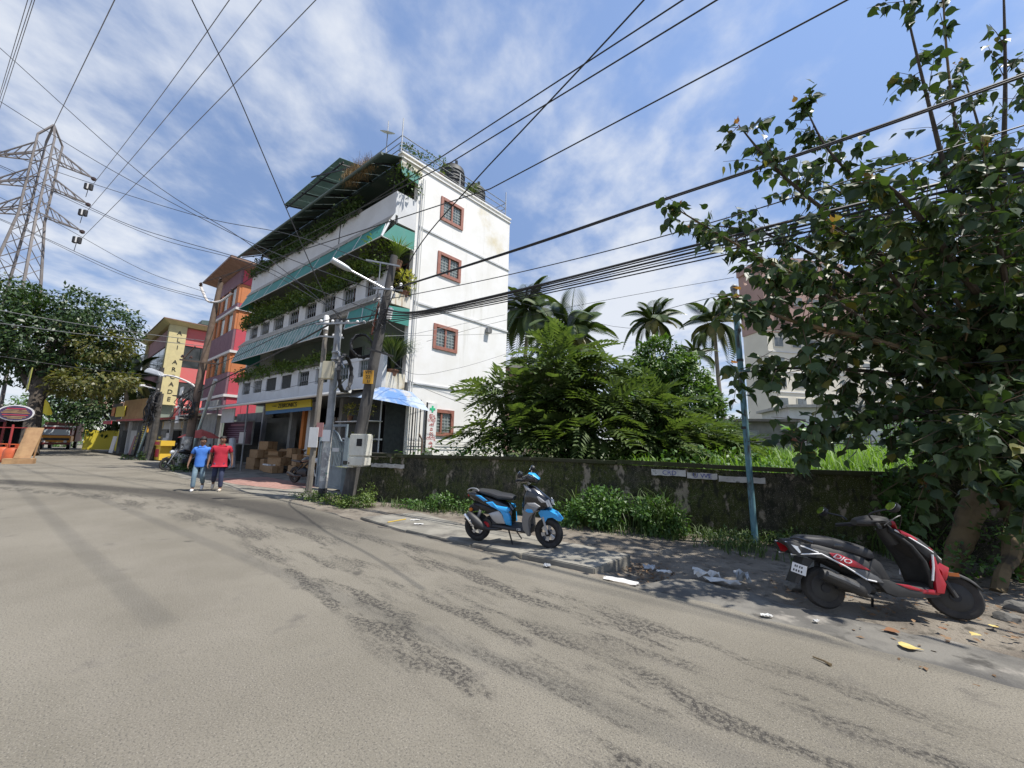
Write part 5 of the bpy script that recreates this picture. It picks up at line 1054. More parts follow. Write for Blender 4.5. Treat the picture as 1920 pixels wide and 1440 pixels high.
panel('lower_cover', [(.3, .5), (.1, .6), (-.02, .66), (.12, .66), (.42, .585), (.46, .57)], .15, .05, M_dkpl, s1)
q = MB(); loft(q, [(.3, .3, .14, .045), (.5, .3, .17, .05), (.75, .285, .18, .05), (.95, .27, .17, .06), (1.0, .27, .12, .05)]); q.build('floorboard', M_dkpl, s1, True)
panel('front_shield', [(.93, .68), (.97, .725), (1.1, .72), (1.17, .665), (1.03, .52), (.99, .42), (1.0, .2), (.96, .2), (.885, .3), (.87, .44), (.9, .58)], .17, .09, M_silver, s1, bulge=.015)
panel('shield_trim', [(.97, .725), (1.1, .73), (1.19, .68), (1.14, .655), (1.0, .69)], .18, .03, M_silver2, s1, bulge=.004, bev=.005)
panel('shield_graphic', [(.94, .60), (.97, .635), (1.06, .63), (1.08, .585), (1.0, .575)], .188, .01, M_blue, s1, bulge=.002, bev=.002)
q = MB(); loft(q, [(.84, .6, .05, .1), (.9, .66, .14, .22), (.97, .75, .17, .24), (1.08, .76, .16, .2), (1.22, .72, .12, .13), (1.33, .70, .08, .07), (1.36, .69, .04, .03)]); q.build('front_apron', M_gblk, s1, True)
panel('apron_panel', [(.90, 1.0), (.98, .96), (1.17, .82), (1.27, .735), (1.2, .72), (1.05, .79), (.96, .87)], .125, .05, M_silver2, s1, bulge=.01)
q = MB(); loft(q, [(.84, 1.03, .05, .03), (.88, 1.07, .12, .06), (.98, 1.1, .13, .075), (1.08, 1.08, .1, .06), (1.13, 1.05, .05, .03)]); q.build('handlebar_cover', M_gblk, s1, True)
q = MB(); loft(q, [(.97, 1.165, .06, .012), (1.05, 1.15, .08, .015), (1.14, 1.08, .05, .012)]); q.build('visor', M_blue, s1, True)
for s_ in (-1, 1):
    MB().tube([(.92, s_ * .1, 1.08), (.86, s_ * .34, 1.1)], .02, 8).build('handle_grip', M_black, s1, True); mirror(s1, s_, (.95, s_ * .22, 1.1), (.93, s_ * .32, 1.19), .05)
    q = MB(); q.bar((1.3, s_ * .085, .77), (1.345, s_ * .075, .66), .02, .03); q.bar((1.27, s_ * .1, .76), (1.31, s_ * .095, .67), .015, .03); q.build('running_light', M_lens, s1)
MB().box(1.28, 1.365, -.05, .05, .68, .76).build('headlamp', M_lens, s1, bevel=.012)
q = MB()
for f, zz_ in ((0, 0),):
    prof = [(1.13, .56), (1.17, .6), (1.3, .605), (1.42, .55), (1.5, .455), (1.46, .45), (1.36, .5), (1.28, .485), (1.24, .42), (1.2, .43)]
    q.ring([[(p[0], y, p[1]) for p in prof] for y in (-.085, -.06, .06, .085)], cap=True)
q.build('front_fender', M_blue, s1, True, label=None)
for s_ in (-1, 1): MB().tube([(1.2, s_ * .085, .5), (1.27, s_ * .085, .235)], .018, 8).build('fork_leg', M_silver2, s1, True)
panel('rear_fender', [(-.1, .6), (-.02, .62), (.1, .6), (.05, .52), (-.08, .5)], .1, .18, M_dkpl, s1, both=False, bulge=.002)
q = MB(); q.hexa([(-.22, -.07, .36), (-.2, -.07, .34), (-.2, .07, .34), (-.22, .07, .36), (-.02, -.07, .64), (.02, -.07, .62), (.02, .07, .62), (-.02, .07, .64)]); q.build('mudflap', M_dkpl, s1)
MB().lathe([(.03, -.02), (.028, .02)], 10, (-.05, -.13, .55), axis='y').build('indicator', M_amber, s1, True)
MB().box(-.145, -.12, -.06, .06, .74, .8).build('tail_lamp', M_rlens, s1, bevel=.01)
q = MB(); q.tube(cat([(.5, -.12, .27), (.28, -.16, .26), (.17, -.19, .31), (.05, -.2, .40), (-.09, -.2, .49)], 4), [.025, .025, .025, .025, .03, .04, .05, .06, .068, .072, .074, .075, .075, .074, .072, .066, .055], 12); q.build('muffler', M_dkpl, s1, True)
MB().tube([(-.1, -.275, .5), (-.02, -.277, .42), (.02, -.27, .36)], .022, 8).build('heat_shield', M_chrome, s1, True)
q = MB(); loft(q, [(.1, .3, .1, .08), (.25, .33, .13, .11), (.4, .32, .12, .09)]); q.lathe([(.09, -.15), (.09, -.1)], 14, (.24, 0, .33), axis='y'); q.build('engine', M_dkpl, s1, True); MB().lathe([(.06, -.175), (.075, -.15)], 12, (.22, 0, .3), axis='y').build('engine_cover', M_rlens, s1, True)
q = MB(); q.tube([(.12, -.1, .55), (.02, -.1, .32)], .028, 8); q.build('rear_shock', M_bright, s1, True)
MB().bar((.62, .1, .25), (.7, .28, .0), .018).build('side_stand', M_iron, s1); MB().bar((.6, -.06, .24), (.68, -.1, .02), .018).build('centre_stand', M_iron, s1)
MB().tube(cat([(-.12, -.1, .86), (-.05, -.12, .9), (.06, -.13, .9), (.1, -.12, .86)], 4), .01, 6).build('grab_rail', M_silver2, s1, True)
text('125', .05, (.82, -.186, .30), M4.Rotation(R(90), 4, 'X'), M_wsign, s1, 'badge')
# --- red and black scooter under the peepal tree
w0, w1 = V((3.43, 4.42, .0)), V((4.70, 4.24, -.01))
ang = math.atan2(w1.y - w0.y, w1.x - w0.x)
s2 = thing('red_scooter', 'dusty red and black scooter with white edging leaning on its stand under the peepal tree', 'scooter', w0, ang); s2.rotation_euler = (R(-9), R(.5), ang)
wheel(s2, 0, .205, .205, .11, M_dkpl2, M_tyred, 6)
fw = wheel(s2, 1.24, .215, .215, .10, M_dkpl2, M_tyred, 5); fw.rotation_euler.z = R(-24)
MB().lathe([(.11, -.045), (.135, -.035), (.135, .0)], 22, axis='y').build('wheel_disc', M_dkpl2, fw, True); MB().lathe([(.12, -.05), (.14, -.04), (.14, .0)], 22, axis='y').build('wheel_disc', M_dkpl2, [c for c in s2.children if c.name.startswith('wheel')][0], True)
q = MB(); loft(q, [(-.36, .655, .05, .02), (-.25, .63, .11, .06), (-.05, .58, .145, .1), (.15, .52, .16, .13), (.35, .44, .16, .15), (.5, .37, .14, .12), (.57, .32, .1, .06)]); q.build('body', M_dkpl2, s2, True)
q = MB(); loft(q, [(-.24, .67, .08, .025), (-.15, .68, .125, .055), (.1, .66, .148, .075), (.28, .622, .145, .075), (.42, .585, .138, .08), (.49, .565, .12, .065), (.525, .55, .07, .035)]); q.build('seat', M_seat, s2, True)
panel('seat_badge', [(.1, .645), (.12, .668), (.18, .66), (.2, .635), (.16, .62), (.11, .628)], .147, .01, M_gblk, s2, bulge=.002, bev=.002)
panel('tail_panel', [(-.37, .645), (-.3, .66), (-.15, .615), (.0, .585), (.26, .515), (.5, .35), (.53, .31), (.44, .315), (.32, .34), (.1, .45), (-.05, .525), (-.32, .53)], .15, .05, M_dkpl2, s2, bulge=.015)
panel('red_graphic', [(.03, .57), (.12, .565), (.28, .5), (.4, .42), (.3, .435), (.2, .45), (.12, .44)], .172, .01, M_sred, s2, bulge=.003, bev=.003)
panel('grey_cover', [(.2, .43), (.33, .425), (.45, .37), (.5, .31), (.4, .315), (.32, .335)], .175, .02, mat('dusty_grey_plastic', (.1, .1, .1), (.15, .145, .14), scale=3, rough=.55), s2, bulge=.006, bev=.006)
for s_ in (-1, 1):
    y = s_ * .186
    MB().tube([(-.36, s_ * .1, .65), (-.2, s_ * .165, .61), (-.08, s_ * .175, .565)], .008, 6).build('white_edging', M_wsign, s2, True)
    MB().tube([(-.33, s_ * .12, .525), (-.2, s_ * .165, .54), (-.06, y, .555), (.15, y, .45), (.33, y, .335), (.42, y, .32)], .0085, 6).build('white_edging', M_wsign, s2, True)
text('DIO', .07, (.13, -.186, .52), M4.Rotation(R(22), 4, 'Y') @ M4.Rotation(R(90), 4, 'X'), M_wsign, s2, 'decal', xs=1.35, shear=.45)
for s_ in (-1, 1): panel('tail_lamp', [(-.355, .635), (-.28, .615), (-.24, .565), (-.28, .535), (-.32, .54)], .128, .03, M_rlens, s2, both=(s_ == 1))
q = MB(); q.ring([[(-.33, y, .63), (-.24, y, .605), (-.2, y, .57), (-.26, y, .545)] for y in (-.158, -.15)]); q.build('tail_lens', M_lens, s2)
q = MB(); q.hexa([(-.32, -.09, .24), (-.29, -.09, .23), (-.29, .09, .23), (-.32, .09, .24), (-.19, -.09, .5), (-.09, -.09, .48), (-.09, .09, .48), (-.19, .09, .5)]); q.build('mudguard', M_dkpl2, s2)
t = MB().box(-.065, .065, -.006, .006, -.05, .05).build('number_plate', M_wsign, s2); t.location = (-.275, -.13, .385); t.rotation_euler = (0, R(16), R(-35))
q = MB()
for x0, x1, z0 in ((-.04, -.03, .01), (-.024, -.014, .01), (.0, .01, .01), (.018, .03, .01), (-.048, -.036, -.034), (-.026, -.014, -.034), (-.004, .008, -.034), (.02, .032, -.034)): q.box(x0, x1, -.008, -.0065, z0, z0 + .022)
q.build('plate_marks', M_iron, t)['kind'] = 'stuff'
q = MB(); loft(q, [(.42, .27, .12, .04), (.6, .27, .165, .05), (.85, .27, .17, .045), (.98, .28, .15, .045), (1.02, .29, .1, .03)]); q.build('floorboard', M_dkpl2, s2, True)
panel('floor_graphic', [(.6, .315), (.72, .31), (.85, .275), (.83, .255), (.72, .27)], .172, .01, M_sred, s2, bulge=.003, bev=.003)
panel('floor_edge', [(.83, .275), (.97, .285), (1.0, .25), (.97, .235), (.83, .24)], .172, .01, M_sred, s2, bulge=.004, bev=.003)
# leg shield: a curved plate, dark inside, red outer rim, apron and beak in front
q = MB(); rings = []
for x, z, hw in ((.965, .27, .16), (.97, .4, .185), (.94, .55, .2), (.86, .7, .19), (.78, .8, .14), (.74, .85, .1)): rings.append([(x + .05 * (1 - (k / 8 - .5) ** 2 * 4) - .02, hw * (k / 4 - 1), z) for k in range(9)])
q.ring(rings, cap=False, closed=False); o = q.build('leg_shield', M_dkpl2, s2, True); sm = o.modifiers.new('thick', 'SOLIDIFY'); sm.thickness = .03
panel('shield_side', [(.955, .25), (1.02, .25), (1.06, .34), (1.03, .46), (1.02, .6), (.99, .6), (.985, .45), (.965, .36)], .185, .05, M_sred, s2, bulge=.004)
for s_ in (-1, 1):
    MB().tube([(.93, s_ * .2, .37), (.965, s_ * .205, .5), (.985, s_ * .205, .62)], .009, 6).build('white_edging', M_wsign, s2, True)
    MB().tube(cat([(.74, s_ * .13, .84), (.86, s_ * .17, .755), (1.0, s_ * .17, .655), (1.13, s_ * .1, .57)], 4), .009, 6).build('white_edging', M_wsign, s2, True)
q = MB(); loft(q, [(.72, .84, .1, .03), (.82, .78, .17, .07), (.95, .66, .19, .13), (1.05, .59, .17, .11), (1.13, .55, .11, .06), (1.18, .53, .04, .02)]); q.build('front_apron', M_dkpl2, s2, True)
panel('apron_panel', [(.76, .85), (.86, .8), (1.04, .66), (1.0, .64), (.88, .73), (.77, .81)], .165, .03, M_sred, s2, bulge=.006)
panel('apron_wing', [(1.0, .54), (1.08, .545), (1.16, .5), (1.13, .42), (1.1, .37), (1.07, .4), (1.07, .46)], .14, .05, M_sred, s2, bulge=.008)
MB().box(1.06, 1.15, -.07, .07, .48, .56).build('headlamp', M_lens, s2, bevel=.02)
q = MB(); loft(q, [(.44, .9, .05, .03), (.52, .91, .15, .05), (.62, .93, .17, .055), (.72, .92, .13, .055), (.78, .9, .07, .03)]); q.build('handlebar_cover', M_dkpl2, s2, True)
q = MB(); loft(q, [(.73, .93, .09, .03), (.78, .9, .11, .05), (.8, .86, .09, .05), (.79, .82, .05, .02)]); q.build('handlebar_front', M_sred, s2, True)
MB().tube([(.72, 0, .86), (.8, 0, .7)], .06, 10).build('steering_neck', M_dkpl2, s2, True)
for s_ in (-1, 1):
    MB().tube([(.58, s_ * .14, .89), (.46, s_ * .34, .86)], .02, 8).build('handle_grip', M_black, s2, True); MB().tube([(.66, s_ * .15, .9), (.58, s_ * .32, .85)], .008, 6).build('brake_lever', M_iron, s2, True)
mirror(s2, 1, (.5, .2, .92), (.32, .3, 1.0), .07); mirror(s2, -1, (.5, -.2, .93), (.62, -.36, 1.06), .07)
fn = thing('front_fender', None, None, (1.24, 0, .215), R(-24)); fn.parent = s2
q = MB(); rings = []
for k in range(9): a = R(28 + 14 * k); rr = .235; rings.append([(rr * math.cos(a), y, rr * math.sin(a) + (-.03 if abs(y) > .06 else 0)) for y in (-.075, -.05, 0, .05, .075)])
q.ring(rings, cap=False, closed=False); o = q.build('fender_shell', M_dkpl2, fn, True); sm = o.modifiers.new('thick', 'SOLIDIFY'); sm.thickness = .008
q = MB(); loft(q, [(-.14, .14, .085, .03), (-.05, .2, .09, .05), (.06, .2, .085, .03)]); q.build('fender_side', M_dkpl2, fn, True); MB().box(-.02, .06, -.098, -.09, .2, .235).build('reflector', M_amber, fn)
for s_ in (-1, 1): MB().tube([(-.1, s_ * .075, .28), (0, s_ * .075, 0)], .022, 8).build('fork_leg', M_dkpl2, fn, True)
q = MB(); q.tube(cat([(.45, -.1, .17), (.32, -.15, .18), (.22, -.19, .245), (.05, -.2, .31), (-.1, -.2, .36)], 4), [.02, .02, .02, .02, .025, .03, .05, .06, .065, .067, .067, .067, .067, .067, .066, .06, .05], 12); q.build('muffler', M_dkpl2, s2, True)
q = MB(); q.tube([(-.08, -.262, .37), (.06, -.262, .32), (.19, -.25, .265)], .03, 8); q.build('heat_shield', mat('dull_shield', (.06, .06, .06), (.1, .1, .1), scale=6, rough=.5), s2, True)
q = MB(); loft(q, [(.1, .26, .1, .07), (.28, .27, .13, .1), (.44, .24, .12, .07)]); q.lathe([(.08, -.16), (.1, -.12), (.1, -.1)], 16, (.3, 0, .26), axis='y'); q.build('engine', M_dkpl2, s2, True)
q = MB(); q.tube([(.05, .1, .48), (.0, .1, .22)], .028, 8); q.build('rear_shock', M_iron, s2, True)
MB().bar((.3, -.12, .17), (.55, -.16, .15), .02).build('foot_peg', M_iron, s2); MB().bar((.55, .1, .2), (.62, .27, .0), .02).build('side_stand', M_iron, s2)
panel('side_skirt', [(.42, .34), (.56, .34), (.7, .295), (.96, .27), (1.0, .22), (.9, .2), (.6, .185), (.5, .22)], .165, .06, M_dkpl2, s2, bulge=.006)
panel('underseat_panel', [(.36, .46), (.49, .54), (.54, .5), (.6, .33), (.45, .33)], .13, .06, M_dkpl2, s2, bulge=.01)
for s_ in (-1, 1): MB().tube(cat([(.6, s_ * .2, .88), (.78, s_ * .2, .99), (.84, s_ * .06, .86)], 5), .006, 5).build('brake_cable', M_black, s2, True)
for s_ in (-1, 1): MB().tube(cat([(.93, s_ * .2, 1.08), (1.06, s_ * .18, 1.16), (1.1, s_ * .05, 1.03)], 5), .006, 5).build('brake_cable', M_black, s1, True)
MB().tube(cat([(-.3, -.1, .69), (-.24, -.13, .70), (-.1, -.14, .66)], 4), .012, 6).build('grab_rail', M_gblk, s2, True)
# --- motorcycles in the background
def motorbike(label, loc, rz, col):
    t = thing('motorcycle', label, 'motorcycle', loc, rz, 'parked motorcycles')
    for x in (0, 1.3): wheel(t, x, .3, .3, .1, M_alloy, M_tyre, 5)
    q = MB(); loft(q, [(.3, .8, .05, .05), (.5, .85, .13, .1), (.75, .9, .15, .11), (.95, .86, .08, .06)]); q.build('fuel_tank', col, t, True)
    q = MB(); loft(q, [(-.25, .82, .06, .03), (0, .8, .12, .04), (.4, .78, .12, .04)]); q.build('seat', M_seat, t, True)
    q = MB(); loft(q, [(.25, .4, .12, .1), (.5, .42, .14, .18), (.75, .4, .1, .12)]); q.build('engine', M_iron, t, True)
    q = MB(); q.bar((.0, .08, .3), (.5, .08, .7), .04); q.bar((.5, .08, .7), (.95, .03, .85), .05); q.bar((.0, -.08, .3), (.5, -.08, .7), .04); q.build('frame', M_iron, t)
    for s_ in (-1, 1): MB().tube([(1.3, s_ * .08, .3), (1.02, s_ * .08, .95)], .025, 6).build('fork_leg', M_steel, t, True); MB().tube([(1.0, s_ * .06, .98), (.9, s_ * .35, 1.05)], .016, 6).build('handle_grip', M_black, t, True); mirror(t, s_, (.92, s_ * .3, 1.05), (.95, s_ * .36, 1.22), .06)
    MB().lathe([(.09, 0), (.1, .06), (.06, .12)], 12, (1.12, 0, .86), axis='x').build('headlamp', M_lens, t, True); q = MB(); q.tube([(.6, -.14, .3), (.2, -.16, .28), (-.2, -.17, .38)], [.03, .045, .05], 8); q.build('exhaust', M_iron, t, True)
    q = MB(); loft(q, [(1.05, .62, .06, .02), (1.3, .64, .07, .02), (1.5, .55, .06, .02)]); q.build('front_fender', col, t, True)
motorbike('dark motorcycle parked between the gate and the shop door', (-8.05, 14.75, .05), R(-28), M_gblk)
motorbike('black motorcycle parked by the rust brown pole behind the man in blue', (-15.6, 19.7, .05), R(-120), M_gblk)
motorbike('motorcycle with a silver tank standing second behind the man in blue', (-14.9, 20.4, .05), R(-115), M_silver)
# ---------------------------------------------------------------- two men walking
def skin_mesh(name, verts, edges, radii, m, parent, root=0, sub=2):
    me = bpy.data.meshes.new(name); bm = bmesh.new(); ly = bm.verts.layers.skin.verify(); vs = []
    for i, (p, r) in enumerate(zip(verts, radii)):
        v = bm.verts.new(p); v[ly].radius = r if isinstance(r, tuple) else (r, r); v[ly].use_root = (i == root); vs.append(v)
    for a, b_ in edges: bm.edges.new((vs[a], vs[b_]))
    bm.to_mesh(me); bm.free(); me.materials.append(m); o = link(name, me, parent)
    sk = o.modifiers.new('skin', 'SKIN'); sk.use_smooth_shade = True; sk.branch_smoothing = .4
    ss = o.modifiers.new('sub', 'SUBSURF'); ss.levels = sub; ss.render_levels = sub; return o
def person(label, loc, rz, skinm, shirtm, trm, shoem, pose, build=1.0, hair=1.0, h=1.0):
    t = thing('person', label, 'person', loc, rz); t.scale = (h, h, h)
    P_ = pose; V_ = []; E_ = []; R_ = []
    def add(p, r, par=None):
        V_.append(p); R_.append(r); i = len(V_) - 1
        if par is not None: E_.append((par, i))
        return i
    pel = add((0, 0, .93), (.105 * build, .075)); sp_ = add((0, .01, 1.1), (.135 * build, .095 * build), pel); ch = add((0, .01, 1.3), (.15 * build, .1 * build), sp_); nk = add((0, 0, 1.44), (.062, .062), ch)
    j = add((0, -.015, 1.50), (.058, .06), nk); hd = add((0, -.02, 1.565), (.075, .085), j); hm = add((0, -.015, 1.63), (.08, .09), hd); ht = add((0, -.01, 1.685), (.06, .07), hm)
    add((0, -.115, 1.585), (.012, .012), hd)
    for s_ in (-1, 1): add((s_ * .085, .0, 1.59), (.012, .02), hd)
    S = {}
    for s_ in (-1, 1):
        e_, w_, hnd = P_['arm'][s_]
        a = add((s_ * .19 * build, .01, 1.37), .058, ch); b_ = add(e_, .041, a); c = add(w_, .028, b_); d = add(hnd, (.036, .018), c); dv = (V(hnd) - V(w_)).normalized(); S[s_] = (V_[a], e_, w_)
        sd = V((1, 0, 0)) if abs(dv.x) < .7 else V((0, 1, 0))
        fwd_ = dv.cross(sd).normalized()
        for k in range(4):
            base = V(hnd) + fwd_ * (k - 1.5) * .019 + dv * .025; ln = (.05, .062, .058, .046)[k]
            q = add(tuple(base), .0095, d); q2 = add(tuple(base + dv * ln * .6 + sd * -s_ * .012), .0085, q); add(tuple(base + dv * ln + sd * -s_ * .03), .007, q2)
        q = add(tuple(V(w_).lerp(V(hnd), .6) + fwd_ * .04), .0105, d); add(tuple(V(hnd) + fwd_ * .055 + dv * .025), .008, q)
    for s_ in (-1, 1):
        k_, an, toe = P_['leg'][s_]
        a = add((s_ * .09, 0, .86), .066, pel); b_ = add(k_, .05, a); c = add(an, .042, b_); add(toe, .035, c); S[('l', s_)] = ((s_ * .09, 0, .86), k_, an, toe)
    skin_mesh('body', V_, E_, R_, skinm, t)
    # shirt with collar and short sleeves
    V_, E_, R_ = [], [], []
    b0 = add((0, 0, .76), (.195 * build, .16 * build)); b1 = add((0, 0, .92), (.18 * build, .14 * build), b0); b2 = add((0, .01, 1.12), (.172 * build, .128 * build), b1); b3 = add((0, .01, 1.3), (.178 * build, .128 * build), b2); b4 = add((0, .0, 1.395), (.135, .1), b3); add((0, -.005, 1.455), (.075, .072), b4)
    for s_ in (-1, 1):
        a, e_, _w = S[s_]; q = add(a, .078, b3); add(tuple(V(a).lerp(V(e_), .72)), .06, q)
    skin_mesh('shirt', V_, E_, R_, shirtm, t, root=1)
    q = MB()
    for s_ in (-1, 1): q.hexa([(s_ * .015, -.085, 1.4), (s_ * .085, -.07, 1.43), (s_ * .085, -.06, 1.43), (s_ * .015, -.075, 1.4), (s_ * .03, -.07, 1.465), (s_ * .078, -.035, 1.475), (s_ * .078, -.025, 1.475), (s_ * .03, -.06, 1.465)])
    q.build('collar', shirtm, t)['kind'] = 'stuff'
    V_, E_, R_ = [], [], []
    p0 = add((0, 0, .87), (.125 * build, .09))
    for s_ in (-1, 1):
        a, k_, an, toe = S[('l', s_)]; i = add(tuple(V(a) - V((0, 0, .05))), .092, p0); i = add(k_, .072, i); add(tuple(V(an) + V((0, 0, .02))), .066, i)
    skin_mesh('trousers', V_, E_, R_, trm, t)
    for s_ in (-1, 1):
        a, k_, an, toe = S[('l', s_)]; d = (V(toe) - V(an)); q = MB(); heel = V(an) - d * .35; q.tube([heel + V((0, 0, -.03)), V(an).lerp(V(toe), .3) + V((0, 0, -.025)), V(toe) + V((0, 0, -.0)), V(toe) + d.normalized() * .06], [.035, .046, .045, .025], 10); q.build('shoe', shoem, t, True)
    q = MB(); rings = []
    for k in range(6):
        a = R(5 + 17 * k); rings.append([(.094 * math.cos(a) * math.cos(2 * math.pi * i / 16), .004 + .104 * math.cos(a) * math.sin(2 * math.pi * i / 16), 1.615 + (.105 * hair) * math.sin(a) + (.045 if math.sin(2 * math.pi * i / 16) < -.2 else (-.04 if math.sin(2 * math.pi * i / 16) > .3 else .0)) * (1 - k / 5)) for i in range(16)])
    g_ = random.Random(3); rings = [[(p[0] * (1 + g_.uniform(-.06, .08) * hair), p[1] * (1 + g_.uniform(-.05, .06)), p[2] + g_.uniform(-.008, .014) * hair) for p in r] for r in rings]
    q.ring(rings); q.build('hair', plain('black_hair', (.012, .01, .01), .7), t, True)
    q = MB()
    for s_ in (-1, 1): q.box(s_ * .03 - .013, s_ * .03 + .013, -.108, -.098, 1.604, 1.612); q.box(s_ * .03 - .018, s_ * .03 + .018, -.108, -.098, 1.622, 1.627)
    q.build('eyes', plain('dark_eyes', (.015, .012, .01), .4), t)['kind'] = 'stuff'; MB().box(-.024, .024, -.104, -.096, 1.535, 1.545).build('mouth', plain('lips', (.16, .06, .05), .6), t); MB().box(-.03, .03, -.103, -.094, 1.549, 1.556).build('moustache', MATS['black_hair'], t)
    return t
M_skin = mat('brown_skin', (.17, .085, .05), rough=.55); M_skin2 = mat('warm_skin', (.2, .105, .065), rough=.55)
M_shirtb = mat('blue_cotton', (.05, .17, .55), (.06, .2, .6), scale=9, rough=.85); M_shirtr = mat('red_cotton', (.36, .012, .03), (.42, .018, .04), scale=9, rough=.85)
M_jean = mat('faded_denim', (.13, .2, .26), (.2, .28, .33), scale=6, rough=.9); M_navy = mat('navy_denim', (.025, .03, .07), (.035, .045, .09), scale=6, rough=.9); M_shoe = plain('pale_shoe', (.6, .52, .42), .6)
a = math.atan2(-9.6, -12.3)
person('man in a blue polo shirt and faded jeans walking at the road edge', (-9.72, 12.3, .0), R(32), M_skin, M_shirtb, M_jean, M_wsign,
       {'arm': {-1: ((-.27, .05, 1.1), (-.30, -.05, .87), (-.30, -.08, .79)), 1: ((.27, .06, 1.1), (.31, .10, .86), (.31, .11, .78))}, 'leg': {-1: ((-.1, -.10, .47), (-.1, -.07, .075), (-.1, -.21, .04)), 1: ((.10, -.04, .47), (.11, .27, .2), (.11, .20, .07))}}, .96, 1.35, .95)
person('man in a red polo shirt and navy jeans walking on the right of the pair', (-9.18, 12.4, .0), R(30), M_skin2, M_shirtr, M_navy, M_shoe,
       {'arm': {-1: ((-.28, .04, 1.1), (-.30, -.02, .86), (-.30, -.04, .78)), 1: ((.28, .03, 1.1), (.32, -.04, .86), (.32, -.06, .78))}, 'leg': {-1: ((-.1, .0, .47), (-.14, .33, .24), (-.14, .26, .1)), 1: ((.09, -.10, .47), (.1, -.08, .075), (.1, -.22, .04))}}, 1.12, .9, .99)

# ---------------------------------------------------------------- goods outside the shop
M_card = mat('cardboard', (.3, .18, .09), (.36, .23, .12), scale=3, rough=.85, stain=(.2, .11, .05), sscale=(3, 3, 3)); M_tape = plain('brown_tape', (.22, .12, .05), .4)
def carton(label, a, b, z, rz, sx, sy, sz, m=None, open_=False):
    if 7.5 < a: a = 11.6 + (a - 10.15) * 1.5; sx *= 1.3
    elif a < 6: a += 1.2
    p = KB + W(a, b, z); t = thing('carton', label, 'carton', p, R(rz) + math.atan2(-UB.y, -UB.x), 'cartons stacked outside the shop')
    MB().box(-sx / 2, sx / 2, -sy / 2, sy / 2, 0, sz).build('carton_body', m or M_card, t, bevel=.008); MB().box(-sx / 2 - .002, sx / 2 + .002, -.03, .03, .02, sz + .003).build('tape', M_tape, t)
    if open_:
        for s_ in (-1, 1): MB().hexa([(-sx / 2, s_ * sy / 2, sz), (sx / 2, s_ * sy / 2, sz), (sx / 2, s_ * (sy / 2 + .01), sz), (-sx / 2, s_ * (sy / 2 + .01), sz), (-sx / 2, s_ * (sy / 2 + .18), sz + .12), (sx / 2, s_ * (sy / 2 + .18), sz + .12), (sx / 2, s_ * (sy / 2 + .19), sz + .12), (-sx / 2, s_ * (sy / 2 + .19), sz + .12)]).build('flap', m or M_card, t)
    return t
for c in (('bottom left carton of the left stack, pale on its street side', 10.15, -.75, .01, 4, .75, .6, .62), ('wide carton lying on the left stack above the pale one', 10.0, -.72, .635, -3, .95, .6, .42), ('top carton of the left stack, pushed to the back', 9.75, -.5, 1.06, 6, .7, .5, .45), ('carton standing on the ground right of the left stack', 9.2, -.7, .01, -8, .55, .6, .6), ('open carton tipped on the middle of the pile', 8.8, -.55, .62, 12, .6, .5, .4, None, True), ('long low carton in front of the pile with a white flap', 8.25, -1.0, .01, -4, 1.0, .5, .32), ('carton above the long low one', 8.35, -.7, .34, 9, .85, .55, .4, None, True), ('small carton at the back of the pile by the glass', 8.0, -.3, .75, -6, .55, .45, .45),
          ('lower carton of the stack beside the shop door', 5.3, -.9, .01, 5, .6, .5, .45), ('upper carton of the stack beside the shop door', 5.25, -.85, .47, -4, .55, .45, .5), ('carton on the stack just inside the shop door', 4.7, -.4, .97, 3, .6, .5, .4), ('plain carton under the yellow box', 4.75, -.5, .01, 2, .65, .55, .95)):
    carton(*c)
carton('yellow printed box near the shop door', 4.4, -.62, .98, -3, .62, .4, .62, plain('yellow_box', (.6, .3, .02), .6))
carton('white styrofoam box lid lying on the low carton', 8.5, -1.05, .335, -6, .7, .35, .06, M_wsign)
for lab, a, b, z, w_, h_ in (('white printed box high on the shelf in the doorway', 5.6, .5, 1.75, .4, .6), ('second white printed box in the doorway', 5.05, .55, 1.7, .45, .7), ('small white box at the top of the doorway shelf', 5.35, .6, 2.5, .4, .3)):
    carton(lab, a, b, z, 0, w_, .3, h_, M_white2)
t = thing('plastic_roll', 'tall silvery roll of plastic sheet leaning under the maroon banner', 'roll', KB + W(12.6, -1.5, 0)); MB().tube([(0, 0, 0), (-.5, .42, 1.6)], .165, 14).build('roll_body', mat('silver_plastic', (.5, .5, .52), (.62, .62, .64), scale=8, rough=.35), t, True); MB().tube([(-.499, .419, 1.598), (-.51, .428, 1.63)], .06, 10).build('roll_core', M_card, t, True)
board('small_panel', 'small white panel behind the roll of plastic', 'panel', KB + W(13.4, -1.0, 1.35), (-UB.x, -UB.y), .8, .65, M_wsign)
board('grey_tarpaulin', 'tall grey hoarding sheet closing off the left end of the shop', 'hoarding', KB + W(18.0, -1.4, .05), (-UB.x, -UB.y), 2.6, 3.1, M_grey)
board('grey_signboard', 'pale blank signboard under the gutter at the left end of the shop', 'sign', KB + W(13.6, -1.75, 2.5), (-UB.x, -UB.y), 2.0, .8, M_white2)
t = thing('parasol', 'small red sunshade beside the grey hoarding', 'parasol', (-17.3, 21.6, 0)); MB().tube([(0, 0, 0), (0, 0, 2.0)], .025, 6).build('pole', M_steel, t); MB().lathe([(.95, 1.6), (.5, 1.9), (.03, 2.08)], 8, cap=False).build('canopy', plain('faded_red_cloth', (.5, .1, .08), .8), t)
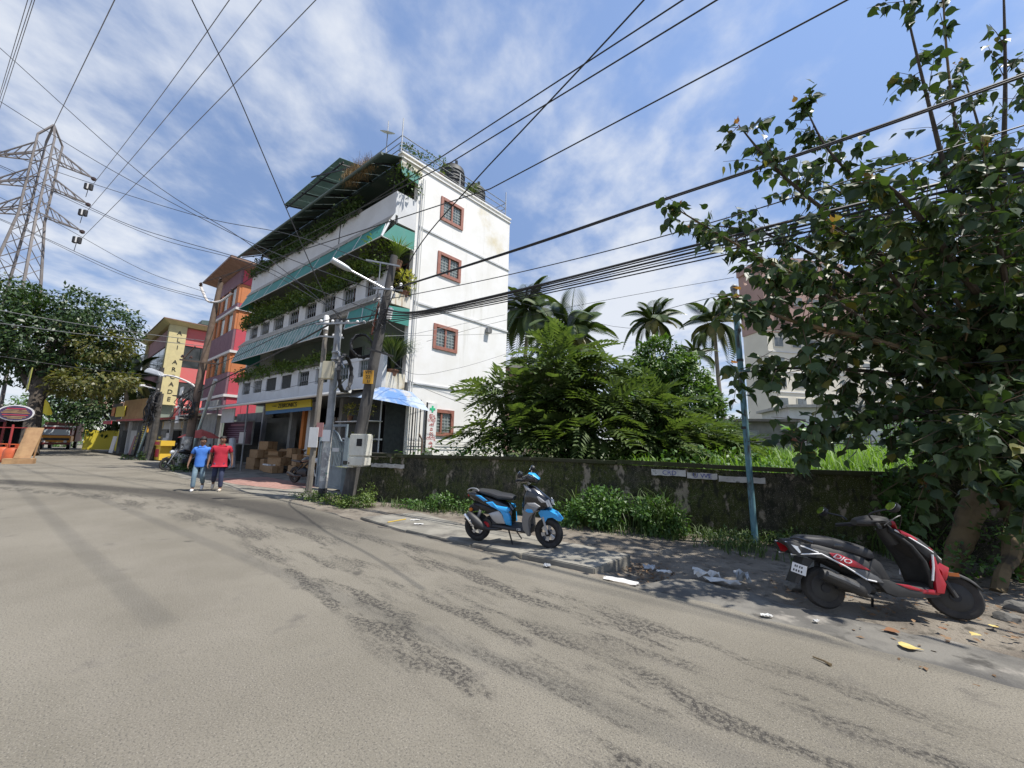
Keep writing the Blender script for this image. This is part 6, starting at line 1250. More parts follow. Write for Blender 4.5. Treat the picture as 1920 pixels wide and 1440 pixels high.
# English-medicine board, written downwards
sgn = thing('pharmacy_sign', 'narrow white upright board with a green cross and red Malayalam letters on the side wall', 'sign', KB)
MB().hexa([W(-.12, .88, 1.32), W(-.12, 1.34, 1.32), W(-.07, 1.34, 1.32), W(-.07, .88, 1.32), W(-.12, .88, 3.26), W(-.12, 1.34, 3.26), W(-.07, 1.34, 3.26), W(-.07, .88, 3.26)]).build('board', M_wsign, sgn)
MB().hexa([W(-.13, .84, 1.3), W(-.13, .878, 1.3), W(-.07, .878, 1.3), W(-.07, .84, 1.3), W(-.13, .84, 3.28), W(-.13, .878, 3.28), W(-.07, .878, 3.28), W(-.07, .84, 3.28)]).build('board_edge', M_iron, sgn)
M_gx = plain('cross_green', (.04, .5, .25), .6); q = MB(); q.hexa([W(-.135, 1.07, 2.9), W(-.135, 1.15, 2.9), W(-.122, 1.15, 2.9), W(-.122, 1.07, 2.9), W(-.135, 1.07, 3.16), W(-.135, 1.15, 3.16), W(-.122, 1.15, 3.16), W(-.122, 1.07, 3.16)])
for b0, b1 in ((.98, 1.068), (1.152, 1.24)): q.hexa([W(-.135, b0, 2.99), W(-.135, b1, 2.99), W(-.122, b1, 2.99), W(-.122, b0, 2.99), W(-.135, b0, 3.07), W(-.135, b1, 3.07), W(-.122, b1, 3.07), W(-.122, b0, 3.07)])
q.build('green_cross', M_gx, sgn); M_rl = plain('letter_red', (.42, .05, .04), .6)
for i, ch in enumerate(('ഇം', 'ഗ്ലീ', 'ഷ്', 'മ', 'രു', 'ന്നു', 'ക', 'ൾ')): text(ch, .2, W(-.124, 1.11, 2.76 - .185 * i), facing(SB.x, SB.y), M_rl, sgn, 'letter', depth=.003)
t = thing('vent_pipe', 'short rusty bent pipe standing on the boundary wall beside the upright board', 'pipe', KB + W(-.45, .45, 1.2)); MB().tube([(0, 0, 0), (0, 0, .55), (-.12, -.06, .78)], .035, 8).build('pipe_body', mat('rusty_pipe', (.12, .08, .06), (.17, .12, .09), scale=6, rough=.9), t, True)
# ---------------------------------------------------------------- plants and trees
npr = np.random.default_rng(11)
LEAF = ([(0, 0, 0), (.45, .24, .05), (1, 0, -.06), (.45, -.24, .05)], [(0, 1, 2, 3)])
HEART = ([(0, 0, 0), (.06, .3, .03), (.28, .46, .05), (.55, .34, .02), (.74, .12, -.04), (1.1, 0, -.12), (.74, -.12, -.04), (.55, -.34, .02), (.28, -.46, .05), (.06, -.3, .03), (.3, 0, -.02), (.6, 0, -.05)],
         [(0, 1, 10), (1, 2, 10), (2, 3, 11), (2, 11, 10), (3, 4, 11), (4, 5, 11), (5, 6, 11), (6, 7, 11), (7, 8, 11), (8, 10, 11), (8, 9, 10), (9, 0, 10)])
BLADE = ([(0, -.5, 0), (0, .5, 0), (.12, .45, .4), (.12, -.45, .4), (.38, .3, .75), (.38, -.3, .75), (.8, .04, .88), (.8, -.04, .88)], [(0, 1, 2, 3), (3, 2, 4, 5), (5, 4, 6, 7)])
M_peep = mat('peepal_leaf', (.026, .05, .018), (.062, .10, .034), island=True, spec=.35, rough=.48, leaf=.22, third=((.16, .15, .03), .965)); M_peepo = mat('peepal_leaf_single', (.026, .05, .018), (.066, .105, .036), island='object', spec=.35, rough=.48, leaf=.25, third=((.15, .15, .03), .95))
M_young = mat('young_leaf', (.26, .1, .06), (.2, .17, .05), island=True, rough=.4, leaf=.35)
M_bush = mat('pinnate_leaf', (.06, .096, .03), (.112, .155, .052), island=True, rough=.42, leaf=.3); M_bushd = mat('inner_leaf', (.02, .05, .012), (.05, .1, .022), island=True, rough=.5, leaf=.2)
M_vine = mat('vine_leaf', (.048, .105, .018), (.11, .185, .035), island=True, rough=.5, leaf=.25); M_palm = mat('palm_leaf', (.04, .075, .02), (.09, .12, .035), island=True, rough=.4, leaf=.2); M_palmy = mat('dry_palm_leaf', (.2, .17, .06), (.12, .13, .04), island=True, rough=.5, leaf=.2)
M_bigt = mat('mango_leaf', (.018, .042, .012), (.045, .085, .02), island=True, rough=.45, leaf=.2, third=((.10, .11, .025), .96)); M_bigy = mat('yellow_mango_leaf', (.06, .08, .02), (.14, .125, .032), island=True, rough=.45, leaf=.3)
M_grass = mat('tall_grass_blade', (.10, .20, .025), (.2, .32, .06), island=True, rough=.55, leaf=.35); M_weed = mat('weed_leaf', (.04, .10, .018), (.09, .17, .035), island=True, rough=.5, leaf=.25); M_wgrass = mat('verge_grass_blade', (.045, .085, .02), (.10, .15, .04), island=True, rough=.6, leaf=.25)
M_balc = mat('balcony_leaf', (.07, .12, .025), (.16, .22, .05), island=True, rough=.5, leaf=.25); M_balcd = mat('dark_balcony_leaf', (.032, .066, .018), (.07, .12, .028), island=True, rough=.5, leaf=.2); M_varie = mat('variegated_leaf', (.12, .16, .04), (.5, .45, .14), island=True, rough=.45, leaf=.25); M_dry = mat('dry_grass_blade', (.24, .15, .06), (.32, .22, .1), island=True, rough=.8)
M_bark = mat('pale_bark', (.115, .082, .04), (.175, .125, .064), scale=3, rough=.9, bump=.5, bscale=14, stain=(.05, .038, .024), sscale=(5, 5, 1.3), samt=(.48, .66)); M_barkd = mat('dark_bark', (.045, .036, .028), (.08, .065, .05), scale=4, rough=.95, bump=.6, bscale=16); M_twig = mat('twig', (.09, .06, .04), (.13, .09, .06), scale=6, rough=.9)
M_palmbark = mat('palm_trunk', (.2, .17, .14), (.28, .24, .2), scale=3, rough=.9); M_ban = mat('banana_leaf', (.09, .19, .03), (.14, .25, .04), scale=2, rough=.4, leaf=.35); M_bany = mat('dying_banana_leaf', (.42, .28, .03), (.2, .2, .03), scale=2, rough=.5, leaf=.3)
def rand_dirs(n, zb=0.0):
    d = npr.normal(size=(n, 3)); d[:, 2] += zb; return d / np.linalg.norm(d, axis=1)[:, None]
def leaf_cloud(name, blobs, n, size, m, parent, tpl=LEAF, droop=-.5, shell=.55, lump=.7, sv=.4, midx=None, seed=0):
    """Leaves spread in clumps through several ellipsoids (centre, radii); thin where a noise field says so, so that gaps show through."""
    vol = np.array([b[1][0] * b[1][1] * b[1][2] for b in blobs]) ** .75; vol /= vol.sum(); A = []; mi = []
    for (c, r), f in zip(blobs, vol):
        k = int(n * f * 1.9); d = rand_dirs(k); rad = shell + (1 - shell) * npr.random(k) ** .6; p = np.array(c) + d * rad[:, None] * np.array(r)
        for i in range(k):
            q = V(p[i]); nv = NZ.noise(q * lump + V((seed, 3, 7))) + .45 * NZ.noise(q * lump * 2.7)
            if nv < -.08: continue
            o = d[i] * .7 + npr.normal(size=3) * .6; o[2] += droop; A.append(frame(p[i], o, up=d[i] * .5 + (0, 0, .8) + npr.normal(size=3) * .35, s=size * (1 + sv * npr.uniform(-1, 1)))); mi.append(0)
    return scatter(name, tpl[0], tpl[1], A, m, parent)
def limb(mb, pts, r0, r1, n=7):
    pts = cat(pts, 5 if n < 16 else 12); k = len(pts); mb.tube(pts, [r0 + (r1 - r0) * i / (k - 1) for i in range(k)], n)
def gnarl(mb, a=.035, f=3.5):
    mb.v = [tuple(V(p) + NZ.noise_vector(V(p) * f) * a + NZ.noise_vector(V(p) * f * 3) * a * .35) for p in mb.v]; return mb
def PX(p):
    c = ROT.T @ (np.array(p, float) - np.array([0, 0, EYE])); return (960 + FPX * c[0] / c[2], 720 + FPX * c[1] / c[2], c[2]) if c[2] > .1 else (-9999, 0, -1)

# --- peepal tree on the right
pt = thing('peepal_tree', 'large peepal tree with heart shaped leaves and forked pale roots at the right edge', 'tree', (0, 0, 0))
B0 = AT(1885, 800, 6.05)
q = MB(); limb(q, [B0 + V((0, 0, -.25)), AT(1858, 862, 6.1), AT(1838, 925, 6.05), AT(1812, 985, 6.0), AT(1790, 1050, 5.9), AT(1775, 1110, 5.8)], .19, .11, 16); gnarl(q).build('root', M_bark, pt, True)
q = MB(); limb(q, [B0 + V((.2, 0, -.2)), AT(1900, 868, 5.9), AT(1915, 930, 5.85), AT(1935, 1010, 5.75), AT(1950, 1090, 5.55), AT(1955, 1150, 5.4)], .28, .2, 16); gnarl(q).build('root', M_bark, pt, True)
for e0, e in ((AT(1905, 1000, 5.7), AT(1868, 1110, 5.2)), (B0 + V((.5, 0, -.4)), V((8.3, 5.8, -.1)))): q = MB(); limb(q, [e0, e0.lerp(e, .5) + V((.08, 0, .08)), e], .13, .06, 8); gnarl(q).build('root', M_bark, pt, True)
q = MB(); limb(q, [B0 + V((.1, .05, -.7)), B0 + V((.0, .05, 0)), B0 + V((-.05, .05, .7)), B0 + V((.1, .1, 1.5))], .42, .3, 12); limb(q, [B0 + V((.35, .1, -.6)), B0 + V((.5, .1, .4)), B0 + V((.7, .3, 1.6))], .4, .24, 12); gnarl(q, .06, 2.5).build('trunk', M_barkd, pt, True)
LIMBS = [[(1860, 790, 5.9), (1815, 830, 5.5), (1770, 870, 5.3), (1735, 905, 5.2)], [(1890, 780, 5.6), (1905, 840, 5.2), (1918, 900, 5.0), (1925, 950, 4.9)], [(1880, 740, 5.5), (1850, 770, 5.0), (1830, 800, 4.8), (1815, 840, 4.7)], [(1840, 700, 6.0), (1640, 590, 5.6), (1420, 480, 5.4), (1262, 388, 5.3)], [(1850, 650, 6.0), (1680, 500, 5.7), (1480, 340, 5.5), (1385, 235, 5.4)], [(1860, 620, 6.0), (1700, 430, 6.0), (1560, 290, 6.0), (1508, 195, 6.0)], [(1850, 700, 5.9), (1640, 640, 5.2), (1480, 600, 5.0), (1385, 560, 5.0)],
         [(1850, 740, 6.0), (1660, 700, 5.8), (1500, 690, 5.7), (1375, 700, 5.6)], [(1870, 600, 6.1), (1790, 380, 5.8), (1740, 190, 5.6), (1690, -20, 5.4)], [(1880, 600, 6.2), (1820, 380, 6.1), (1780, 150, 5.9), (1765, -70, 5.8)], [(1890, 600, 6.1), (1880, 380, 5.8), (1885, 150, 5.6), (1880, -80, 5.5)],
         [(1895, 620, 6.1), (1930, 400, 5.8), (1960, 200, 5.6), (2010, 20, 5.4)], [(1900, 640, 6.1), (2020, 480, 5.8), (2140, 330, 5.6), (2230, 200, 5.4)], [(1860, 680, 6.1), (1600, 520, 6.4), (1440, 440, 6.6), (1300, 420, 6.6)], [(1840, 760, 5.9), (1700, 780, 5.6), (1580, 800, 5.5), (1500, 830, 5.4)],
         [(1860, 640, 6.3), (1720, 520, 7.0), (1600, 380, 7.4), (1520, 330, 7.6)], [(1870, 620, 5.6), (1780, 480, 4.6), (1700, 380, 4.2), (1640, 330, 4.0)], [(1900, 650, 5.7), (1880, 500, 4.7), (1860, 380, 4.3), (1840, 270, 4.2)], [(1900, 700, 5.8), (1960, 640, 5.2), (2050, 600, 4.9), (2160, 580, 4.7)], [(1850, 690, 5.9), (1740, 600, 5.3), (1640, 480, 4.9), (1560, 420, 4.8)], [(1870, 640, 6.4), (1860, 420, 7.2), (1840, 260, 7.6), (1800, 120, 7.8)], [(1860, 740, 6.3), (1760, 650, 7.2), (1660, 600, 7.8), (1560, 560, 8.0)], [(1920, 560, 5.6), (2080, 300, 5.0), (2250, 60, 4.6), (2420, -120, 4.3)], [(1920, 600, 6.2), (2150, 420, 6.0), (2400, 280, 6.0), (2650, 150, 6.0)], [(1910, 520, 5.4), (2000, 200, 4.8), (2060, -60, 4.5), (2120, -300, 4.3)], [(1920, 500, 6.3), (2050, 150, 6.6), (2200, -150, 6.8), (2300, -350, 7.0)], [(1830, 720, 5.9), (1700, 660, 5.6), (1560, 560, 5.2), (1450, 520, 5.1)]]
leaf_pos = []; tw = MB(); twy = []
for li, lp in enumerate(LIMBS):
    pts = [V(AT(*p)) for p in lp]; q = MB(); limb(q, [B0 + V((.05, .05, .2))] + pts, .055 if li % 2 else .075, .008, 7); q.build('branch', M_barkd if li % 3 else M_bark, pt, True)
    cv = cat([B0 + V((.05, .05, .6))] + pts, 12); n = len(cv); up_shoot = lp[-1][1] < 100
    for i in range(int(n * .22), n):
        f = i / n; k = 3 if f < .6 else (2 if f < .82 else 1)
        if up_shoot and f > .6: k = 1
        for _ in range(k):
            if npr.random() > (.72 if not up_shoot else .6): continue
            d = V(npr.normal(size=3)); ax = (cv[min(i + 1, n - 1)] - cv[i - 1]).normalized(); d = (d.normalized() + ax * .6 + V((0, 0, .15))).normalized(); ln = npr.uniform(.35, .9) * (1.0 if f < .8 else .6); e = cv[i] + d * ln + V((0, 0, -.1 * ln)); mdp = cv[i].lerp(e, .5) + V((0, 0, .08 * ln))
            tw.tube([cv[i], mdp, e], [.007, .005, .003], 4, cap=False)
            m_ = int(npr.integers(6, 11))
            for j in range(m_):
                g_ = .25 + .75 * j / (m_ - 1); base = cv[i].lerp(mdp, g_ * 2) if g_ < .5 else mdp.lerp(e, g_ * 2 - 1); leaf_pos.append((base, ax, f))
    for j in range(6): twy.append((pts[-1] + V(npr.normal(size=3)) * .06, (pts[-1] - pts[-2]).normalized()))
tw.build('twigs', M_twig, pt)['kind'] = 'stuff'
# hanging aerial roots and bare shoots
q = MB()
for x0, y0, x1, y1, Y in ((1840, 690, 1848, 830, 5.6), (1870, 640, 1890, 800, 5.5), (1880, 790, 1910, 890, 5.4), (1790, 560, 1810, 640, 5.4), (1900, 560, 1905, 760, 5.5)): limb(q, [AT(x0, y0, Y), AT((x0 + x1) / 2 + 14, (y0 + y1) / 2, Y - .1), AT(x1, y1, Y)], .03, .012, 5)
q.build('aerial_roots', M_bark, pt, True)['kind'] = 'stuff'
recs = []
for base, ax, f in leaf_pos:
    o = V(npr.normal(size=3)); o = o.normalized() * .8 + V((0, 0, -.75)); o.normalize(); pet = npr.uniform(.03, .08); p = base + o * pet; s_ = npr.uniform(.115, .205)
    recs.append((frame(p, o, up=npr.normal(size=3) * .6 + (0, -.3, .7), s=(s_, s_ * npr.uniform(.75, 1), s_), roll=npr.uniform(-.5, .5)), p, s_))
vis = []
for i, (fr, p, s_) in enumerate(recs):
    x, y, z = PX(p)
    if 0 < x < 1920 and 0 < y < 1000: vis.append((-s_ / z, i))
vis.sort(); single = set(i for _, i in vis[:300])
lm = []
for k in range(3):
    me = bpy.data.meshes.new('leaf'); vs = [(a, b_ * (1, .9, 1.08)[k], c * (1, 1.8, -1.2)[k]) for a, b_, c in HEART[0]]; me.from_pydata(vs, [], HEART[1]); me.materials.append(M_peepo); me.shade_smooth(); lm.append(me)
for i in single: o = link('leaf', lm[i % 3], pt); o.matrix_basis = to4(recs[i][0])
o = scatter('foliage', HEART[0], HEART[1], [r[0] for i, r in enumerate(recs) if i not in single], M_peep, pt, smooth=True); o['kind'] = 'stuff'
A = []
for p, d in twy:
    o_ = np.array(d) + npr.normal(size=3) * .8; A.append(frame(p, o_, up=npr.normal(size=3), s=npr.uniform(.05, .11)))
o = scatter('young_leaves', HEART[0], HEART[1], A, M_young, pt, smooth=True); o['kind'] = 'stuff'

# --- pinnate-leaved bush behind the wall
def frond_mesh(name, L_, pairs, lw, ll, droop, m, fold=.15, tipn=True):
    vs, fs = [], []; 
    def P_(t): return (L_ * t, 0, .08 * L_ * math.sin(math.pi * t) - droop * L_ * t * t)
    for i in range(pairs):
        t = .14 + .84 * i / (pairs - 1); p = P_(t); sz = ll * (.55 + .45 * math.sin(math.pi * min(1, .25 + t * .72)))
        for s_ in (-1, 1):
            a = R(58 - 22 * t); ca, sa = math.cos(a), math.sin(a) * s_; n = len(vs); dz = -fold * sz
            for u, w_, z in ((0, 0, 0), (.4, .5, .01), (1, 0, dz), (.4, -.5, .01)): vs.append((p[0] + u * sz * ca - w_ * lw * sa * 1.0, p[1] + u * sz * sa + w_ * lw * ca, p[2] + z * (1 if u == 1 else 1) + (dz * .3 if u == .4 else 0)))
            fs.append((n, n + 1, n + 2, n + 3))
    n = len(vs); k = 6
    for i in range(k + 1): p = P_(i / k); w_ = .006 * (1.4 - i / k); vs += [(p[0], -w_, p[2]), (p[0], w_, p[2])]
    for i in range(k): fs.append((n + 2 * i, n + 2 * i + 1, n + 2 * i + 3, n + 2 * i + 2))
    me = bpy.data.meshes.new(name); me.from_pydata(vs, [], fs); me.materials.append(m); return me
def pinnate_bush(label, base, blobs, nf, L_, seed=1, group=None, inner=900):
    t = thing('feathery_bush', label, 'bush', (0, 0, 0), 0, group); g_ = np.random.default_rng(seed); base = V(base)
    ms = [frond_mesh('frond', L_, 9, .105 * L_, .34 * L_, dr, M_bush, .3) for dr in (.3, .45, .62)]
    for i in range(9):
        c, r = blobs[i % len(blobs)]; e = V(c) + V(g_.normal(size=3)) * .5; q = MB(); limb(q, [base + V(g_.normal(size=3) * .15), base.lerp(e, .5) + V((0, 0, .3)), e], .07, .02, 6); q.build('stem', M_twig, t, True)
    cnt = 0
    vol = [r[0] * r[1] * r[2] for c, r in blobs]; tot = sum(vol)
    for (c, r), v_ in zip(blobs, vol):
        for _ in range(int(nf * v_ / tot) + 1):
            d = g_.normal(size=3); d[2] = abs(d[2]) * .75 - .15; d[1] -= .35; d /= np.linalg.norm(d); p = np.array(c) + d * np.array(r) * g_.uniform(.6, .92); o_ = d + g_.normal(size=3) * .3; o_[2] = o_[2] * .5 + g_.uniform(-.2, .25)
            o = link('frond', ms[cnt % 3], t); o.matrix_basis = to4(frame(p, o_, up=(0, 0, 1) + g_.normal(size=3) * .25, s=g_.uniform(.7, 1.25))); cnt += 1
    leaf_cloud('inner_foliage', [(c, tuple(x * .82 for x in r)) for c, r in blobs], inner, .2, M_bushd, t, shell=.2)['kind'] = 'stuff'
    me = ms[1]; tv = np.array([v.co[:] for v in me.vertices]); tf = [tuple(p.vertices) for p in me.polygons]; A = []
    for (c, r), v_ in zip(blobs, vol):
        for _ in range(int(nf * 1.1 * v_ / tot) + 1):
            d = g_.normal(size=3); d /= np.linalg.norm(d); d[2] = abs(d[2]) * .8 - .2; p = np.array(c) + d * np.array(r) * g_.uniform(.2, .75); o_ = d + g_.normal(size=3) * .5; o_[2] *= .4; A.append(frame(p, o_, up=(0, 0, 1) + g_.normal(size=3) * .3, s=g_.uniform(.7, 1.2)))
    scatter('inner_fronds', tv, tf, A, M_bush, t)['kind'] = 'stuff'; return t
pinnate_bush('big bush of feathery pinnate leaves spreading in tiers behind the wall, against the white wall', (1.9, 13.6, .9), [((1.9, 13.6, 4.2), (1.7, 1.4, 1.25)), ((.4, 13.4, 3.2), (1.7, 1.2, 1.0)), ((3.2, 13.4, 3.0), (1.6, 1.3, 1.1)), ((.4, 12.7, 1.95), (1.9, 1.1, .75)), ((2.6, 12.4, 1.9), (1.8, 1.2, .85)), ((1.6, 13.2, 3.0), (1.5, 1.2, 1.4))], 270, 1.15, 3, 'feathery bushes', 4200)
pinnate_bush('lower paler bush of pinnate leaves sloping down to the grass, right of the big one', (5.0, 12.4, .9), [((4.7, 12.8, 2.5), (1.4, 1.1, 1.0)), ((5.9, 12.6, 1.9), (1.4, 1.0, .8)), ((7.0, 12.4, 1.5), (1.1, .9, .5)), ((4.4, 11.8, 1.7), (1.2, .9, .6))], 140, .85, 5, 'feathery bushes', 2400)
# --- creeper-clad tree further back
def leafy_tree(name, label, base, blobs, n, size, m, trunk_r=.25, catg='tree', bark=None, group=None, lump=.6, limbs=True, m2=None, n2=0, blobs2=None, shell=.5):
    t = thing(name, label, catg, (0, 0, 0), 0, group); base = V(base); top = V(blobs[0][0])
    q = MB(); limb(q, [base, base.lerp(top, .5) + V((rnd.uniform(-.3, .3), 0, 0)), top], trunk_r, trunk_r * .4, 9); q.build('trunk', bark or M_barkd, t, True)
    if limbs:
        for c, r in blobs[1:7]: q = MB(); limb(q, [base.lerp(top, .45), base.lerp(top, .5).lerp(V(c), .6) + V((0, 0, .2)), c], trunk_r * .5, trunk_r * .12, 7); q.build('limb', bark or M_barkd, t, True)
    leaf_cloud('crown', blobs, n, size, m, t, lump=lump, shell=shell, seed=n % 13)
    if m2: leaf_cloud('crown', blobs2 or blobs, n2, size, m2, t, lump=lump, seed=5)
    return t
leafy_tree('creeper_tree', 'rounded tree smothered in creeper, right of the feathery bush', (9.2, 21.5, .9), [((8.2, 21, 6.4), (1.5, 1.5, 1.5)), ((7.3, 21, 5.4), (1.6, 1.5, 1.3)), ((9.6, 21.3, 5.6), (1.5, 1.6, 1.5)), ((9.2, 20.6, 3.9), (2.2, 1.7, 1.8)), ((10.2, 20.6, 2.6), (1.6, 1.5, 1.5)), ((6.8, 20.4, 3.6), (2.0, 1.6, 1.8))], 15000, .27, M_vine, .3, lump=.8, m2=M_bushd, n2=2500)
leafy_tree('shrub', 'dense dark shrub between the creeper tree and the grey house', (12.6, 23, 1), [((12.4, 23, 2.8), (1.3, 1.2, 1.2)), ((11.6, 22, 2.2), (1.3, 1, 1))], 1500, .2, M_bushd, .1, 'shrub')
leafy_tree('shrub', 'pale round shrub between the banana plants and the white shed', (21.5, 24, 1), [((21.4, 24, 2.9), (1.7, 1.5, 1.3)), ((23.2, 24, 2.4), (1.5, 1.3, 1.0))], 2000, .2, mat('grey_green_leaf', (.1, .15, .06), (.2, .25, .12), island=True, rough=.6, leaf=.2), .1, 'shrub')
leafy_tree('shrub', 'leafy shrub standing in the grass behind the peepal roots', (13.2, 11, .9), [((13.0, 11, 2.2), (1.3, 1.2, 1.2)), ((11.8, 10.8, 1.9), (1.1, 1, .9)), ((14.5, 11, 2.4), (1.5, 1.2, 1.3))], 2200, .2, M_weed, .08, 'shrub')
# --- palms
def palm_frond(L_, droop, m):
    vs, fs = [], []; N_ = 27
    def P_(t): return V((L_ * (t - .12 * t * t * (1 + droop)), 0, L_ * (.34 * t - (.34 + droop) * t * t)))
    for i in range(N_):
        t = .12 + .87 * i / (N_ - 1); p = P_(t); ll = .3 * L_ * math.sin(math.pi * min(.97, .12 + t * .82)) + .05
        for s_ in (-1, 1):
            n = len(vs); dx = .55 * ll; w_ = .0105 * L_ / 3; 
            vs += [(p.x - w_, p.y, p.z), (p.x + w_, p.y, p.z), (p.x + dx * .6 + w_, p.y + s_ * ll * .62, p.z - .18 * ll), (p.x + dx, p.y + s_ * ll * .82, p.z - .62 * ll)]; fs.append((n, n + 1, n + 2, n + 3))
    n = len(vs)
    for i in range(9): p = P_(i / 8); w_ = .035 * (1.3 - i / 8); vs += [(p.x, -w_, p.z), (p.x, w_, p.z + .01)]
    for i in range(8): fs.append((n + 2 * i, n + 2 * i + 1, n + 2 * i + 3, n + 2 * i + 2))
    me = bpy.data.meshes.new('frond'); me.from_pydata(vs, [], fs); me.materials.append(m); return me
PF = [palm_frond(2.8, d, M_palm) for d in (.2, .5, .95)] + [palm_frond(2.5, .9, M_palmy), palm_frond(2.5, .45, M_palmy)]
def palm(label, base, top, n=18, s=1.0, seed=1, name='coconut_palm', r=.17, dryness=.3, group='coconut palms'):
    g_ = random.Random(seed); t = thing(name, label, 'palm', (0, 0, 0), 0, group); base, top = V(base), V(top)
    q = MB(); limb(q, [base, base.lerp(top, .5) + V((g_.uniform(-.3, .3), 0, 0)), top], r * 1.2, r * .75, 9); q.build('trunk', M_palmbark, t, True)
    for k in range(n):
        az = k * 2.4 + g_.uniform(-.3, .3); el = R(75 - 105 * (k / n) + g_.uniform(-10, 10)); i = 0 if k < n * .3 else (1 if k < n * .65 else 2)
        if k > n * .55 and g_.random() < dryness: i = g_.choice((3, 4))
        o = link('frond', PF[i], t); d = (math.cos(az) * math.cos(el), math.sin(az) * math.cos(el), math.sin(el)); o.matrix_basis = to4(frame(top, d, s=s * g_.uniform(.85, 1.12)))
    q = MB()
    for k in range(7): a = k * .9; q.lathe([(.02, -.15), (.11, -.05), (.12, .05), (.03, .14)], 8, top + V((.25 * math.cos(a), .25 * math.sin(a), -.25)))
    q.build('coconuts', M_palmy, t, True)['kind'] = 'stuff'; return t
palm('tall dark coconut palm right beside the corner of the white building', (1.0, 29, .9), (1.25, 30, 12.4), 30, 1.15, 1)
palm('coconut palm with sweeping fronds above the feathery bush', (4.2, 25, .9), (3.9, 25, 9.2), 24, 1.2, 2, dryness=.15)
palm('coconut palm standing above the creeper tree', (12.2, 32, 1), (12.2, 32, 12.6), 24, .95, 3, dryness=.35)
palm('slender coconut palm with a bare pale trunk left of the blue post', (17.4, 31, 1), (16.9, 31, 12.2), 22, 1.0, 4, dryness=.6)
palm('short areca palm between the creeper tree and the slender palm', (14.2, 29, 1), (14.2, 29, 8.9), 13, .7, 5, 'areca_palm', .1, .1, None)
palm('coconut palm hanging pale fronds over the shop row', (-36.5, 37.2, 0), (-37.2, 36.4, 7.0), 18, 1.25, 6, dryness=.4)
# --- banana plants
def banana(label, base, n, s, seed, yellow):
    g_ = random.Random(seed); t = thing('banana_plant', label, 'banana plant', base, 0, 'banana plants'); MB().tube([(0, 0, 0), (.05, 0, .9 * s), (0, 0, 1.5 * s)], [.13, .11, .07], 9).build('stem', mat('banana_stem', (.12, .15, .04), (.2, .2, .08), scale=3, rough=.7) if 'banana_stem' not in MATS else MATS['banana_stem'], t, True)
    for k in range(n):
        az = k * 2.4; el = R(g_.uniform(25, 75)); L_ = g_.uniform(1.3, 1.9) * s; dr = g_.uniform(.4, 1.1); rows = []; d = V((math.cos(az), math.sin(az), 0)); sd = V((-d.y, d.x, 0))
        for i in range(9):
            u = i / 8; p = V((0, 0, 1.4 * s)) + d * L_ * u * math.cos(el) + V((0, 0, L_ * (u * math.sin(el) - dr * u * u * .8))); w_ = .24 * s * math.sin(math.pi * min(.98, .06 + u * .92)) ** .6 if u > .12 else .02; rows.append([p - sd * w_ + V((0, 0, -.06)), p, p + sd * w_ + V((0, 0, -.06))])
        MB().ring(rows, cap=False, closed=False).build('leaf', M_bany if g_.random() < yellow else M_ban, t, True)
banana('banana plant with yellowing drooping leaves in front of the grey house', (14.6, 19.5, .9), 9, 1.05, 3, .45)
banana('second banana plant, greener, just right of the yellowing one', (16.2, 20, .9), 8, 1.0, 5, .25)
banana('broad banana leaves showing between the feathery bush and the creeper tree', (4.9, 16.5, 1.6), 7, 1.25, 8, 0)
# --- tall grass of the plot
A = []
for _ in range(15000):
    u = npr.random(); x = npr.uniform(3.2, 24); wy = np.interp(x, [3, 4.7, 9.4, 16, 24], [8.5, 7.75, 5.65, 4.5, 4.5]); y = wy + .7 + 17 * u ** 1.5
    if x < 5.5 and y > 12: continue
    h_ = npr.uniform(.55, 1.0) * (1.0 + .35 * NZ.noise(V((x * .35, y * .35, 0)))) * min(1.15, .55 + (y - wy) * .12); a = npr.uniform(0, 6.28); A.append(frame((x, y, plot_z(x, y) - .05), (math.cos(a), math.sin(a), 0), s=(h_ * npr.uniform(.3, .9), npr.uniform(.022, .045), h_ * 1.25)))
tag(scatter('tall_grass', BLADE[0], BLADE[1], A, M_grass), 'bright tall grass filling the plot behind the wall', 'grass', kind='stuff')
leaf_cloud('ground_cover', [((1.5, 11.9, 1.1), (5.5, .9, .7)), ((5.5, 10.2, 1.1), (2.6, 1.6, .6)), ((6.6, 14.2, 1.9), (1.9, 1.2, 1.0))], 5200, .15, M_weed, None, shell=.1, lump=1.2); tag(bpy.data.objects['ground_cover'], 'low leafy growth along the back of the wall', 'undergrowth', kind='stuff')
# --- weeds and grass on the verge
def wall_y(x): return wall_pt(max(-4.5, min(15, x))).y
def verge_blades(name, label, rects, n, hmin, hmax, m, wid=(.008, .018)):
    A = []
    for _ in range(n):
        x0, x1, d0, d1 = rects[int(npr.integers(len(rects)))]; x = npr.uniform(x0, x1); d = d0 + (d1 - d0) * npr.random() ** 1.6; y = wall_y(x) - d - .02
        if NZ.noise(V((x * 1.6, y * 1.6, 4))) < -.12: continue
        h_ = npr.uniform(hmin, hmax); a = npr.uniform(0, 6.28); A.append(frame((x, y, -.06), (math.cos(a), math.sin(a), 0), s=(h_ * npr.uniform(.4, 1.1), npr.uniform(*wid), h_)))
    tag(scatter(name, BLADE[0], BLADE[1], A, m), label, 'grass', kind='stuff')
verge_blades('verge_grass', 'rough grass along the foot of the mossy wall', [(1.2, 3.6, 0, 1.15), (3.0, 5.6, 0, 1.3), (5.0, 6.2, 0, .9), (-3.4, -.6, 0, .8), (3.6, 5.2, .3, 1.7)], 3800, .08, .3, M_wgrass)
verge_blades('grass_tufts', 'long arching grass blades standing out of the weeds by the wall', [(1.3, 1.8, .2, .6), (2.3, 3.4, .2, .8), (2.7, 3.2, .3, .8), (6.2, 6.9, .1, .4)], 330, .45, 1.1, M_wgrass, (.014, .03))
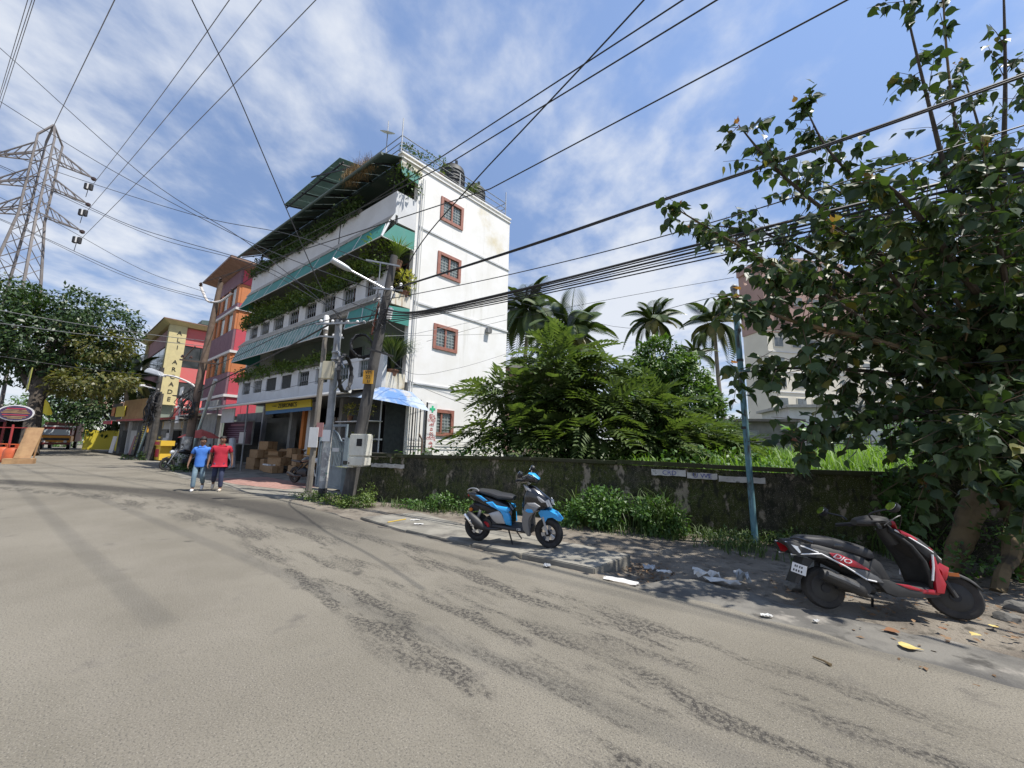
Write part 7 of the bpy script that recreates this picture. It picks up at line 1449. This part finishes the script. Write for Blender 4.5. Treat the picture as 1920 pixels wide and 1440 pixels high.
def weed_patch(label, blobs, n, size, m=None):
    o = leaf_cloud('weeds', blobs, n, size, m or M_weed, None, shell=.15, lump=2.2, droop=-.1); tag(o, label, 'weeds', kind='stuff')
def at_wall(x, d, z): return (x, wall_y(x) - d, z)
weed_patch('mass of leafy weeds against the wall right of the blue scooter', [(at_wall(1.4, .5, .15), (.6, .4, .36)), (at_wall(2.0, .5, .32), (.7, .5, .52)), (at_wall(2.9, .55, .25), (.7, .5, .45))], 5200, .085)
weed_patch('low weeds between the blue post and the red scooter', [(at_wall(4.2, .6, .05), (.9, .6, .22)), (at_wall(5.3, .5, .08), (.8, .5, .25))], 1500, .06, M_balcd)
weed_patch('weeds at the wall foot left of the blue scooter', [(at_wall(-1.7, .35, .12), (.5, .3, .3)), (at_wall(-.9, .35, .1), (.45, .3, .25)), (at_wall(-2.4, .4, .05), (.6, .35, .15))], 1200, .07)
weed_patch('bright weeds round the foot of the dark leaning pole', [((-4.0, 10.2, .08), (.6, .35, .2)), ((-3.7, 10.35, .3), (.25, .2, .3)), ((-4.6, 10.45, .08), (.5, .35, .18))], 1500, .06, M_balc)
weed_patch('grass and weeds at the foot of the silver pole', [((-5.3, 11.1, .05), (.7, .35, .16)), ((-5.9, 11.7, .05), (.6, .35, .14))], 1000, .055, M_balc)
weed_patch('weeds at the foot of the rust brown pole', [((-16.6, 19.8, .25), (.9, .6, .5)), ((-15.6, 19.0, .1), (.8, .5, .3))], 900, .12, M_balcd)
weed_patch('weeds under the tangled twin poles', [((-25.3, 27.0, .15), (1.6, .6, .4))], 500, .14, M_balcd)
weed_patch('climbing leaves on the wall and roots under the peepal tree', [(at_wall(6.9, .25, .55), (.8, .25, .6)), ((7.1, 5.6, .45), (.5, .4, .5)), ((6.3, 5.6, .2), (.7, .4, .25)), ((7.6, 5.2, .6), (.4, .3, .6))], 1100, .075)
A = []
for _ in range(420):
    e = npr.random(); a, b_ = ((6.95, 5.75), (7.5, 6.0)) ; x = 6.6 + .12 * npr.normal(); z = .2 + 1.2 * e; A.append(frame((x, wall_y(x) - .1 - .08 * npr.random(), z), npr.normal(size=3) * .5 + (0, -.4, -.6), up=(0, -1, .3), s=npr.uniform(.05, .09)))
tag(scatter('creeper', HEART[0], HEART[1], A, M_weed), 'strand of creeper hanging down the wall beside the pale root', 'creeper', kind='stuff')
# --- big tree and undergrowth at the left
def at3(x, y, Y): return tuple(AT(x, y, Y))
lt = leafy_tree('roadside_tree', 'huge dark roadside tree on a leaning trunk arching over the road at the left', at3(52, 852, 28.5), [(at3(95, 640, 31), (4.5, 4, 3.2)), (at3(40, 610, 31), (4.5, 4, 3)), (at3(150, 600, 32), (4.5, 4, 2.6)), (at3(180, 632, 33), (3.3, 3.2, 2.4)), (at3(120, 575, 32), (3.5, 3, 1.8)), (at3(-40, 590, 30), (5, 4, 4)), (at3(150, 690, 32), (3.8, 3, 1.9)), (at3(205, 608, 34), (1.9, 2, 1.4)), (at3(20, 680, 30), (3, 3, 1.8))], 15000, .34, M_bigt, .55, lump=.42, m2=M_bigy, n2=1700, blobs2=[(at3(180, 715, 30), (3.2, 2, 1.1)), (at3(195, 650, 31), (2.0, 2, 1.4)), (at3(140, 725, 30), (2, 1.5, .9))])
leafy_tree('roadside_tree', 'dense dark tree filling the gap beside the arcade building', at3(215, 840, 42), [(at3(215, 760, 42), (4.5, 4, 3.5)), (at3(160, 740, 42), (4, 4, 3)), (at3(190, 690, 42), (4, 4, 3))], 6000, .4, M_bigt, .4, lump=.4)
leafy_tree('roadside_tree', 'lighter green tree far down the road behind the truck', at3(120, 835, 62), [(at3(105, 785, 62), (5.5, 5, 3.5)), (at3(75, 770, 65), (5, 5, 3)), (at3(135, 790, 60), (4, 4, 3))], 3500, .5, M_weed, .35, lump=.35)
leafy_tree('shrub', 'green roadside bush by the far road bend', at3(130, 842, 50), [(at3(130, 832, 50), (1.8, 1.5, 1.2))], 700, .3, M_weed, .08, 'shrub')
# --- plants on the balconies and roof
def balcony_plants(label, z0, z1, a0, a1, n, m, hang, size=.15, dens=1.0, lump=1.1):
    A = []
    for _ in range(int(n * 1.6)):
        a = npr.uniform(a0, a1); h_ = .5 + .5 * NZ.noise(V((a * .9, z0, 2))) + .35 * NZ.noise(V((a * 2.7, z0, 5))); z = z0 - hang * npr.random() + (z1 - z0 + hang) * h_ * npr.random() ** .8; b = -1.12 + npr.normal() * .16 - .16 * max(0, z0 + .3 - z)
        p = W(a, b, z)
        if NZ.noise(V((a * lump * 1.5, z * 2, 1))) < -.25: continue
        A.append(frame(p, npr.normal(size=3) * .8 + np.array((-.35, -.5, -.1)), up=(0, 0, 1) + npr.normal(size=3) * .5, s=size * npr.uniform(.6, 1.3)))
    t = thing('balcony_plants', label, 'plants', KB, 0, 'balcony plants'); scatter('foliage', LEAF[0], LEAF[1], A, m, t)['kind'] = 'stuff'
    q = MB(); wbox(q, a0, a1, -1.2, -.9, z0 - .02, z0 + .14); q.build('planter', M_conc_dark, t)
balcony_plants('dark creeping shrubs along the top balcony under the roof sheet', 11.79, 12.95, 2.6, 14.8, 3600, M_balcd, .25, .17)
balcony_plants('bright creepers along the middle balcony above the ribbed band', 8.4, 9.9, .2, 14.6, 4800, M_balc, .22, .16)
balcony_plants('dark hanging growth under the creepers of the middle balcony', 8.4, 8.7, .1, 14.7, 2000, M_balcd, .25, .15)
balcony_plants('leafy creepers along the lower balcony ledge', 5.02, 5.95, 3.4, 14.9, 2500, M_balc, .12, .15)
def potted(label, loc, n, L_, m, w_=.03, pot=.18, spread=.8, size=None, catg='potted plant', kind='blade'):
    t = thing('potted_plant', label, catg, loc, 0, 'potted plants'); MB().lathe([(pot * .7, 0), (pot, pot * 1.5), (pot * 1.08, pot * 1.5), (pot * 1.08, pot * 1.7), (pot * .9, pot * 1.7)], 12).build('pot', plain('clay_pot', (.2, .1, .06), .8), t, True); A = []
    for _ in range(n):
        a = npr.uniform(0, 6.28)
        if kind == 'blade': A.append(frame((0, 0, pot * 1.6), (math.cos(a), math.sin(a), 0), s=(L_ * spread * npr.uniform(.5, 1.1), w_, L_ * npr.uniform(.6, 1.0))))
        else:
            d = rand_dirs(1, .5)[0]; A.append(frame(np.array((0, 0, pot * 1.7 + L_ * .5)) + d * np.array((L_ * spread, L_ * spread, L_ * .6)) * npr.random() ** .4, d + npr.normal(size=3) * .5, s=(size or .14) * npr.uniform(.6, 1.2)))
    tp = BLADE if kind == 'blade' else LEAF; scatter('foliage', tp[0], tp[1], A, m, t)['kind'] = 'stuff'; return t
potted('spiky long leaved plant bulging over the end of the lower balcony', KB + W(.2, -.6, 4.0), 260, 1.5, M_palm, .06, .25, .9)
potted('second spiky plant beside it on the lower balcony', KB + W(.75, -.95, 4.6), 160, 1.1, M_palm, .05, .2, .9)
potted('yellow variegated shrub at the end of the middle balcony', KB + W(.15, -.35, 7.35), 260, .8, M_varie, pot=.2, spread=.5, size=.2, kind='leaf')
potted('green shrub at the corner of the middle balcony behind the pole top', KB + W(.9, -.9, 8.1), 500, 1.5, M_balc, pot=.25, spread=.6, size=.18, kind='leaf')
potted('fern like plant hanging at the middle balcony end', KB + W(.1, -.8, 8.5), 90, 1.0, M_balc, .05, .2, 1.0)
potted('leafy shrub at the end of the top balcony', KB + W(.3, -.6, 11.3), 420, 1.4, M_balcd, pot=.25, spread=.55, size=.17, kind='leaf')
potted('small shrub on the roof next to the corner railing', KB + W(.45, -.5, 13.6), 150, .55, M_balcd, pot=.15, spread=.6, size=.12, kind='leaf')
potted('wide shrub on the roof behind the railing', KB + W(.5, .3, 13.6), 220, .6, M_balcd, pot=.18, spread=1.0, size=.13, kind='leaf')
potted('thin leafy plant in a pale pot on the roof edge', KB + W(.3, 1.15, 13.62), 90, .75, M_balc, pot=.17, spread=.5, size=.12, kind='leaf')
potted('yellowish plant between the two roof tanks', KB + W(.35, 3.1, 13.6), 60, .7, M_balc, .05, .14, .9)
for lab, a, b, z, n in (('pale variegated plant on the porch shelf, nearest the dark pole', 1.7, -1.25, 2.42, 170), ('pale variegated plant on the porch shelf, right of the post', .55, -1.25, 2.42, 190), ('yellow leaved plant low on the porch, left one', 1.1, -1.3, 1.26, 110), ('yellow leaved plant low on the porch, right one', .4, -1.3, 1.26, 110)): potted(lab, KB + W(a, b, z), n, .42, M_varie, pot=.12, spread=.75, size=.13, kind='leaf')
A = []
for _ in range(900): A.append(frame(W(.6 + 1.9 * npr.random(), -1.95 + npr.normal() * .12, 12.75 + .1 * npr.random()), (npr.normal(), npr.normal(), 0), s=(npr.uniform(.1, .5), .012, npr.uniform(.1, .5) * npr.choice((1, 1, -.9)))))
t = thing('dry_grass_tuft', 'brown dry grass growing on the gutter of the roof sheet', 'grass tuft', KB); scatter('foliage', BLADE[0], BLADE[1], A, M_dry, t)['kind'] = 'stuff'

# ---------------------------------------------------------------- litter
M_paper = mat('dirty_paper', (.6, .6, .58), (.42, .41, .39), scale=9, rough=.8); M_plast = mat('clear_plastic_scrap', (.3, .32, .34), (.45, .47, .48), scale=6, rough=.25)
def scrap(name, label, loc, sx, sy, m, rz, crumple=.03, n=6, catg='litter', group='litter on the verge'):
    g_ = random.Random(label); rows = []
    for i in range(n + 1): rows.append([((i / n - .5) * sx * (1 + g_.uniform(-.12, .12)), (j / n - .5) * sy * (1 + g_.uniform(-.15, .15)) * (1 - .5 * abs(i / n - .5)), g_.uniform(0, crumple)) for j in range(n + 1)])
    o = MB().ring(rows, cap=False, closed=False).build(name, m, None); o.location = loc; o.rotation_euler.z = R(rz); tag(o, label, catg, group); return o
scrap('paper_scrap', 'large torn white paper lying at the road edge by the slab end', G(1165, 1089, .01), .42, .16, M_paper, -32, .012)
for i, (lab, x, y, sx, sy, m, rz, cr) in enumerate((('crumpled newspaper among the roadside weeds, left of the plastic bag', 1325, 1083, .3, .16, M_paper, -20, .1), ('long strip of newspaper beside the crumpled sheet', 1355, 1092, .4, .1, M_paper, -24, .05), ('clear plastic bag standing crumpled at the weeds', 1392, 1092, .16, .16, M_plast, 10, .16), ('plastic scrap beside the drain', 1218, 1067, .16, .12, M_plast, 0, .06), ('white scrap right of the drain', 1245, 1073, .18, .08, M_paper, -12, .03), ('white scrap by the front wheel of the blue scooter', 1085, 1037, .22, .12, M_paper, 15, .03), ('small white scrap on the slab edge', 1026, 1062, .1, .08, M_paper, 5, .04), ('little paper scrap behind the blue scooter', 785, 983, .18, .07, M_paper, 0, .02), ('flat pale card left of the weeds by the wall', 778, 975, .2, .08, M_paper, 8, .01), ('small white scrap on the road by the red scooter', 1438, 1155, .1, .06, M_paper, -10, .02), ('smaller white scrap near it', 1530, 1165, .06, .04, M_paper, 20, .02))):
    scrap('paper_scrap' if m is M_paper else 'plastic_scrap', lab, G(x, y, .012), sx, sy, m, rz, cr)
o = MB().bar(G(727, 979, .02), G(761, 973, .02), .022, .012).build('yellow_strip', plain('strip_yellow', (.62, .42, .06), .6)); tag(o, 'yellow plastic strip lying before the wall', 'strip')
o = MB().tube([G(1524, 1231, .012), G(1545, 1239, .016), G(1558, 1247, .012)], [.006, .007, .014], 5).build('twig', M_bark); tag(o, 'dark broken twig lying on the road', 'twig')
M_fleaf = mat('fallen_leaf_yellow', (.52, .43, .16), (.45, .33, .1), scale=12, rough=.7); M_fleafb = mat('fallen_leaf_brown', (.3, .15, .05), (.18, .08, .035), island='object', rough=.8)
def fallen(label, x, y, s_, m, rz):
    me = bpy.data.meshes.new('fallen_leaf'); me.from_pydata([(a * s_, b_ * s_, c * s_ * .5 + .012) for a, b_, c in HEART[0]], [], HEART[1]); me.materials.append(m); o = link('fallen_leaf', me); o.location = G(x, y, .008); o.rotation_euler.z = R(rz); tag(o, label, 'leaf', 'fallen leaves'); return o
fallen('large pale yellow leaf alone on the road below the red scooter', 1686, 1211, .15, M_fleaf, -25)
fallen('orange brown leaf beneath the red scooter', 1684, 1185, .13, M_fleafb, 170); fallen('yellow leaf right beside the front wheel of the red scooter', 1862, 1177, .08, M_fleaf, 30); fallen('dull yellow leaf just left of the front wheel', 1832, 1190, .09, M_fleaf, 200); fallen('small tan leaf under the floorboard of the red scooter', 1770, 1182, .07, M_fleafb, 60)
A = []
for _ in range(900):
    x, y = npr.uniform(3.2, 7.5), npr.uniform(2.6, 5.6)
    if npr.random() > .35 + .65 * (y > 6.4 - .55 * x): continue
    A.append(frame((x, y, .0 + .015 * npr.random()), (npr.normal(), npr.normal(), npr.normal() * .15), up=(npr.normal() * .3, npr.normal() * .3, 1), s=npr.uniform(.03, .08)))
for _ in range(260): a = npr.normal(size=2) * .3; A.append(frame((1.95 + a[0], 5.75 + a[1], -.1 + .02 * npr.random()), (npr.normal(), npr.normal(), .1), up=(npr.normal() * .3, npr.normal() * .3, 1), s=npr.uniform(.03, .08)))
tag(scatter('leaf_litter', LEAF[0], LEAF[1], A, mat('leaf_litter', (.12, .07, .035), (.24, .15, .08), island=True, rough=.9)), 'brown leaf litter under the red scooter and in the drain', 'leaf litter', kind='stuff')
def stone(label, loc, s_):
    bm = bmesh.new(); bmesh.ops.create_icosphere(bm, subdivisions=2, radius=1)
    for v in bm.verts: v.co = v.co * (1 + .3 * NZ.noise(v.co * 1.4 + V(loc)) + .12 * NZ.noise(v.co * 4)); v.co = V((v.co.x * s_[0], v.co.y * s_[1], v.co.z * s_[2]))
    me = bpy.data.meshes.new('stone'); bm.to_mesh(me); bm.free(); me.materials.append(M_conc_dark); o = link('stone', me); o.location = loc; tag(o, label, 'stone', 'stones under the peepal tree')
stone('rounded stone by the front wheel of the red scooter', G(1888, 1160, .0), (.11, .09, .07)); stone('half buried stone at the foot of the pale root', G(1913, 1140, .0), (.13, .11, .08)); stone('grey stone in the weeds behind the red scooter', G(1490, 1098, .02), (.12, .1, .07))
